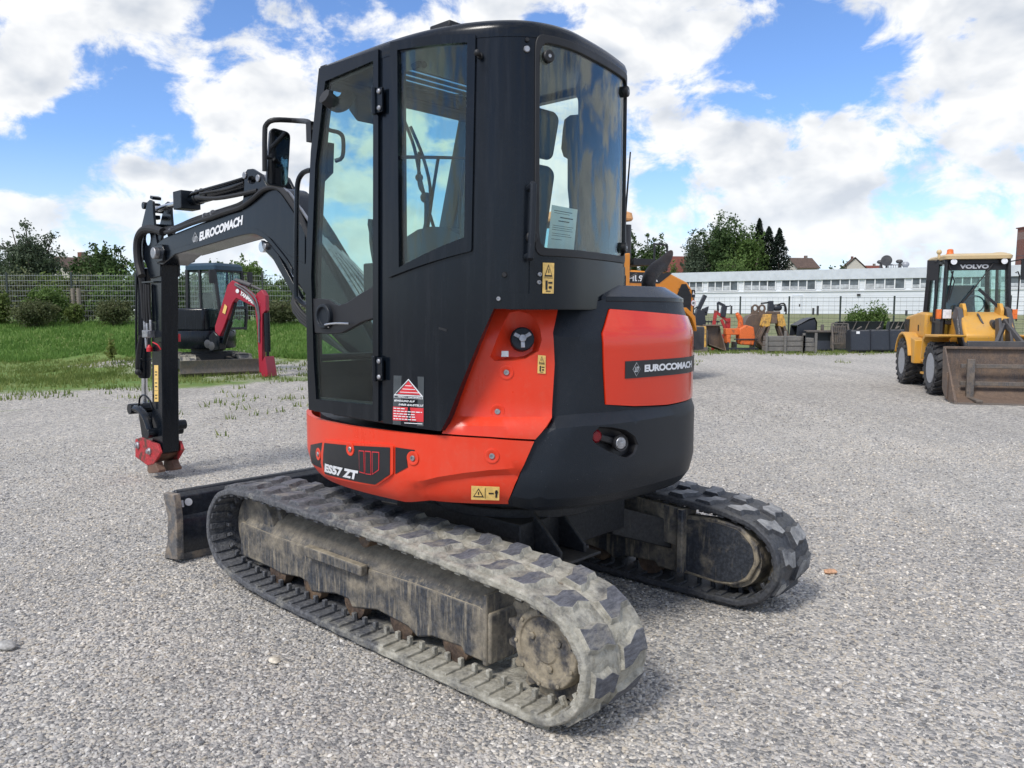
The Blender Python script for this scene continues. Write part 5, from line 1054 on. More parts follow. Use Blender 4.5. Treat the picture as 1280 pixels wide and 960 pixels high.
for s in (-1, 1):
    m.prism([(CX0+.05, s*(CW_-.01), 1.45), (-.14, s*(CW_-.01), 1.42), (-.12, s*(CW_-.05), cz1-.05), (CX0+.08, s*(CW_-.05), cz1-.05)], (0, -s*.006, 0)); m.prism([(-.09, s*(CW_-.01), 1.40), (CX1-.03, s*(CW_-.01), 1.36), (CX1-.1, s*(CW_-.05), cz1-.05), (-.08, s*(CW_-.05), cz1-.05)], (0, -s*.006, 0))
m.prism([(CX1, -CW_+.04, 1.34), (CX1, CW_-.04, 1.34), (CX1-.07, CW_-.08, cz1-.06), (CX1-.07, -CW_+.08, cz1-.06)], (-.006, 0, 0)); m.prism([(CX0, -CW_+.04, 1.46), (CX0, CW_-.04, 1.46), (CX0+.05, CW_-.08, cz1-.06), (CX0+.05, -CW_+.08, cz1-.06)], (.006, 0, 0)); m.build('window', M['loader_glass'], CABY)
m = MB(); m.loft([[V((x, y, z)) for x, y in rounded([(CX0-.04+i, -CW_-.01+i), (CX1+.06-i, -CW_-.01+i), (CX1+.06-i, CW_+.01-i), (CX0-.04+i, CW_+.01-i)], .12)] for z, i in ((2.52, .0), (2.58, -.01), (2.615, .03), (2.63, .15))]); m.ball((.2, .42, 2.61), (.28, .16, .045), 7); m.build('roof', M['roof_cream'], YL)
m = MB(); WP = Plane((CX1+.006, 0, 0), (0, 1, 0), (-.07, 0, 1.2)); put_poly(m, WP, [(-.56, 2.43), (.56, 2.43), (.55, 2.53), (-.55, 2.53)], .0); m.mi = 1
m2 = MB(); m2.box(CX1-.085, CX1-.06, -.55, .55, 2.31, 2.44); VIS = m2.build('sun_strip', M['black_plain'], CABY)
VP_ = Plane((CX1-.057, 0, 0), (0, 1, 0), (0, 0, 1)); m = MB(); put_text(m, VP_, 'VOLVO', (-.30, 2.345), (.20, 2.345), (-.30, 2.42), .003, .05); m.build('lettering', M['silver_mark'], VIS, 0, 0)
m = MB(); m.prism([(-.35, -.28, 1.30), (-.05, -.28, 1.32), (-.05, -.28, 1.45), (-.28, -.28, 1.45), (-.40, -.28, 2.05), (-.50, -.28, 2.05)], (0, .5, 0)); m.tube([(.32, .05, 1.0), (.22, .05, 1.5), (.18, .05, 1.62)], .03, 8); sw = [(.16 + .05*math.sin(t), .05 + .19*math.cos(t), 1.66 + .17*math.sin(t)) for t in np.linspace(0, 2*math.pi, 19)]; m.tube(sw, .015, 6, smooth=0); m.build('seat', plain('seat_blue', (.03, .06, .10), .7), YL, .03)
m = MB(); m.tube([(CX1-.03, .28, 2.45), (CX1+.03, -.05, 1.98), (CX1+.05, -.1, 1.9)], .012, 6, smooth=0); m.beam((CX1+.03, -.02, 2.02), (CX1+.05, -.42, 1.45), .02, .03); m.tube([(CX1-.03, -.50, 2.44), (CX1+.02, -.40, 2.1), (CX1+.03, -.48, 1.75)], .012, 6, smooth=0); m.beam((CX1-.02, -.42, 2.30), (CX1+.04, -.52, 1.7), .018, .025); m.beam((CX1+.05, .02, 1.95), (CX1+.32, .40, 1.50), .045, .05); m.build('wiper', M['black_plain'], YL)
for s in (-1, 1):
    m = MB(); m.tube([(CX1-.08, s*.58, 2.47), (CX1+.12, s*.74, 2.50), (CX1+.12, s*.78, 2.46)], .012, 6, smooth=0); m.box(CX1+.06, CX1+.10, s*.70, s*.90, 2.12, 2.50); m.build('mirror', M['black_plain'], YL, .02)
    m = MB(); m.mi = 0; m.box(CX1-.02, CX1+.06, s*.42, s*.60, 1.38, 1.58); m.mi = 1; m.box(CX1+.06, CX1+.07, s*.435, s*.585, 1.395, 1.565); m.mi = 2; m.box(CX1-.02, CX1+.065, s*.605, s*.69, 1.39, 1.57); m.build('headlight', [M['black_plain'], M['lamp'], M['amber']], YL, .006)
    m = MB(); m.mi = 0; m.lathe((CX1-.05, s*.43, 2.47), (1, 0, 0), [(0, .05), (.08, .065), (.09, .06)], 16); m.mi = 1; m.cyl((CX1+.038, s*.43, 2.47), (CX1+.046, s*.43, 2.47), .055, 16); m.build('work_light', [M['black_plain'], M['lamp']], YL)
    m = MB(); m.tube([(CX1-.02, s*.70, 1.35), (CX1-.04, s*.72, 2.2), (CX1-.06, s*.66, 2.25)], .014, 6, smooth=2); m.build('hand_rail', M['black_plain'], YL)
m = MB(); m.lathe((CX1-.2, -.44, 2.60), (0, 0, 1), [(0, .07), (.03, .07), (.05, .06), (.11, .055), (.125, .03)], 16); m.build('beacon', M['amber'], YL)
m = MB(); m.box(CX1-.35, CX1-.31, -.62, -.58, 2.55, 2.66); m.ball((CX1-.33, -.60, 2.68), .05, 6); m.build('cab_bracket', M['roof_cream'], YL)
# lift arms, cylinders, linkage, bucket
for s in (-1, 1):
    m = MB(); m.prism([(.62, s*.36, 1.42), (.80, s*.36, 1.62), (.98, s*.36, 1.58), (1.38, s*.36, .98), (1.98, s*.36, .50), (1.96, s*.36, .34), (1.80, s*.36, .36), (1.18, s*.36, .88), (.72, s*.36, 1.36)], (0, s*.09, 0)); la = m.build('lift_arm', M['machine_grey'], YL, .012)
    m = MB(); m.prism([(.60, s*.34, 1.10), (.95, s*.34, 1.10), (.96, s*.34, 1.56), (.86, s*.34, 1.68), (.70, s*.34, 1.68), (.60, s*.34, 1.55)], (0, -s*.06, 0)); m.build('arm_tower', YM, YL, .012)
    AP = Plane((0, s*.452, 0), (-s*.55, 0, s*.85) if s < 0 else (.55, 0, -.85), (s*.85, 0, s*.55) if s < 0 else (.85, 0, .55)); m = MB()
    if s < 0:
        LP = Plane((1.02, -.4525, 1.43), (.53, 0, -.85), (.85, 0, .53)); put_text(m, LP, 'VOLVO', (0, -.05), (.36, -.05), (0, .03), .002, .03); m.build('arm_lettering', M['silver_mark'], la, 0, 0)
    m = MB(); m.cyl((.80, s*.25, .80), (1.5, s*.25, .72), .055, 14); m.cyl((1.5, s*.25, .72), (1.8, s*.25, .66), .03, 10); m.build('lift_cylinder', M['machine_grey'], YL)
m = MB(); m.cyl((.75, .10, 1.33), (1.35, .10, 1.30), .075, 16); m.cyl((1.35, .10, 1.30), (1.62, .10, 1.28), .04, 12); m.tube([(.8, .02, 1.34), (.95, -.10, 1.48), (1.15, -.12, 1.42), (1.2, -.05, 1.2), (1.0, -.12, 1.02)], .017, 8, smooth=4); m.build('tilt_cylinder', M['machine_grey'], YL)
m = MB()
for y in (.02, .18): m.prism([(1.50, y, 1.40), (1.68, y, 1.42), (1.86, y, .95), (2.0, y, .58), (1.84, y, .52), (1.58, y, .92)], (0, .05, 0))
m.beam((1.60, .12, 1.38), (1.98, .36, .92), .06, .09); m.beam((1.66, .12, 1.30), (1.98, -.12, .86), .06, .09); m.build('tilt_link', M['machine_grey'], YL, .01)
m = MB(); m.box(1.96, 2.04, -.55, .62, .26, 1.02); m.build('quick_coupler', M['machine_grey'], YL, .01)
BKp = [(2.02, .90), (2.05, .88), (2.06, .55), (2.10, .28), (2.20, .14), (2.36, .06), (2.86, .012)]
bm_ = bucket(None, 'x', 1.84, BKp, None); bm_.prism([(2.02, -1.0, .86), (2.02, 1.0, .86), (2.10, 1.0, .93), (2.02, 1.0, .93)][:4], (0, 0, 0.0001)) if False else None
bm_.box(2.0, 2.12, -.92, .92, .885, .925)
BK = bm_.build('bucket', M['bucket_rust'], YL, .006)
for s in (-1, 1):
    m = MB(); m.prism([(2.04, s*.92, .92), (2.16, s*.92, .90), (2.84, s*.92, .06), (2.86, s*.92, .01), (2.3, s*.92, .03), (2.10, s*.92, .2)], (0, s*.02, 0)); m.box(2.4, 2.46, s*.94, s*.96, .05, .5); m.build('side_cutter', M['bucket_rust'], BK, .004)
m = MB(); m.box(2.5, 2.90, -.95, .95, .004, .022); m.build('cutting_edge', M['old_steel'], BK, .003)
m = MB()
for z in (.60, .30): m.box(2.22, 2.27, -.70, .80, z-.035, z+.035)
for y in (-.56, .45): m.box(2.27, 2.33, y-.06, y+.06, .06, .72); m.box(2.30, 2.85, y-.05, y+.05, .03, .07)
m = m; o = m.build('pallet_forks', M['old_steel'], None, .006); o.matrix_world = Matrix.Translation(YL.location) @ Matrix.Rotation(YL.rotation_euler.z, 4, 'Z'); tagit(o, 'worn grey pallet fork frame lying inside the rusty bucket of the yellow wheel loader', 'pallet forks')
# ---- orange loader (behind the excavator) ----------------------------
OH = V((-.86, -.51)); OL = thing('wheel_loader', 'orange wheel loader with tall dark cab, half hidden behind the black excavator', 'wheel loader', (1.52, 17.75, 0), math.atan2(OH.y, OH.x))
OM = M['loader_orange']; OL.scale = (1.06, 1.06, 1.06)
for x in (1.25, -1.35):
    for y in (.95, -.95): wheel(OL, (x, y, .70), (0, 1, 0), .70, .50)
m = MB(); prof = [(-2.45, 1.05), (-2.45, 1.85), (-2.25, 2.16), (-1.7, 2.34), (-.25, 2.40), (-.05, 1.7), (.05, 1.2), (-.9, 1.0)]; ringL = []
m.loft([[V((x, y*(1 if i else 1), z)) for x, z in [(px_ + (.06 if abs(y) > .7 and px_ < -2 else 0), pz - (.10 if abs(y) > .7 and pz > 2 else 0)) for px_, pz in prof]] for i, y in enumerate((-.82, -.74, .74, .82))]); OHD = m.build('engine_hood', OM, OL, .04, 35, 3)
OP = Plane((0, .823, 0), (-1, 0, 0), (0, 0, 1)); m = MB(); m.mi = 0; put_poly(m, OP, [(.50, 2.02), (1.40, 2.02), (1.75, 2.24), (.50, 2.24)], .003); m.mi = 1; put_text(m, OP, 'HL955A', (.58, 2.06), (1.36, 2.06), (.58, 2.18), .006, .03); m.build('model_plate', [M['dark_mark'], M['white_mark']], OHD, 0, 0)
m = MB(); m.prism([(-.62, .72, 2.62), (-.48, .72, 2.60), (.10, .72, 1.75), (.16, .72, 1.2), (-.62, .72, 1.2)], (0, .115, 0)); m.build('side_panel', OM, OL, .02)
m = MB(); gp = [(1.85, 1.25), (2.28, 1.25), (2.30, 1.80), (2.15, 2.02), (2.02, 2.02), (1.90, 1.80)]; put_poly(m, OP, gp, .006)
for z in np.linspace(1.35, 1.9, 6): put_poly(m, OP, [(1.93, z), (2.25, z), (2.25, z+.025), (1.93, z+.025)], .012)
m.build('grille', M['black_plain'], OHD, 0, 0)
m = MB(); m.mi = 0; RP = Plane((-2.455, 0, 0), (0, -1, 0), (0, 0, 1))
tt = [(2.36 + .06*math.cos(t), 1.62 + .06*math.sin(t)) for t in np.linspace(0, 2*math.pi, 19)[:-1]]; m.mi = 1; put_poly(m, OP, [(2.36+(p[0]-2.36)*1.15, 1.62+(p[1]-1.62)*1.15) for p in tt], .004); m.mi = 0; put_poly(m, OP, tt, .006); m.mi = 2; put_text(m, OP, '40', (2.325, 1.595), (2.395, 1.595), (2.325, 1.645), .009, .03); m.mi = 2; put_poly(m, OP, [(2.31, 1.74), (2.41, 1.74), (2.41, 1.90), (2.31, 1.90)], .005); m.mi = 0; put_poly(m, OP, [(2.33, 1.80), (2.39, 1.80), (2.36, 1.88)], .008); m.build('speed_sticker', [M['white_mark'], M['red_mark'], M['dark_mark']], OHD, 0, 0)
m = MB(); m.box(-2.60, -2.0, -.95, .95, .62, 1.12); m.box(-.9, 1.7, -.45, .45, .55, 1.1); m.box(-2.1, -.5, -.6, .6, .6, 1.2); m.build('chassis', DK, OL, .03)
for s in (-1, 1):
    m = MB(); m.prism([(-2.15, s*.72, 1.02), (-2.10, s*.72, 1.34), (-1.85, s*.72, 1.52), (-.85, s*.72, 1.52), (-.55, s*.72, 1.25), (-.55, s*.72, 1.0), (-.72, s*.72, 1.2), (-.95, s*.72, 1.44), (-1.8, s*.72, 1.44), (-2.0, s*.72, 1.3)], (0, s*.46, 0)); m.build('rear_fender', OM if s > 0 else OM, OL, .012)
    m = MB(); m.box(-.5, .3, s*.75, s*1.05, .55, .60); m.box(-.5, .3, s*.75, s*1.05, .85, .90); m.box(-.5, -.45, s*.78, s*.84, .5, 1.4); m.build('step', DK, OL, .006)
    m = MB(); m.prism([(.55, s*.5, 1.3), (.95, s*.5, 1.75), (1.3, s*.5, 1.7), (2.3, s*.5, .62), (2.25, s*.5, .4), (1.95, s*.5, .45), (1.1, s*.5, 1.2)], (0, s*.12, 0)); m.build('lift_arm', OM, OL, .02)
    m = MB(); m.prism([(.55, s*.70, 1.05), (.75, s*.70, 1.45), (1.7, s*.70, 1.47), (1.72, s*.70, 1.52), (.70, s*.70, 1.52), (.45, s*.70, 1.05)], (0, s*.46, 0)); m.build('front_fender', DK, OL, .012)
oc = MB()
for s in (-1, 1):
    oc.beam((-.58, s*.70, 1.5), (-.55, s*.66, 3.26), .12, .12); oc.beam((.72, s*.68, 1.4), (.50, s*.62, 3.26), .09, .09); oc.beam((.05, s*.70, 1.2), (.02, s*.66, 3.26), .07, .07); oc.prism([(-.6, s*.72, 1.15), (.75, s*.72, 1.15), (.75, s*.72, 1.75), (-.6, s*.72, 1.75)], (0, -s*.04, 0))
    oc.beam((-.56, s*.66, 3.24), (.5, s*.63, 3.24), .08, .1)
for x, z in ((-.56, 3.22), (.52, 3.22), (-.58, 1.75), (.72, 1.7)): oc.beam((x, -.66, z), (x, .66, z), .09, .1)
OC = oc.build('cab', M['black_plain'], OL, .01)
m = MB()
for s in (-1, 1): m.prism([(-.56, s*.69, 1.75), (.70, s*.67, 1.75), (.51, s*.62, 3.2), (-.55, s*.655, 3.2)], (0, -s*.006, 0))
m.prism([(-.60, -.66, 1.8), (-.60, .66, 1.8), (-.57, .62, 3.2), (-.57, -.62, 3.2)], (.006, 0, 0)); m.prism([(.72, -.64, 1.75), (.72, .64, 1.75), (.52, .6, 3.2), (.52, -.6, 3.2)], (-.006, 0, 0)); m.build('window', M['loader_glass'], OC)
m = MB(); m.loft([[V((x, y, z)) for x, y in rounded([(-.82+i, -.74+i), (.70-i, -.70+i), (.70-i, .70-i), (-.82+i, .74-i)], .14)] for z, i in ((3.28, .02), (3.32, .0), (3.44, .02), (3.48, .10))]); m.build('roof', plain('roof_orange', (.72, .36, .14), .5), OL)
m = MB(); m.cyl((-.80, .46, 2.3), (-.80, .46, 3.22), .11, 16); m.build('air_cleaner', M['machine_grey'], OL)
m = MB(); m.lathe((-1.0, -.35, 2.35), (0, 0, 1), [(0, .06), (.5, .06), (.52, .05)], 12); m.tube([(-1.35, .70, 1.9), (-1.35, .72, 2.75), (-1.42, .66, 2.84), (-1.75, .6, 2.84), (-1.80, .6, 2.80), (-1.80, .6, 2.3)], .022, 8, smooth=2); m.box(-1.3, -.75, -.5, .78, 2.39, 2.52); m.build('hood_rail', M['black_plain'], OL)
m = MB(); m.tube([(-.55, .74, 2.05), (-.72, .92, 2.2), (-.72, .95, 2.05)], .015, 6); m.box(-.58, -.5, .73, .78, 1.85, 2.15); m.build('hand_rail', M['black_plain'], OL)
bm_ = bucket(None, 'x', 2.5, [(2.30, 1.1), (2.34, 1.05), (2.32, .6), (2.40, .25), (2.62, .08), (3.3, .012)], None); bm_.build('bucket', M['old_steel'], OL, .006)
m = MB(); m.box(2.0, 2.32, -.6, .6, .35, .95); m.cyl((1.0, 0, 1.55), (2.0, 0, 1.0), .07, 12); m.build('bucket_coupler', DK, OL, .01)
# ---- red mini excavator (left) ---------------------------------------
RX = thing('mini_excavator', 'small red and black mini excavator with blade down, parked on the grass edge', 'excavator', (-7.62, 20.0, 0), math.atan2(-.84, .54))
for s in (-1, 1):
    m = MB(); pr = [(-.85, .02), (.85, .02), (1.08, .14), (1.12, .30), (1.0, .45), (.8, .47), (-.75, .47), (-.98, .42), (-1.08, .26), (-1.0, .1)]; pr = [(p.x, p.y) for p in catmull([(a, b, 0) for a, b in pr], 4, True)]
    m.prism([(x, s*.82, z) for x, z in pr], (0, -s*.34, 0), holes=[[(x*.91, s*.82, .245 + (z-.245)*.78) for x, z in pr]])
    for k in range(44):
        i = k*len(pr)/44; a = V(pr[int(i) % len(pr)]); b = V(pr[(int(i)+1) % len(pr)]); p = a.lerp(b, i % 1); t = (b-a).normalized(); m.obox((p.x + t.y*.012, s*.65, p.y - t.x*.012), ((t.x, 0, t.y), (0, 1, 0), (t.y, 0, -t.x)), (.035, .165, .018))
    m.build('track', M['track_rubber'], RX); m = MB(); m.box(-.85, .85, s*.52, s*.78, .14, .38); m.build('track_frame', M['car_black'], RX, .02)
m = MB(); m.box(-.5, .5, -.5, .5, .25, .5); m.cyl((0, 0, .48), (0, 0, .62), .38, 24); m.beam((.4, .35, .38), (1.45, .45, .28), .1, .12); m.beam((.4, -.35, .38), (1.45, -.45, .28), .1, .12); m.build('car_body', M['car_black'], RX, .01)
m = MB(); m.prism([(1.42, -.92, .02), (1.50, -.92, .10), (1.47, -.92, .22), (1.53, -.92, .40), (1.49, -.92, .40), (1.43, -.92, .24), (1.43, -.92, .12), (1.40, -.92, .03)], (0, 1.84, 0)); m.build('dozer_blade', M['old_steel'], RX, .004)
hy = R(34)                                     # the house is slewed to its left
RXc, RXs = math.cos(hy), math.sin(hy)
def hs(m):                                      # turn a mesh about the slew axis
    m.v = [(x*RXc - y*RXs, x*RXs + y*RXc, z) for x, y, z in m.v]; return m
m = MB(); m.loft([[V((.74*math.cos(t)*(1.0 if math.cos(t) < 0 else .95) - .05, .76*math.sin(t), z))*(k) + V((0, 0, z*(1-k))) for t in np.linspace(0, 2*math.pi, 41)[:-1]] for z, k in ((.62, .97), (.66, 1.), (1.02, 1.), (1.06, .98))]); hs(m).build('house', M['black_paint'], RX, .01)
m = MB(); m.prism([(-.78, -.72, 1.05), (-.2, -.74, 1.05), (.45, -.55, 1.05), (.45, -.10, 1.05), (-.25, .0, 1.05), (-.25, .55, 1.05), (-.6, .5, 1.05)], (0, 0, .55)); hs(m).build('engine_cover', M['black_paint'], RX, .05, 35, 3)
hc = MB(); fx, bx, yl, yr = .62, -.38, .70, -.22
for y in (yl, yr):
    hc.beam((fx-.02, y, 1.06), (fx+.04, y, 1.5), .07, .06); hc.beam((fx+.04, y, 1.5), (fx-.10, y, 2.55), .07, .06); hc.beam((bx, y, 1.06), (bx+.04, y, 2.55), .08, .08); hc.beam((.08, y, 1.06), (.06, y, 2.55), .06, .05); hc.beam((bx, y, 1.58), (.1, y, 1.58), .05, .06)
    hc.prism([(bx, y, 1.05), (.08, y, 1.05), (.08, y, 1.58), (bx, y, 1.6)], (0, -.03 if y > 0 else .03, 0))
for x, z in ((fx-.10, 2.52), (fx+.04, 1.62), (fx, 1.1), (bx+.04, 2.52), (bx, 1.5)): hc.beam((x, yl, z), (x, yr, z), .05, .06)
HCB = hs(hc).build('cab', M['black_plain'], RX, .008)
m = MB()
for y in (yl, yr): m.prism([(fx, y, 1.1), (fx+.04, y, 1.5), (fx-.10, y, 2.5), (bx+.05, y, 2.5), (bx+.02, y, 1.6), (.1, y, 1.58), (.1, y, 1.1)], (0, -.006 if y > 0 else .006, 0))
m.prism([(fx+.04, yl, 1.5), (fx+.04, yr, 1.5), (fx-.10, yr, 2.5), (fx-.10, yl, 2.5)], (-.006, 0, 0)); m.prism([(fx, yl, 1.12), (fx, yr, 1.12), (fx+.04, yr, 1.48), (fx+.04, yl, 1.48)], (-.006, 0, 0)); hs(m).build('window', M['loader_glass'], HCB)
m = MB(); m.loft([[V((x, y, z)) for x, y in rounded([(bx-.03+i, yr-.04+i), (fx-.04-i, yr-.04+i), (fx-.04-i, yl+.04-i), (bx-.03+i, yl+.04-i)], .1)] for z, i in ((2.54, 0), (2.64, .0), (2.70, .05), (2.71, .12))]); hs(m).build('roof', M['navy'], RX)
m = MB(); m.prism([(-.2, .02, 1.35), (.2, .02, 1.37), (.2, .02, 1.5), (-.14, .02, 1.5), (-.22, .02, 2.0), (-.3, .02, 2.0)], (0, .45, 0)); hs(m).build('seat', M['interior'], RX, .03)
m = MB(); m.box(fx+.0, fx+.05, yr-.30, yr-.12, 2.2, 2.52); m.tube([(fx-.1, yr, 2.5), (fx+.02, yr-.2, 2.5)], .015, 6, smooth=0); hs(m).build('mirror', M['black_plain'], RX, .01); m = MB(); m.box(fx+.0, fx+.05, yl+.10, yl+.26, 2.25, 2.52); m.tube([(fx-.1, yl, 2.5), (fx+.02, yl+.18, 2.5)], .015, 6, smooth=0); hs(m).build('mirror', M['black_plain'], RX, .01)
m = MB(); m.beam((fx-.05, .3, 2.5), (fx+.05, .1, 1.98), .02, .02); m.beam((fx-.05, .36, 2.5), (fx+.055, .16, 1.98), .02, .02); hs(m).build('wiper', M['black_plain'], RX)
# swing bracket, boom, arm in one upright plane
RXY = math.atan2(-.84, .54)
def rxl(x, y): c, q = math.cos(-RXY), math.sin(-RXY); return V((x*c - y*q, x*q + y*c, 0))
BX0 = rxl(-7.08+7.62, 19.15-20.0); fwd = rxl(.92, -.39).normalized(); sde = V((-fwd.y, fwd.x, 0))
def bp(a, z, w=0.): return BX0 + fwd*a*.76 + sde*w + V((0, 0, z*.90))
YR = M['yanred']
m = MB(); m.prism([bp(-.15, .62, -.12), bp(.25, .68, -.12), bp(.28, 1.02, -.12), bp(.05, 1.18, -.12), bp(-.15, 1.05, -.12)], sde*.24); m.build('swing_bracket', M['black_paint'], RX, .02)
bpoly = [(.06, 1.15), (.22, 1.02), (.40, 1.25), (.80, 1.92), (.95, 2.04), (1.72, 1.78), (1.86, 1.80), (1.88, 1.92), (1.00, 2.44), (.80, 2.50), (.62, 2.38), (.46, 2.05), (.06, 1.30)]
m = MB(); m.prism([bp(a, z, -.075) for a, z in bpoly], sde*.15); RB = m.build('boom', YR, RX, .012)
P1 = Plane(bp(0, 0, -.092), fwd, (0, 0, 1)); m = MB(); put_text(m, P1, 'YANMAR', (.84, 1.93), (1.24, 1.69), (.89, 2.01), .003, .05)
put_poly(m, P1, [(.78 + .05*math.cos(t), 2.0 + .05*math.sin(t)) for t in np.linspace(0, 2*math.pi, 15)[:-1]], .003); m.build('boom_lettering', M['white_mark'], RB, 0, 0); m = MB(); put_poly(m, P1, [(.31, 1.50), (.39, 1.46), (.46, 1.64), (.39, 1.70)], .003); m.build('boom_sticker', M['yellow_mark'], RB, 0, 0)
m = MB(); m.prism([bp(a, z, -.065) for a, z in ((1.62, 1.9), (1.72, 2.15), (1.92, 2.25), (2.06, 2.10), (2.06, 1.72), (1.92, 1.62), (1.90, 1.3), (1.86, .12), (1.74, .12), (1.70, 1.3), (1.66, 1.7))], sde*.13); m.build('arm', YR, RX, .012)
m = MB(); m.prism([bp(a, z, -.16) for a, z in ((1.90, .35), (2.08, .55), (2.16, .20), (2.18, .03), (1.96, .02), (1.9, .15))], sde*.32); m.build('quick_hitch', YR, RX, .01)
m = MB(); m.cyl(bp(2.02, 1.66), bp(2.02, .66), .07, 14); m.cyl(bp(2.02, .66), bp(2.02, .42), .035, 10); m.build('bucket_cylinder', M['black_paint'], RX)
m = MB(); m.cyl(bp(.86, 2.50), bp(1.45, 2.36), .055, 14); m.cyl(bp(1.45, 2.36), bp(1.85, 2.24), .03, 10); m.build('arm_cylinder', M['machine_grey'], RX)
m = MB(); m.cyl(bp(.30, .85), bp(.62, 1.45), .06, 14); m.cyl(bp(.62, 1.45), bp(.85, 1.92), .032, 10); m.build('boom_cylinder', M['black_paint'], RX)
m = MB(); m.tube([bp(.95, 2.38, -.11), bp(1.35, 2.22, -.13), bp(1.68, 1.95, -.13), bp(1.80, 1.6, -.09), bp(1.80, 1.2, -.085), bp(1.79, .9, -.08)], .022, 8, smooth=4); m.tube([bp(.95, 2.42, -.10), bp(1.38, 2.28, -.12), bp(1.74, 2.0, -.10), bp(1.84, 1.5, -.085)], .018, 8, smooth=4); m.box(0, 0, 0, 0, 0, 0) if False else None; m.build('boom_hoses', plain('hose_grey', (.12, .12, .125), .5), RX)
for k, (a, z) in enumerate(((.35, .9), (.5, .85))):
    m = MB(); m.lathe(bp(a-.3, z-.05, -.3), -sde, [(0, .09), (.02, .1), (.03, .07)], 14); m.build('hose_flange', M['machine_grey'], RX)
# ================================================================== SCRAP ROW, FENCES, BUILDINGS, TREES
def Z(x, y): return float(height(x, y))
def wpos(u, d): return (u-640)/CF*d
class Row:                                      # local builder at pixel column u, depth d: X right, Y away, Z up
    def __init__(s, u, d): s.o = V((wpos(u, d), d, Z(wpos(u, d), d))); s.k = d/CF
def rowthing(name, label, cat, u, d, rz=0., group=None):
    x = wpos(u, d); return thing(name, label, cat, (x, d, Z(x, d)), rz, group)
D0 = 30.5; K = D0/CF
M['faded_black'] = muddy('faded_black', (.014, .017, .023), (.11, .10, .085), .58, .8, 3, True, rough=.6, topmud=.4)
M['orange_old'] = muddy('orange_old', (.55, .10, .018), (.16, .09, .05), .52, .7, 5, False, topmud=.3)
M['red_old'] = muddy('red_old', (.30, .022, .022), (.13, .08, .06), .5, .7, 5, False, topmud=.3)
M['yellow_old'] = muddy('yellow_old', (.52, .27, .05), (.17, .11, .07), .46, .66, 5, True, topmud=.3)
M['wood_grey'] = muddy('wood_grey', (.10, .095, .088), (.22, .205, .18), .4, .65, 6, True, topmud=.6)
o = rowthing('hydraulic_hammer', 'black upright hydraulic hammer standing beside the red implement frame', 'hydraulic hammer', 873, D0+1.2)
m = MB(); m.prism([(-.20, -.15, .0), (.22, -.15, .0), (.24, -.15, 1.1), (.18, -.15, 1.55), (-.12, -.15, 1.6), (-.24, -.15, 1.15)], (0, .3, 0)); m.build('housing', M['faded_black'], o, .02); m = MB(); m.beam((-.05, 0, 1.55), (.22, 0, 2.15), .16, .16); m.box(-.30, .30, -.1, .1, 1.35, 1.45); m.prism([(.1, -.1, 1.6), (.36, -.1, 1.72), (.3, -.1, 1.4)], (0, .2, 0)); m.build('bracket', M['faded_black'], o, .02); m = MB(); m.tube([(-.1, -.1, 1.7), (-.3, -.12, 1.5), (-.22, -.15, 1.1)], .03, 6); m.build('hose', M['rubber'], o)
o = rowthing('counterweight_block', 'yellow rust-streaked steel weight block beside the brown bucket', 'weight', 872.5, D0-.6)
m = MB(); m.prism([(-.28, -.25, .02), (.26, -.25, .02), (.24, -.25, .95), (-.28, -.25, .98)], (0, .5, 0)); m.build('block', M['yellow_old'], o, .03); m = MB(); m.box(.24, .30, -.2, .2, .05, .8); m.box(-.3, .3, -.3, -.24, .0, .18); m.build('mounting_plate', M['old_steel'], o, .01)
o = rowthing('rake', 'dark tined rake leaning against the fence behind the brown bucket', 'rake', 882, D0+1.9)
m = MB()
for k in range(7): m.beam((-.35+k*.12, 0, .0), (-.2+k*.12, .25, 1.15), .03, .03)
m.beam((-.25, .24, 1.1), (.6, .24, 1.1), .06, .06); m.build('tines', M['faded_black'], o)
o = rowthing('excavator_bucket', 'small brown open digging bucket lying on its back on the verge', 'bucket', 893, D0-.3, R(8))
m = MB(); m.prism([(-.32, -.35, .98), (.36, -.35, .92), (.34, -.35, .05), (.10, -.35, .0), (-.05, -.35, .30), (-.34, -.35, .36)], (0, .05, 0), holes=None or ()) if False else None
m.prism([(-.34, .35, .96), (.34, .35, .96), (.34, .35, .1), (-.34, .35, .3)], (0, .04, 0)); m.prism([(.30, -.35, .05), (.34, -.35, .05), (.34, .37, .95), (.30, .37, .95)], (.0, .0, .0)) if False else None
m.prism([(.31, -.35, .02), (.31, .38, .02), (.31, .38, .97)], (.03, 0, 0)); m.prism([(-.34, -.30, .30), (-.34, .38, .25), (-.34, .38, .97), (-.34, .1, .97)], (.03, 0, 0)); m.prism([(-.34, -.34, .26), (.34, -.36, .0), (.34, .37, .0), (-.34, .37, .26)], (0, 0, .04)); m.prism([(-.34, .12, .95), (.34, .12, .95), (.34, .38, .97), (-.34, .38, .97)], (0, 0, .03)); m.build('shell', M['bucket_rust'], o, .008)
o = rowthing('implement_frame', 'faded red three-point frame with black hoses on top, behind the brown bucket', 'implement frame', 899, D0+.8)
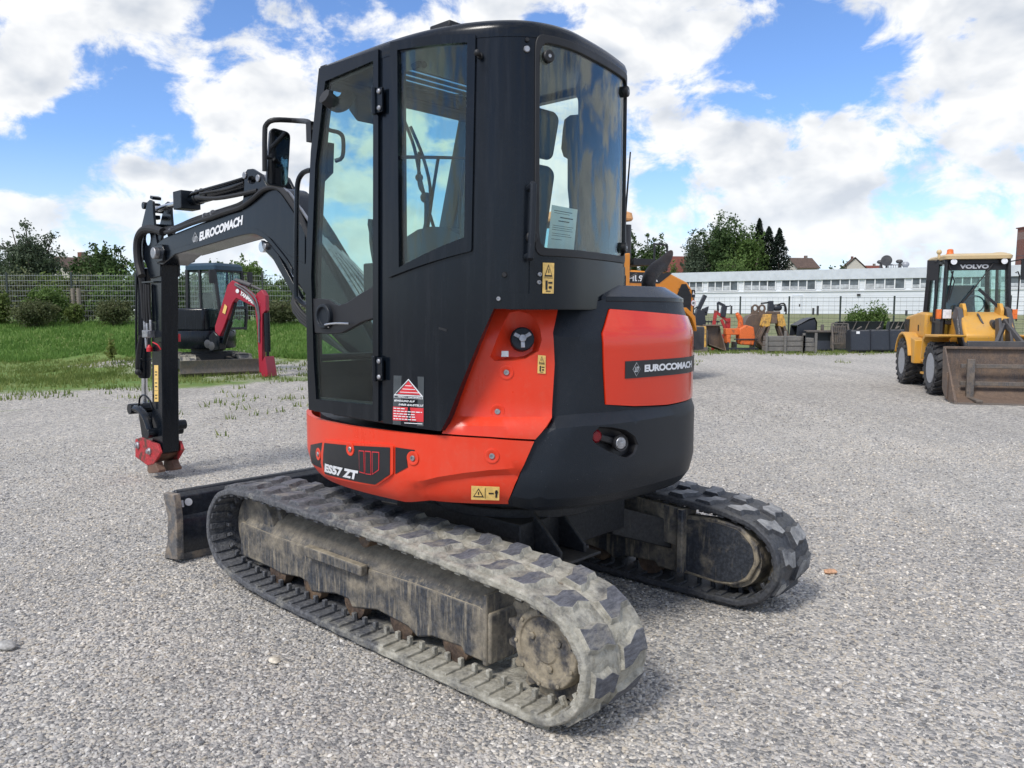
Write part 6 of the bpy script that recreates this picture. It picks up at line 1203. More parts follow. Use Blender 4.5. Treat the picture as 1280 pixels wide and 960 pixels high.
m = MB(); m.beam((-.28, 0, .6), (-.16, 0, 1.55), .12, .12); m.beam((.28, 0, .7), (.05, 0, 1.2), .1, .1); m.beam((-.16, 0, 1.5), (.35, 0, 1.1), .08, .1); m.beam((.34, .1, .7), (.34, .1, 1.25), .22, .16); m.box(-.32, .42, -.1, .15, .45, .62); m.build('frame', M['red_old'], o, .01); m = MB(); m.beam((-.08, 0, 1.5), (-.10, 0, 1.86), .07, .07); m.beam((-.1, 0, 1.86), (.18, 0, 1.72), .1, .1); m.beam((.1, 0, 1.3), (.16, 0, 1.7), .18, .2); m.tube([(.1, -.05, 1.74), (.3, -.05, 1.7), (.4, -.05, 1.75)], .025, 6); m.build('coupling', M['faded_black'], o, .01)
for i, x in enumerate((-.25, .3)):
    m = MB(); m.box(x-.05, x+.05, -.05, .05, .0, .5); m.build('leg', M['red_old'], o, .006)
o = rowthing('flail_mower', 'bright orange flail mower with a curved chute, between red frame and rusty bucket', 'mower', 924, D0+.1)
m = MB(); m.prism([(-.05, -.3, .25), (.48, -.3, .22), (.52, -.3, .55), (.45, -.3, .92), (.15, -.3, 1.0), (-.1, -.3, .85)], (0, .6, 0)); MO_ = m.build('housing', M['orange_old'], o, .05, 35, 3); m = MB(); m.box(-.58, -.05, -.22, .2, .62, .86); m.box(-.55, -.4, -.24, .22, .3, .62); m.build('gearbox', M['orange_old'], o, .02)
m = MB(); m.tube([(.02, 0, .9), (.02, 0, 1.18), (-.08, 0, 1.36), (-.12, 0, 1.46)], [.10, .10, .085, .06], 12, smooth=4); m.build('chute', M['orange_old'], o); m = MB(); m.mi = 0
for x in (-.5, -.2, .5): m.box(x-.03, x+.03, -.3, .3, 0, .35)
m.box(-.62, .62, -.34, -.28, .05, .14); m.box(-.3, .6, -.34, -.3, .44, .48); m.build('stand', M['faded_black'], o, .006)
o = rowthing('excavator_bucket', 'big rusty brown bucket with two hanger eyes, standing upright behind the orange mower', 'bucket', 942, D0+1.4, R(-6))
m = MB(); pf = [(.42, .10), (.30, .0), (-.15, .35), (-.42, .85), (-.40, 1.15), (-.18, 1.38), (.42, 1.42)]; pf = [(p.x, p.y) for p in catmull([(a, b, 0) for a, b in pf], 3)]
m.prism([(x, -.45, z) for x, z in pf], (0, .03, 0)); m.prism([(x, .42, z) for x, z in pf], (0, .03, 0)); inn = [(x*.93+.03, .7+(z-.7)*.93) for x, z in pf]; m.prism([(x, -.44, z) for x, z in pf + inn[::-1]], (0, .88, 0)); m.build('shell', M['bucket_rust'], o, .008)
for x in (.0, .26):
    m = MB(); ring = [(x + .15*math.cos(t), 1.62 + .17*math.sin(t)) for t in np.linspace(R(-40), R(220), 12)]; m.prism([(a, -.12, z) for a, z in ring + [(x-.24, 1.34), (x+.24, 1.34)][::1]], (0, .05, 0), holes=[[(x + .07*math.cos(t), -.12, 1.63 + .09*math.sin(t)) for t in np.linspace(0, 2*math.pi, 11)[:-1]]]); m.build('hanger_eye', M['bucket_rust'], o, .006)
o = rowthing('clamshell_grab', 'old yellow and rust clamshell grab with folded arms and hoses on top', 'grab', 965, D0+.4)
m = MB(); m.box(-.12, .12, -.18, .18, 1.05, 1.5); m.box(-.22, .22, -.2, .2, 1.42, 1.52); m.build('head_block', M['bucket_rust'], o, .015)
for s in (-1, 1):
    m = MB(); m.prism([(s*.10, -.2, 1.42), (s*.34, -.2, 1.40), (s*.46, -.2, .98), (s*.40, -.2, .88), (s*.16, -.2, .96)], (0, .4, 0)); m.build('cylinder_guard', M['yellow_old'], o, .02)
    m = MB()
    for y in (-.2, 0, .2): m.beam((s*.36, y, .95), (s*.62, y, .38), .07, .09); m.beam((s*.62, y, .40), (s*.30, y, .08), .06, .09); m.beam((s*.18, y, .95), (s*.34, y, .5), .06, .07); m.beam((s*.34, y, .5), (s*.1, y, .12), .06, .07)
    m.build('grab_arm', M['bucket_rust'], o, .006)
m = MB(); m.box(-.2, .0, -.1, .1, 1.5, 1.8); m.beam((-.10, 0, 1.86), (-.48, 0, 1.82), .06, .06); m.box(-.18, -.02, -.1, .1, 1.78, 1.92); m.ball((.15, 0, 1.66), (.2, .15, .15), 6); m.build('rotator', M['faded_black'], o, .015); m = MB(); m.tube([(.1, -.1, 1.75), (.36, -.12, 1.82), (.46, -.12, 1.6), (.46, -.1, 1.4)], .03, 6); m.tube([(.2, -.1, 1.72), (.38, -.14, 1.74), (.40, -.14, 1.5)], .025, 6); m.build('hose', M['rubber'], o)
for i, (u0, u1, z1, lab) in enumerate(((955, 1001, .62, 'grey weathered slab stack with upright stakes in front of the yellow grab'), (1001, 1016, .55, 'short weathered slab stack at the end of the longer one'))):
    x0, x1 = wpos(u0, D0-.9), wpos(u1, D0-.9); o = thing('slab_stack', lab, 'slab stack', ((x0+x1)/2, D0-.9, 0), 0, None); L = (x1-x0)/2; m = MB()
    for k in range(3): m.box(-L+.02*k, L-.03*k, -.25, .25, .06+k*z1/3.3, .04+(k+1)*z1/3.3)
    m.build('slabs', M['wood_grey'], o, .01); m = MB()
    for k in range(3 if i == 0 else 2): x = -L + 2*L*k/(2 if i == 0 else 1); m.box(x-.04, x+.04, -.32, -.25, 0, z1+(.18 if k == 1 else .1))
    m.build('stakes', M['wood_grey'], o, .005)
o = rowthing('excavator_bucket', 'black tipped bucket with a humped back, right of the yellow grab', 'bucket', 1003, D0+1.0)
m = MB(); pf = [(-.40, .55), (-.36, .98), (.08, 1.22), (.30, 1.28), (.40, 1.10), (.40, .62)]; m.prism([(x, -.4, z) for x, z in pf], (0, .03, 0)); m.prism([(x, .37, z) for x, z in pf], (0, .03, 0)); m.prism([(-.36, -.4, .98), (.08, -.4, 1.22), (.30, -.4, 1.28), (.40, -.4, 1.10), (.40, -.4, .62), (.34, -.4, .62), (.34, -.4, 1.06), (.28, -.4, 1.2), (.08, -.4, 1.15), (-.34, -.4, .93)], (0, .8, 0)); m.build('shell', M['faded_black'], o, .01); m = MB(); m.box(-.42, .42, -.42, .42, .0, .56); m.build('base_frame', M['old_steel'], o, .02)
o = rowthing('dozer_blade', 'long dark blade lying low between the black bucket and the mesh frame', 'blade', 1026, D0+.2)
m = MB(); m.prism([(-.65, -.05, .05), (-.62, .08, .4), (-.65, -.02, .78), (-.65, .10, .78), (-.65, .18, .4), (-.65, .08, .05)], (1.3, 0, 0)); m.build('blade', M['faded_black'], o, .01); m = MB(); m.box(-.6, .6, -.1, .2, .72, .80); m.box(.0, .1, 0, .1, .8, 1.02); m.build('blade_rail', M['old_steel'], o, .01); m = MB(); m.box(-.2, .5, .1, .5, .02, .22); m.build('blade_mount', M['navy'], o, .01)
o = rowthing('mesh_cage', 'dark steel frame with grey mesh front beside the three black buckets', 'cage', 1050, D0)
m = MB()
for x in (-.34, .34): m.beam((x, -.2, 0), (x*.9, .1, 1.05), .05, .05)
m.beam((-.3, .1, 1.05), (.3, .1, 1.05), .05, .05); m.beam((-.34, -.2, .3), (.34, -.2, .3), .05, .05)
m.build('frame', M['old_steel'], o, .005); m = MB()
for k in range(9): x = -.3+.075*k; m.beam((x, -.14, .3), (x*.9, .1, 1.0), .014, .014)
for k in range(6): z = .36+.12*k; m.beam((-.32, -.13+.05*k, z), (.32, -.13+.05*k, z), .014, .014)
m.prism([(-.3, .15, .1), (.3, .15, .1), (.28, .25, .95), (-.28, .25, .95)], (0, .03, 0)); m.build('mesh', M['old_steel'], o)
for i, (u, lab) in enumerate(((1073.5, 'black grading bucket with a white tag, nearest the mesh frame'), (1097.5, 'middle one of the three black grading buckets'), (1121, 'black grading bucket beside the yellow wheel loader, half behind its rear wheel'))):
    o = rowthing('grading_bucket', lab, 'bucket', u, D0-1.1, R(-4 + 3*i), 'black grading buckets lined up along the fence'); hw = .355
    m = MB(); m.prism([(-hw, -.22, .10), (-hw, -.05, .0), (-hw, .35, .06), (-hw, .40, .70), (-hw, .30, .82), (-hw, -.02, .84), (-hw, -.12, .80)], (2*hw, 0, 0)); m.build('shell', M['faded_black'], o, .02)
    for x in (-hw-.012, hw-.01):
        m = MB(); m.prism([(x, -.26, .08), (x, -.02, -.0), (x, .1, .84), (x, -.16, .86)], (.022, 0, 0)); m.build('cheek', M['faded_black'], o, .004)
    if i == 0: m = MB(); m.box(-.16, -.04, -.155, -.135, .70, .79); m.build('tag', M['white_mark'], o)
    m = MB(); m.beam((-.1, -.05, .86), (.1, .1, .95), .05, .04); m.build('lug', M['old_steel'], o, .004)
for i, (u, hw, lab) in enumerate(((1076, .92, 'wide black leaning bucket with crossed straps behind the three buckets'), (1124, .35, 'small dark bucket behind the row, next to the yellow loader'))):
    o = rowthing('excavator_bucket', lab, 'bucket', u, D0+.9); m = MB(); m.prism([(-hw, -.1, .0), (-hw, .5, .0), (-hw, .45, .95), (-hw, .35, 1.10), (-hw, .05, 1.12), (-hw, .12, 1.0), (-hw, .2, .6)], (2*hw, 0, 0)); m.build('shell', M['faded_black'], o, .015); m = MB()
    for x in np.linspace(-hw*.8, hw*.8, 4): m.beam((x-.12, .0, .75), (x+.08, .07, 1.13), .03, .02)
    m.build('straps', M['old_steel'], o)
# ---- fences ---------------------------------------------------------
M['fence_green'] = plain('fence_green', (.03, .04, .035), .5); M['fence_zinc'] = plain('fence_zinc', (.27, .285, .28), .5, .1)
def fence(label, pts, h, mat, wire, step=.2, vstep=.1, post=.03, wr=.006):
    o = thing('mesh_fence', label, 'fence', (*pts[0], Z(*pts[0])))
    def P(x, y, z): return V((x-pts[0][0], y-pts[0][1], z - Z(*pts[0])))
    for (xa, ya), (xb, yb) in zip(pts, pts[1:]):
        za, zb = Z(xa, ya), Z(xb, yb); m = MB(); L = math.hypot(xb-xa, yb-ya)
        z = .08
        while z <= h-.02:
            m.beam(P(xa, ya, za+z), P(xb, yb, zb+z), wr*2, wr*2.4); z += step
        n = int(L/vstep)
        for k in range(1, n): f = k/n; q = P(xa+(xb-xa)*f, ya+(yb-ya)*f, za+(zb-za)*f); m.beam(q + V((0, 0, .06)), q + V((0, 0, h)), wire, wire)
        m.build('mesh_panel', M[mat], o)
    m0 = None
    for x, y in pts:
        m = MB(); m.box(-post, post, -post, post, 0, h+.06)
        if m0 is None: m0 = m.build('post', M['fence_green'], o, .004); q = m0
        else: q = m0.copy(); COL.objects.link(q); q.parent = o
        q.location = P(x, y, Z(x, y))
    return o
rf = []
for i in range(-6, 9):                           # posts 2.5 m apart behind the scrap row
    rf.append((9.94 + 2.27*i, 44.0 - 1.0*i))
fence('dark green mesh fence behind the row of buckets and attachments', rf, 2.2, 'fence_green', .005, .21, .25, .035, .006)
lf_ = [(-6.5*1 + 2.5*i, 31.6 + .25*i) for i in range(-8, 9)]
lf_ = [(wpos(13, 32) + 2.5*(i), 32 + .12*i) for i in range(-4, 9)]
fence('grey double-wire garden fence along the lawn behind the bushes', lf_, 1.95, 'fence_zinc', .006, .2, .10, .03, .0065)
M['wood_post'] = plain('wood_post', (.22, .19, .15), .8)
for u, lab in ((94.5, 'left one of two short wooden posts by the garden fence'), (101.5, 'right one of two short wooden posts by the garden fence')):
    x = wpos(u, 31.2); m = MB(); m.cyl((0, 0, 0), (0, 0, 1.35), .09, 10, .08); o = m.build('wooden_post', M['wood_post'], None, .01); o.location = (x, 31.2, Z(x, 31.2)); tagit(o, lab, 'post', 'wooden posts by the garden fence')
# ---- industrial hall ----------------------------------------------------
BA = V((20.9, 100., 0)); BD = V((.872, -.489, 0)).normalized(); BN = V((-BD.y*-1, 0, 0)); BN = V((BD.y, -BD.x, 0)).normalized()   # BN points at the camera
HB = 1.12; HALL = thing('industrial_hall', 'long white flat-roofed hall with a band of windows, far behind the scrap row', 'building', (BA.x, BA.y, HB), math.atan2(BD.y, BD.x))
def wallhit(u, v):
    d = ray(u, v); t = (BA - EYE).dot(BN)/d.dot(BN); q = EYE + d*t - BA; return q.dot(BD), q.z + 0 - HB
t = NT('hall_cladding'); w = t.n('ShaderNodeTexWave'); w.wave_type = 'BANDS'; w.bands_direction = 'Z'; w.inputs['Scale'].default_value = 1.1; t.l(t.obj(), w.inputs['Vector']); t.bump(w.outputs['Fac'], .25, .03)
M['cladding'] = t.fin(t.mix(t.ramp(t.noise(.25, 5), .3, .7), (.62, .65, .68), (.72, .745, .77)), .55)
M['fascia'] = plain('fascia', (.55, .585, .62), .5, 0, .06, 2); M['win_frame'] = plain('win_frame', (.72, .73, .74), .5, 0, .05); M['win_glass'] = plain('win_glass', (.10, .12, .135), .12, 0, .35, 1.2)
zt_ = wallhit(960, 338.6)[1]; zb1 = wallhit(900, 351.5)[1]; zb0 = wallhit(900, 363)[1]
m = MB(); m.box(-14, 62, 0, 26, -2, zt_-1.0); m.box(-14, 62, .0, 26, zt_-1.0, zt_ - .02); m.build('wall', M['cladding'], HALL); m = MB(); m.box(-14.2, 62.2, -.25, 26, zt_-1.15+.0, zt_); m.build('fascia', M['fascia'], HALL, .02)
m = MB(); m.box(-14.1, 62.1, -.12, .0, zb0-.28, zb0-.16); m.build('sill_band', M['win_frame'], HALL)
for i, (ua, ub) in enumerate(((846, 878.5), (885, 922.5), (930, 969.5), (977, 1019.5), (1027.5, 1073.5), (1081.5, 1131), (1140, 1181), (1192, 1236), (1250, 1300))):
    a, b = wallhit(ua, 357)[0], wallhit(ub, 357)[0]; m = MB()
    m.box(a, b, -.10, .05, zb0-.10, zb0); m.box(a, b, -.10, .05, zb1, zb1+.10)
    for k in range(5): x = a + (b-a)*k/4; m.box(x-.06, x+.06, -.10, .05, zb0, zb1)
    fr = m.build('window', M['win_frame'], HALL)
    m = MB(); m.box(a+.02, b-.02, -.03, .02, zb0+.01, zb1-.01); m.build('pane', M['win_glass'], fr)
    m = MB()
    for k in range(4):
        if (i*4+k) % 4 == 3 and i % 2: continue
        x = a + (b-a)*(k+.08)/4; x2 = a + (b-a)*(k+.92)/4; m.box(x, x2, -.045, -.032, zb0+.05, zb0 + (zb1-zb0)*random.uniform(.3, .5))
    m.build('blind', plain('blind', (.42, .44, .46), .7, 0, .3, 2), fr)
a, z0 = wallhit(991, 392); b, z1 = wallhit(1002, 370); m = MB(); m.box(a-.1, a, -.06, .05, 0, z1+.1); m.box(b, b+.1, -.06, .05, 0, z1+.1); m.box(a, b, -.06, .05, z1, z1+.1); dr = m.build('door', M['fascia'], HALL); m = MB(); m.box(a, b, -.03, .02, 0, z1); m.build('door_leaf', M['cladding'], dr); m = MB(); m.box(b-.25, b-.12, -.06, -.03, z1*.42, z1*.55); m.build('door_handle', M['black_plain'], dr)
c, z0 = wallhit(1073.5, 368.5); m = MB(); m.box(c-.18, c+.18, -.18, 0, z0-.1, z0+.1); m.build('wall_lamp', M['black_plain'], HALL)
for u, k in ((1098, 0), (1105.5, 1), (1122.5, 0), (1129.5, 2), (1172, 2)):
    c, _ = wallhit(u, 335); m = MB(); s = .82
    if k == 0: m.cyl((c, 3, zt_), (c, 3, zt_+.7), .16, 12); m.ball((c-.08, 3, zt_+.85), (.38, .3, .24), 6)
    elif k == 1: m.lathe((c, 2.6, zt_+.95), (0, -1, 0), [(0, .3), (.1, .55), (.3, .6), (.3, .2)], 18); m.box(c-.1, c+.1, 2.5, 3.2, zt_, zt_+.8)
    else: m.cyl((c, 3, zt_), (c, 3, zt_+.25), .25, 12); m.ball((c, 3, zt_+.5), (.4, .4, .34), 6)
    m.build('roof_vent', M['machine_grey'] if k < 2 else M['rim_grey'], HALL)
m = MB(); c0, _ = wallhit(1108, 335); c1, _ = wallhit(1120, 335); m.tube([(c0, 3, zt_+.5), (c1, 3, zt_+.5)], .08, 8, smooth=0); m.tube([(c0, 3, zt_+.1), (c1, 3, zt_+.1)], .08, 8, smooth=0)
for k in range(5): x = c0+(c1-c0)*k/4; m.cyl((x, 3, zt_-.05), (x, 3, zt_+.55), .04, 6)
m.build('roof_duct', M['rim_grey'], HALL)
# chimney
t = NT('chimney_brick'); b_ = t.n('ShaderNodeTexBrick'); b_.inputs['Scale'].default_value = 4.2; b_.inputs['Color1'].default_value = (.17, .055, .035, 1); b_.inputs['Color2'].default_value = (.12, .04, .028, 1); b_.inputs['Mortar'].default_value = (.20, .17, .15, 1); mp = t.obj((1, 1, 1)); t.l(mp, b_.inputs['Vector']); M['brick'] = t.fin(b_.outputs[0], .9)
cx_ = wpos(1275, 74); o = thing('chimney', 'dark brick factory chimney with a ladder behind the white hall', 'chimney', (cx_, 74+8, Z(cx_, 82)))
cx_ = wpos(1277, 93); o.location = (cx_, 93, .9); ztop = 1.55 + (388-287)*.093 - .9
m = MB(); m.loft([[V((x*k, y*k, z)) for x, y in ((-.78, -.78), (.78, -.78), (.78, .78), (-.78, .78))] for z, k in ((0, 1.12), (ztop, .98))]); m.box(-.9, .9, -.9, .9, ztop, ztop+.12); m.build('shaft', M['brick'], o); m = MB()
for x in (.12, .42): m.beam((x, -1.02, 4), (x, -.95, ztop+.9), .05, .05)
for k in range(24): z = 4 + k*.28; m.beam((.12, -1.0, z), (.42, -1.0, z), .04, .04)
m.build('ladder', M['rim_grey'], o); m = MB(); m.beam((-.6, -.6, ztop), (-.6, -.6, ztop+1.1), .05, .05); m.beam((-1.8, -.9, ztop-3.2), (.2, -.9, ztop-3.2), .08, .08); m.box(-.2, 1.8, -1.3, -.9, ztop-5.2, ztop-3.0); m.beam((-1.8, -.9, ztop-3.6), (-1.8, -.9, ztop-2.2), .05, .05); m.build('platform', M['machine_grey'], o)
# bollards in front of the hall
for i, (u, v) in enumerate(((913, 382), (938.5, 383), (1015, 385), (1020.5, 382), (1131, 388))):
    a, z = wallhit(u, 392); d = 86 - i*1.5; x = wpos(u, d); z0 = Z(x, d); m = MB(); m.box(-.09, .09, -.09, .09, 0, (388-v)*d/1000 + 1.55 - z0); o = m.build('bollard', M['machine_grey'], None, .02); o.location = (x, d, z0)
    tagit(o, ('slim dark post before the hall, left of the red frame', 'slim dark post before the hall, above the orange mower', 'shorter dark post before the hall, right of its white door', 'taller dark post before the hall, right of its white door', 'short dark post before the hall, above the yellow loader')[i], 'post', 'posts in front of the hall')
# ---- houses ----------------------------------------------------------
M['roof_red'] = plain('roof_red', (.16, .045, .03), .8, 0, .25, 3); M['roof_brown'] = plain('roof_brown', (.10, .065, .05), .8, 0, .25, 3); M['plaster'] = plain('plaster', (.50, .47, .42), .8, 0, .06, 3)
def house(label, u, d, w, dp, hw, hr, rz, roof, z0=None):
    x = wpos(u, d); z0 = Z(x, d) if z0 is None else z0; o = thing('house', label, 'house', (x, d, z0), rz)
    m = MB(); m.box(-w/2, w/2, -dp/2, dp/2, -1, hw); m.prism([(-w/2, -dp/2, hw), (-w/2, dp/2, hw), (-w/2, 0, hw+hr-.25)], (w, 0, 0)); m.build('wall', M['plaster'], o)
    m = MB(); 
    for s in (-1, 1): m.prism([(-w/2-.4, s*(dp/2+.5), hw-.3), (w/2+.4, s*(dp/2+.5), hw-.3), (w/2+.4, 0, hw+hr), (-w/2-.4, 0, hw+hr)], (0, 0, .18))
    rf_ = m.build('roof', M[roof], o); m = MB(); m.box(w*.2, w*.2+.6, -.3, .3, hw+hr-.8, hw+hr+.7); m.build('chimney', M['brick'], rf_)
    m = MB()
    for k in range(3): xx_ = -w/2 + w*(k+.5)/3; m.box(xx_-.5, xx_+.5, -dp/2-.03, -dp/2+.03, hw-2.0, hw-.8)
    m.build('window', M['win_glass'], o); return o
house('red tiled roof of a house behind the white hall, left of the big trees', 846, 135, 9, 8, 6.0, 3.2, R(10), 'roof_red')
house('brown roofed house right of the dark spruces above the hall', 997, 190, 5.0, 7, 10.3, 2.2, R(8), 'roof_brown')
house('cream gabled house with pale gable on the far hillside', 1062, 230, 8, 9, 10.5, 4.6, R(75), 'roof_brown')
house('low long house with dark roof right of the cream gabled house', 1081, 235, 7, 7, 10.6, 2.6, R(-4), 'roof_red')
house('brown house roof behind the garden trees at the left', 97, 74, 3.2, 6, 3.3, 1.7, R(62), 'roof_brown', 1.2)
# ---- trees and bushes ------------------------------------------------
M['bark'] = plain('bark', (.09, .07, .055), .9, 0, .3, 8)
M['leaf_dark'] = foliage('leaf_dark', (0.056, 0.106, 0.033), (0.119, 0.175, 0.060)); M['leaf_mid'] = foliage('leaf_mid', (0.094, 0.169, 0.037), (0.188, 0.269, 0.081)); M['leaf_grey'] = foliage('leaf_grey', (0.085, 0.120, 0.068), (0.170, 0.210, 0.135)); M['leaf_light'] = foliage('leaf_light', (0.110, 0.165, 0.035), (0.210, 0.260, 0.080)); M['leaf_spruce'] = foliage('leaf_spruce', (.010, .020, .012), (.022, .036, .020), .6, .15); M['leaf_olive'] = foliage('leaf_olive', (0.100, 0.130, 0.050), (0.200, 0.205, 0.100))
def leaves(cl, n, size, rng, aspect=.55, droop=0., shell=.25):    # cl: ellipsoids (x,y,z, rx,ry,rz)
    vol = np.array([c[3]*c[4]*c[5] for c in cl])**.7; vol /= vol.sum(); idx = rng.choice(len(cl), n, p=vol); C_ = np.array(cl)[idx]
    d = rng.normal(size=(n, 3)); d /= np.linalg.norm(d, axis=1)[:, None]; r = (shell + (1-shell)*rng.random(n))**1.0; r *= 1 + .22*rng.normal(size=n)
    P = C_[:, :3] + d*C_[:, 3:]*r[:, None]
    a = rng.normal(size=(n, 3)); a[:, 2] -= droop; a /= np.linalg.norm(a, axis=1)[:, None]; b = np.cross(a, rng.normal(size=(n, 3))); b /= np.linalg.norm(b, axis=1)[:, None]
    s = size*(.6 + .8*rng.random(n))[:, None]; q = np.stack([P - a*s, P - b*s*aspect, P + a*s, P + b*s*aspect], 1); return q.reshape(-1, 3)
def leafmesh(name, q, mat, par):
    me = bpy.data.meshes.new(name); n = len(q)//4; me.from_pydata(q.tolist(), [], [(4*i, 4*i+1, 4*i+2, 4*i+3) for i in range(n)]); me.materials.append(mat); o = bpy.data.objects.new(name, me); COL.objects.link(o); o.parent = par; return o
def clumps(rng, n, c, r, sub):                     # clumps scattered over a big ellipsoid
    out = []
    for _ in range(n):
        d = rng.normal(size=3); d /= np.linalg.norm(d); k = rng.random()**.4; s = sub*(.5+.8*rng.random()); sp_ = rng.random() < .45; out.append((c[0]+d[0]*r[0]*k, c[1]+d[1]*r[1]*k, c[2]+d[2]*r[2]*k, s*r[0]*(.42 if sp_ else .85), s*r[1]*(.42 if sp_ else .85), s*min(r[2], r[0])*(1.25 if sp_ else .7)))
    return out
def tree(name, label, cat, u, d, vtop, wpx, mat, seed, n=3500, leaf=.16, z0=None, crown0=.28, nc=26, sub=.34, group=None, droop=0., kind='round'):
    rng = np.random.default_rng(seed); x = wpos(u, d); z0 = Z(x, d) if z0 is None else z0; H = 1.55 + (388-vtop)*d/1000 - z0; Wd = wpx*d/1000/2
    o = thing(name, label, cat, (x, d, z0), 0, group); m = MB(); lean = rng.normal(size=2)*.03*H
    if kind == 'round':
        c = (lean[0], lean[1], H*(1+crown0)/2); r = (Wd*.86, Wd*.86, H*(1-crown0)/2*.9); cl = clumps(rng, int(nc*2.6), c, r, sub*.72); cl += [(c[0], c[1], c[2]-r[2]*.15, r[0]*.7, r[1]*.7, r[2]*.72)]*int(nc*.5); q = leaves(cl, int(n*(3.4 if d < 60 else 2.8)), leaf*.58, rng, droop=droop)
        top = V((lean[0]*.8, lean[1]*.8, H*.8)); m.tube([(0, 0, -.1), (lean[0]*.2, lean[1]*.2, H*.25), top*.7, top], [H*.028, H*.024, H*.016, H*.006], 8, smooth=3)
        for cc in cl[:min(14, nc)]: st = V((lean[0]*.4, lean[1]*.4, H*(.2+.35*rng.random()))); e = V(cc[:3]); m.tube([st, st.lerp(e, .5) + V((0, 0, -H*.03)), e], [H*.011, H*.007, H*.003], 6, smooth=2)
    elif kind == 'spruce':
        k = int(n*2.2); f = rng.random(k)**1.35; tt_ = rng.random(k)*2*math.pi; lay = .72 + .28*np.abs(np.sin(f*math.pi*11 + tt_*.5)); br_ = .78 + .22*np.sin(tt_*7 + f*40)
        rad = (Wd*1.08*(1-f)**.8 + .05)*lay*br_*rng.random(k)**.45; P = np.stack([rad*np.cos(tt_), rad*np.sin(tt_), H*(.04 + .95*f) - rad*.30], 1)
        a = np.stack([np.cos(tt_), np.sin(tt_), -.55 + .3*rng.normal(size=k)], 1) + .3*rng.normal(size=(k, 3)); a /= np.linalg.norm(a, axis=1)[:, None]; b = np.cross(a, rng.normal(size=(k, 3))); b /= np.linalg.norm(b, axis=1)[:, None]; s_ = (leaf*.7*(.6 + .8*rng.random(k)))[:, None]
        q = np.stack([P - a*s_, P - b*s_*.35, P + a*s_, P + b*s_*.35], 1).reshape(-1, 3); m.tube([(0, 0, -.1), (0, 0, H*.5), (0, 0, H*.99)], [H*.016, H*.011, H*.003], 8, smooth=0)
    m.build('trunk', M['bark'], o); leafmesh('crown', q, M[mat], o); return o
def bush(label, u, d, vtop, wpx, mat, seed, n=2600, leaf=.07, squash=1., nc=22, group=None, name='bush'):
    rng = np.random.default_rng(seed); x = wpos(u, d); z0 = Z(x, d); H = 1.55 + (388-vtop)*d/1000 - z0; Wd = wpx*d/1000/2; o = thing(name, label, 'bush', (x, d, z0), 0, group)
    cl = clumps(rng, nc, (0, 0, H*.5), (Wd*.8, Wd*.7, H*.36), .36) + [(0, 0, H*.46, Wd*.82, Wd*.7, H*.42)]*3; q = leaves(cl, int(n*1.7), leaf*.75, rng); q[:, 2] = np.maximum(q[:, 2], .0); m = MB()
    for k in range(5): t_ = k*1.3; m.tube([(0, 0, -.05), (Wd*.25*math.cos(t_), Wd*.25*math.sin(t_), H*.35), (Wd*.5*math.cos(t_), Wd*.5*math.sin(t_), H*.7)], [.03, .02, .01], 5, smooth=2)
    m.build('stem', M['bark'], o); leafmesh('foliage', q, M[mat], o); return o
# left garden
tree('tree', 'bushy grey-green tree at the far left behind the garden fence', 'tree', 42, 46, 276, 92, 'leaf_grey', 1, 9000, .13, nc=44, crown0=.10, sub=.28)
tree('tree', 'dark green broad tree right of the brown roof behind the garden fence', 'tree', 132, 44, 296, 86, 'leaf_dark', 2, 5200, .15, nc=30, crown0=.12, sub=.30)
tree('tree', 'small loose tree at the left picture edge behind the fence', 'tree', -6, 48, 292, 50, 'leaf_grey', 3, 3000, .13, crown0=.1)
tree('tree', 'round mid green tree behind the small red excavator', 'tree', 312, 40, 318, 70, 'leaf_mid', 4, 6500, .12, nc=34, crown0=.12, sub=.30)
tree('tree', 'dark narrow tree behind the roof of the small red excavator', 'tree', 275, 50, 318, 40, 'leaf_dark', 5, 3000, .13, crown0=.1)
tree('tree', 'low green tree left of the black excavator arm behind the fence', 'tree', 180, 42, 312, 48, 'leaf_mid', 6, 3500, .12, crown0=.1)
tree('tree', 'tall green tree behind the cab of the black excavator', 'tree', 420, 60, 322, 100, 'leaf_mid', 66, 3500, .16, crown0=.1)
for i, (u, vt, w, mt, lab) in enumerate(((28, 336, 60, 'leaf_olive', 'low olive shrub growing just outside the fence at far left'), (75, 338, 52, 'leaf_light', 'light green shrub just outside the fence under the brown roof'), (150, 336, 70, 'leaf_mid', 'green shrub just outside the fence below the broad dark tree'), (205, 340, 60, 'leaf_dark', 'dark shrub outside the fence behind the excavator arm'), (345, 345, 60, 'leaf_mid', 'green shrub outside the fence right of the small red boom'), (250, 338, 64, 'leaf_dark', 'dark shrub outside the fence behind the cab of the small red excavator'), (300, 342, 60, 'leaf_olive', 'olive shrub outside the fence under the round green tree'), (110, 340, 56, 'leaf_olive', 'olive shrub outside the fence beneath the two wooden posts'), (390, 344, 60, 'leaf_dark', 'dark shrub outside the fence beyond the black boom foot'), (-15, 338, 50, 'leaf_mid', 'green shrub outside the fence at the left picture edge'))):
    bush(lab, u, 37.5, vt, w*1.25, mt, 40+i, 4200, .11)
bush('yellow-green bush at the left picture edge in front of the fence', 2, 30.2, 361, 34, 'leaf_light', 21, 2600, .07)
bush('clipped round olive bush on the lawn, left one in front of the fence', 45, 29.6, 371, 62, 'leaf_olive', 22, 5200, .055)
bush('clipped round olive bush on the lawn just left of the excavator arm', 145, 30.0, 370, 53, 'leaf_olive', 23, 5200, .055)
bush('tall ragged green hedge bush behind the left clipped bush', 62, 31.2, 354, 60, 'leaf_mid', 24, 4200, .08)
bush('small light green bush right of the ragged hedge bush', 96, 30.6, 376, 26, 'leaf_light', 25, 1800, .06)
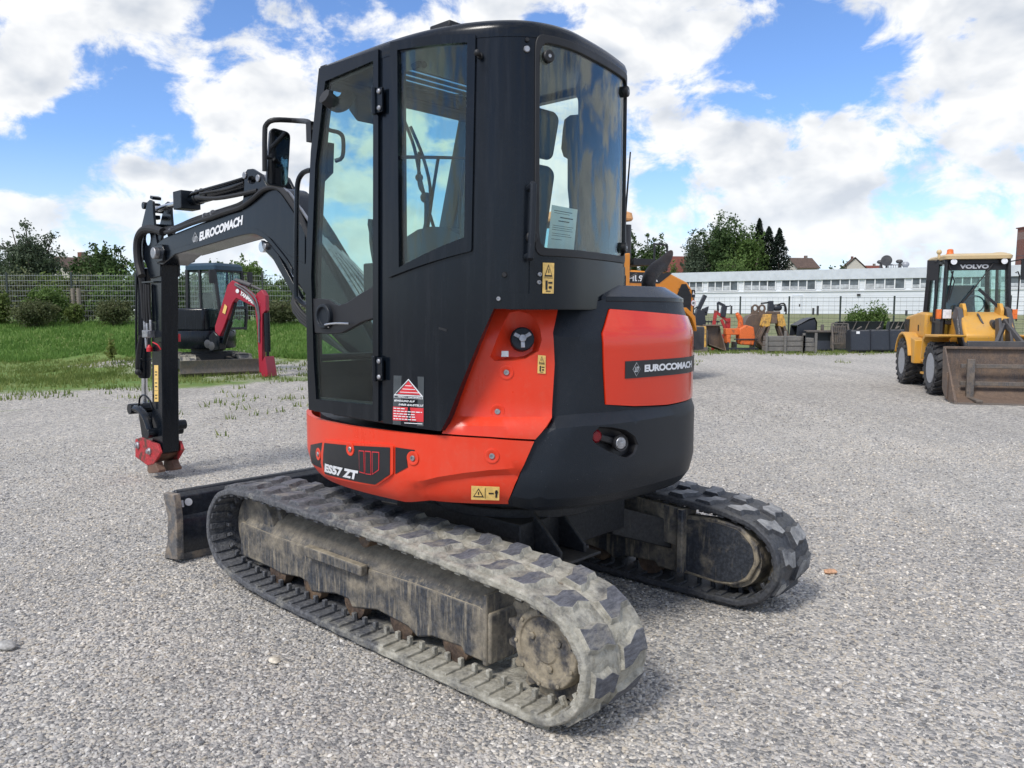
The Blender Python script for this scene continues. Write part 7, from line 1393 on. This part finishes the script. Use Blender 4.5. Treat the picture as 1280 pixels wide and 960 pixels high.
bush('olive bush behind the small red excavator boom, right of it', 352, 30.5, 372, 60, 'leaf_olive', 26, 4600, .06)
bush('olive bush beyond the lower boom of the black excavator', 405, 30.8, 374, 50, 'leaf_olive', 27, 3000, .06)
# right side
tree('birch_tree', 'loose grey-green birch at the left end of the big tree group', 'tree', 867, 128, 278, 44, 'leaf_grey', 7, 6200, .26, z0=1.2, crown0=.12, nc=46, droop=.8, sub=.26)
tree('tree', 'tallest broad dark tree in the middle of the tree group above the hall', 'tree', 908, 130, 264, 92, 'leaf_dark', 8, 9500, .36, z0=1.2, crown0=.15, nc=46, sub=.30)
tree('tree', 'green tree between the tallest tree and the dark spruces', 'tree', 936, 126, 274, 64, 'leaf_mid', 9, 5200, .34, z0=1.2, crown0=.15, nc=30)
tree('tree', 'pale green lower tree in front of the tallest tree above the hall', 'tree', 915, 120, 314, 60, 'leaf_mid', 10, 2600, .28, z0=1.2, crown0=.15)
tree('spruce_tree', 'dark spruce with the tallest tip, left of the spruce pair', 'tree', 945, 128, 274, 60, 'leaf_spruce', 11, 3600, .30, z0=1.2, kind='spruce')
tree('spruce_tree', 'dark broad spruce in the middle between two other spruces', 'tree', 957, 126, 284, 76, 'leaf_spruce', 12, 3600, .30, z0=1.2, kind='spruce')
tree('spruce_tree', 'dark spruce at the right end of the tree group above the hall', 'tree', 970, 125, 286, 72, 'leaf_spruce', 13, 3800, .30, z0=1.2, kind='spruce')
tree('tree', 'sparse dark tree behind the orange loader', 'tree', 812, 70, 286, 52, 'leaf_dark', 14, 4200, .19, z0=1., crown0=.15, nc=26)
tree('tree', 'tall dark tree half hidden by the black cab, behind the orange loader', 'tree', 786, 72, 279, 40, 'leaf_dark', 15, 3200, .19, z0=1., crown0=.2)
tree('tree', 'small pale green tree left of the red tiled roof', 'tree', 842, 118, 322, 16, 'leaf_light', 16, 900, .26, z0=1.2)
for i, (u, v, w, lab) in enumerate(((1003, 322, 16, 'small round tree on the hill right of the brown roofed house'), (1052, 322, 14, 'small dark tree left of the cream gabled house'), (1020, 328, 14, 'low tree on the far hill between the houses'), (1036, 328, 14, 'low dark tree just left of the hillside houses'))): tree('tree', lab, 'tree', u, 200, v, w, 'leaf_dark', 30+i, 900, .42, z0=1.2)
bush('bright green shrub sprouting behind the black grading buckets, left one of two', 1070, 35, 378, 34, 'leaf_mid', 50, 3000, .07); bush('bright green shrub sprouting behind the black grading buckets, right one of two', 1095, 35, 375, 38, 'leaf_mid', 51, 3400, .07); bush('low shrub behind the rear wheel of the yellow loader', 1150, 37, 385, 20, 'leaf_mid', 52, 900, .07)
# ---- grass and weeds (uncountable) --------------------------------------
def blades(name, xs, ys, h, w, mat, seed):
    rng = np.random.default_rng(seed); n = len(xs); z = height(xs, ys); a = rng.random(n)*2*math.pi; hh = h*(.5 + rng.random(n)); l = hh*.45*rng.normal(size=n); ww = w*(.6+.8*rng.random(n)); b = rng.random(n)*2*math.pi
    q = np.empty((n, 3, 3)); q[:, 0] = np.stack([xs - np.cos(a)*ww, ys - np.sin(a)*ww, z-.01], 1); q[:, 1] = np.stack([xs + np.cos(a)*ww, ys + np.sin(a)*ww, z-.01], 1); q[:, 2] = np.stack([xs + np.cos(b)*l, ys + np.sin(b)*l, z + hh], 1)
    me = bpy.data.meshes.new(name); me.from_pydata(q.reshape(-1, 3).tolist(), [], [(3*i, 3*i+1, 3*i+2) for i in range(n)]); me.materials.append(M[mat]); o = bpy.data.objects.new(name, me); COL.objects.link(o); o['kind'] = 'stuff'; return o
M['grass'] = foliage('grass', (.12, .235, .045), (.22, .34, .09), .9, .4); M['weed'] = foliage('weed', (.15, .215, .05), (.30, .32, .11), .85, .4)
n = 52000; gy_ = 24.2 + 8.5*RNG.random(n)**1.25; gx_ = -22 + RNG.random(n)*22.5; gy_ = gy_ + .8*np.sin(gx_*.9) + .5*np.sin(gx_*2.3)
blades('lawn', gx_, gy_, .11, .022, 'grass', 1)
def tufts(nt, cx, cy, sx, sy, per, r, seed):
    rng = np.random.default_rng(seed); tx = cx + sx*rng.normal(size=nt); ty = cy + sy*rng.normal(size=nt); x = np.repeat(tx, per) + r*rng.normal(size=nt*per); y = np.repeat(ty, per) + r*rng.normal(size=nt*per); return x, y
xs_, ys_ = [], []
for a in ((420, -11.6, 18.4, 2.4, 2.0, 26, .16, 2), (160, -8.5, 23.6, 5.5, .6, 22, .14, 3), (60, -5.4, 18.2, 2.6, .5, 18, .12, 4), (40, -8.5, 14.6, 2.2, 1.2, 10, .09, 5), (90, -9.2, 20.0, 1.6, .8, 20, .14, 6), (26, -3.6, 13.8, 1.0, 1.6, 8, .08, 7), (170, 11.2, 29.6, 4.5, .5, 20, .16, 8), (60, 10.5, 28.3, 4.0, .4, 14, .13, 9)):
    x, y = tufts(*a); xs_.append(x); ys_.append(y)
blades('weeds', np.concatenate(xs_), np.concatenate(ys_), .085, .014, 'weed', 12)
o = None
rng = np.random.default_rng(3); m = MB(); x, y = wpos(139, 20.5), 20.5
wd = thing('tall_weed', 'single tall pale green weed stalk on the gravel heap', 'weed', (x, y, Z(x, y))); m.tube([(0, 0, 0), (.02, 0, .3), (-.02, 0, .75)], [.012, .01, .005], 5, smooth=2); m.build('stem', M['weed'], wd); leafmesh('foliage', leaves([(0, 0, .3, .16, .12, .25), (0, 0, .55, .07, .06, .2)], 160, .06, rng), M['weed'], wd)
# two bigger stones lying loose
for (u, v, r_, c, lab) in ((1038, 717, .035, (.52, .30, .18), 'rusty orange stone chip on the gravel right of the far track'), (343, 828, .028, (.58, .52, .42), 'pale cream stone on the gravel in front of the near track'), (8, 811, .045, (.36, .35, .33), 'flat pale grey stone at the lower left picture edge')):
    p = gnd(u, v); bm = bmesh.new(); bmesh.ops.create_icosphere(bm, subdivisions=2, radius=1.); rn = random.Random(int(u))
    for w_2 in bm.verts: f = 1 + rn.uniform(-.13, .13); w_2.co = V((w_2.co.x*1.25*f, w_2.co.y*.8*f, w_2.co.z*.45*f))*r_
    me = bpy.data.meshes.new('stone'); bm.to_mesh(me); bm.free(); me.materials.append(plain('stone_%d' % int(u), c, .8, 0, .3, 60)); me.shade_smooth(); me.set_sharp_from_angle(angle=R(40)); o = bpy.data.objects.new('stone', me); COL.objects.link(o); o.location = (p.x, p.y, r_*.35); o.rotation_euler.z = rn.random()*3; tagit(o, lab, 'stone')
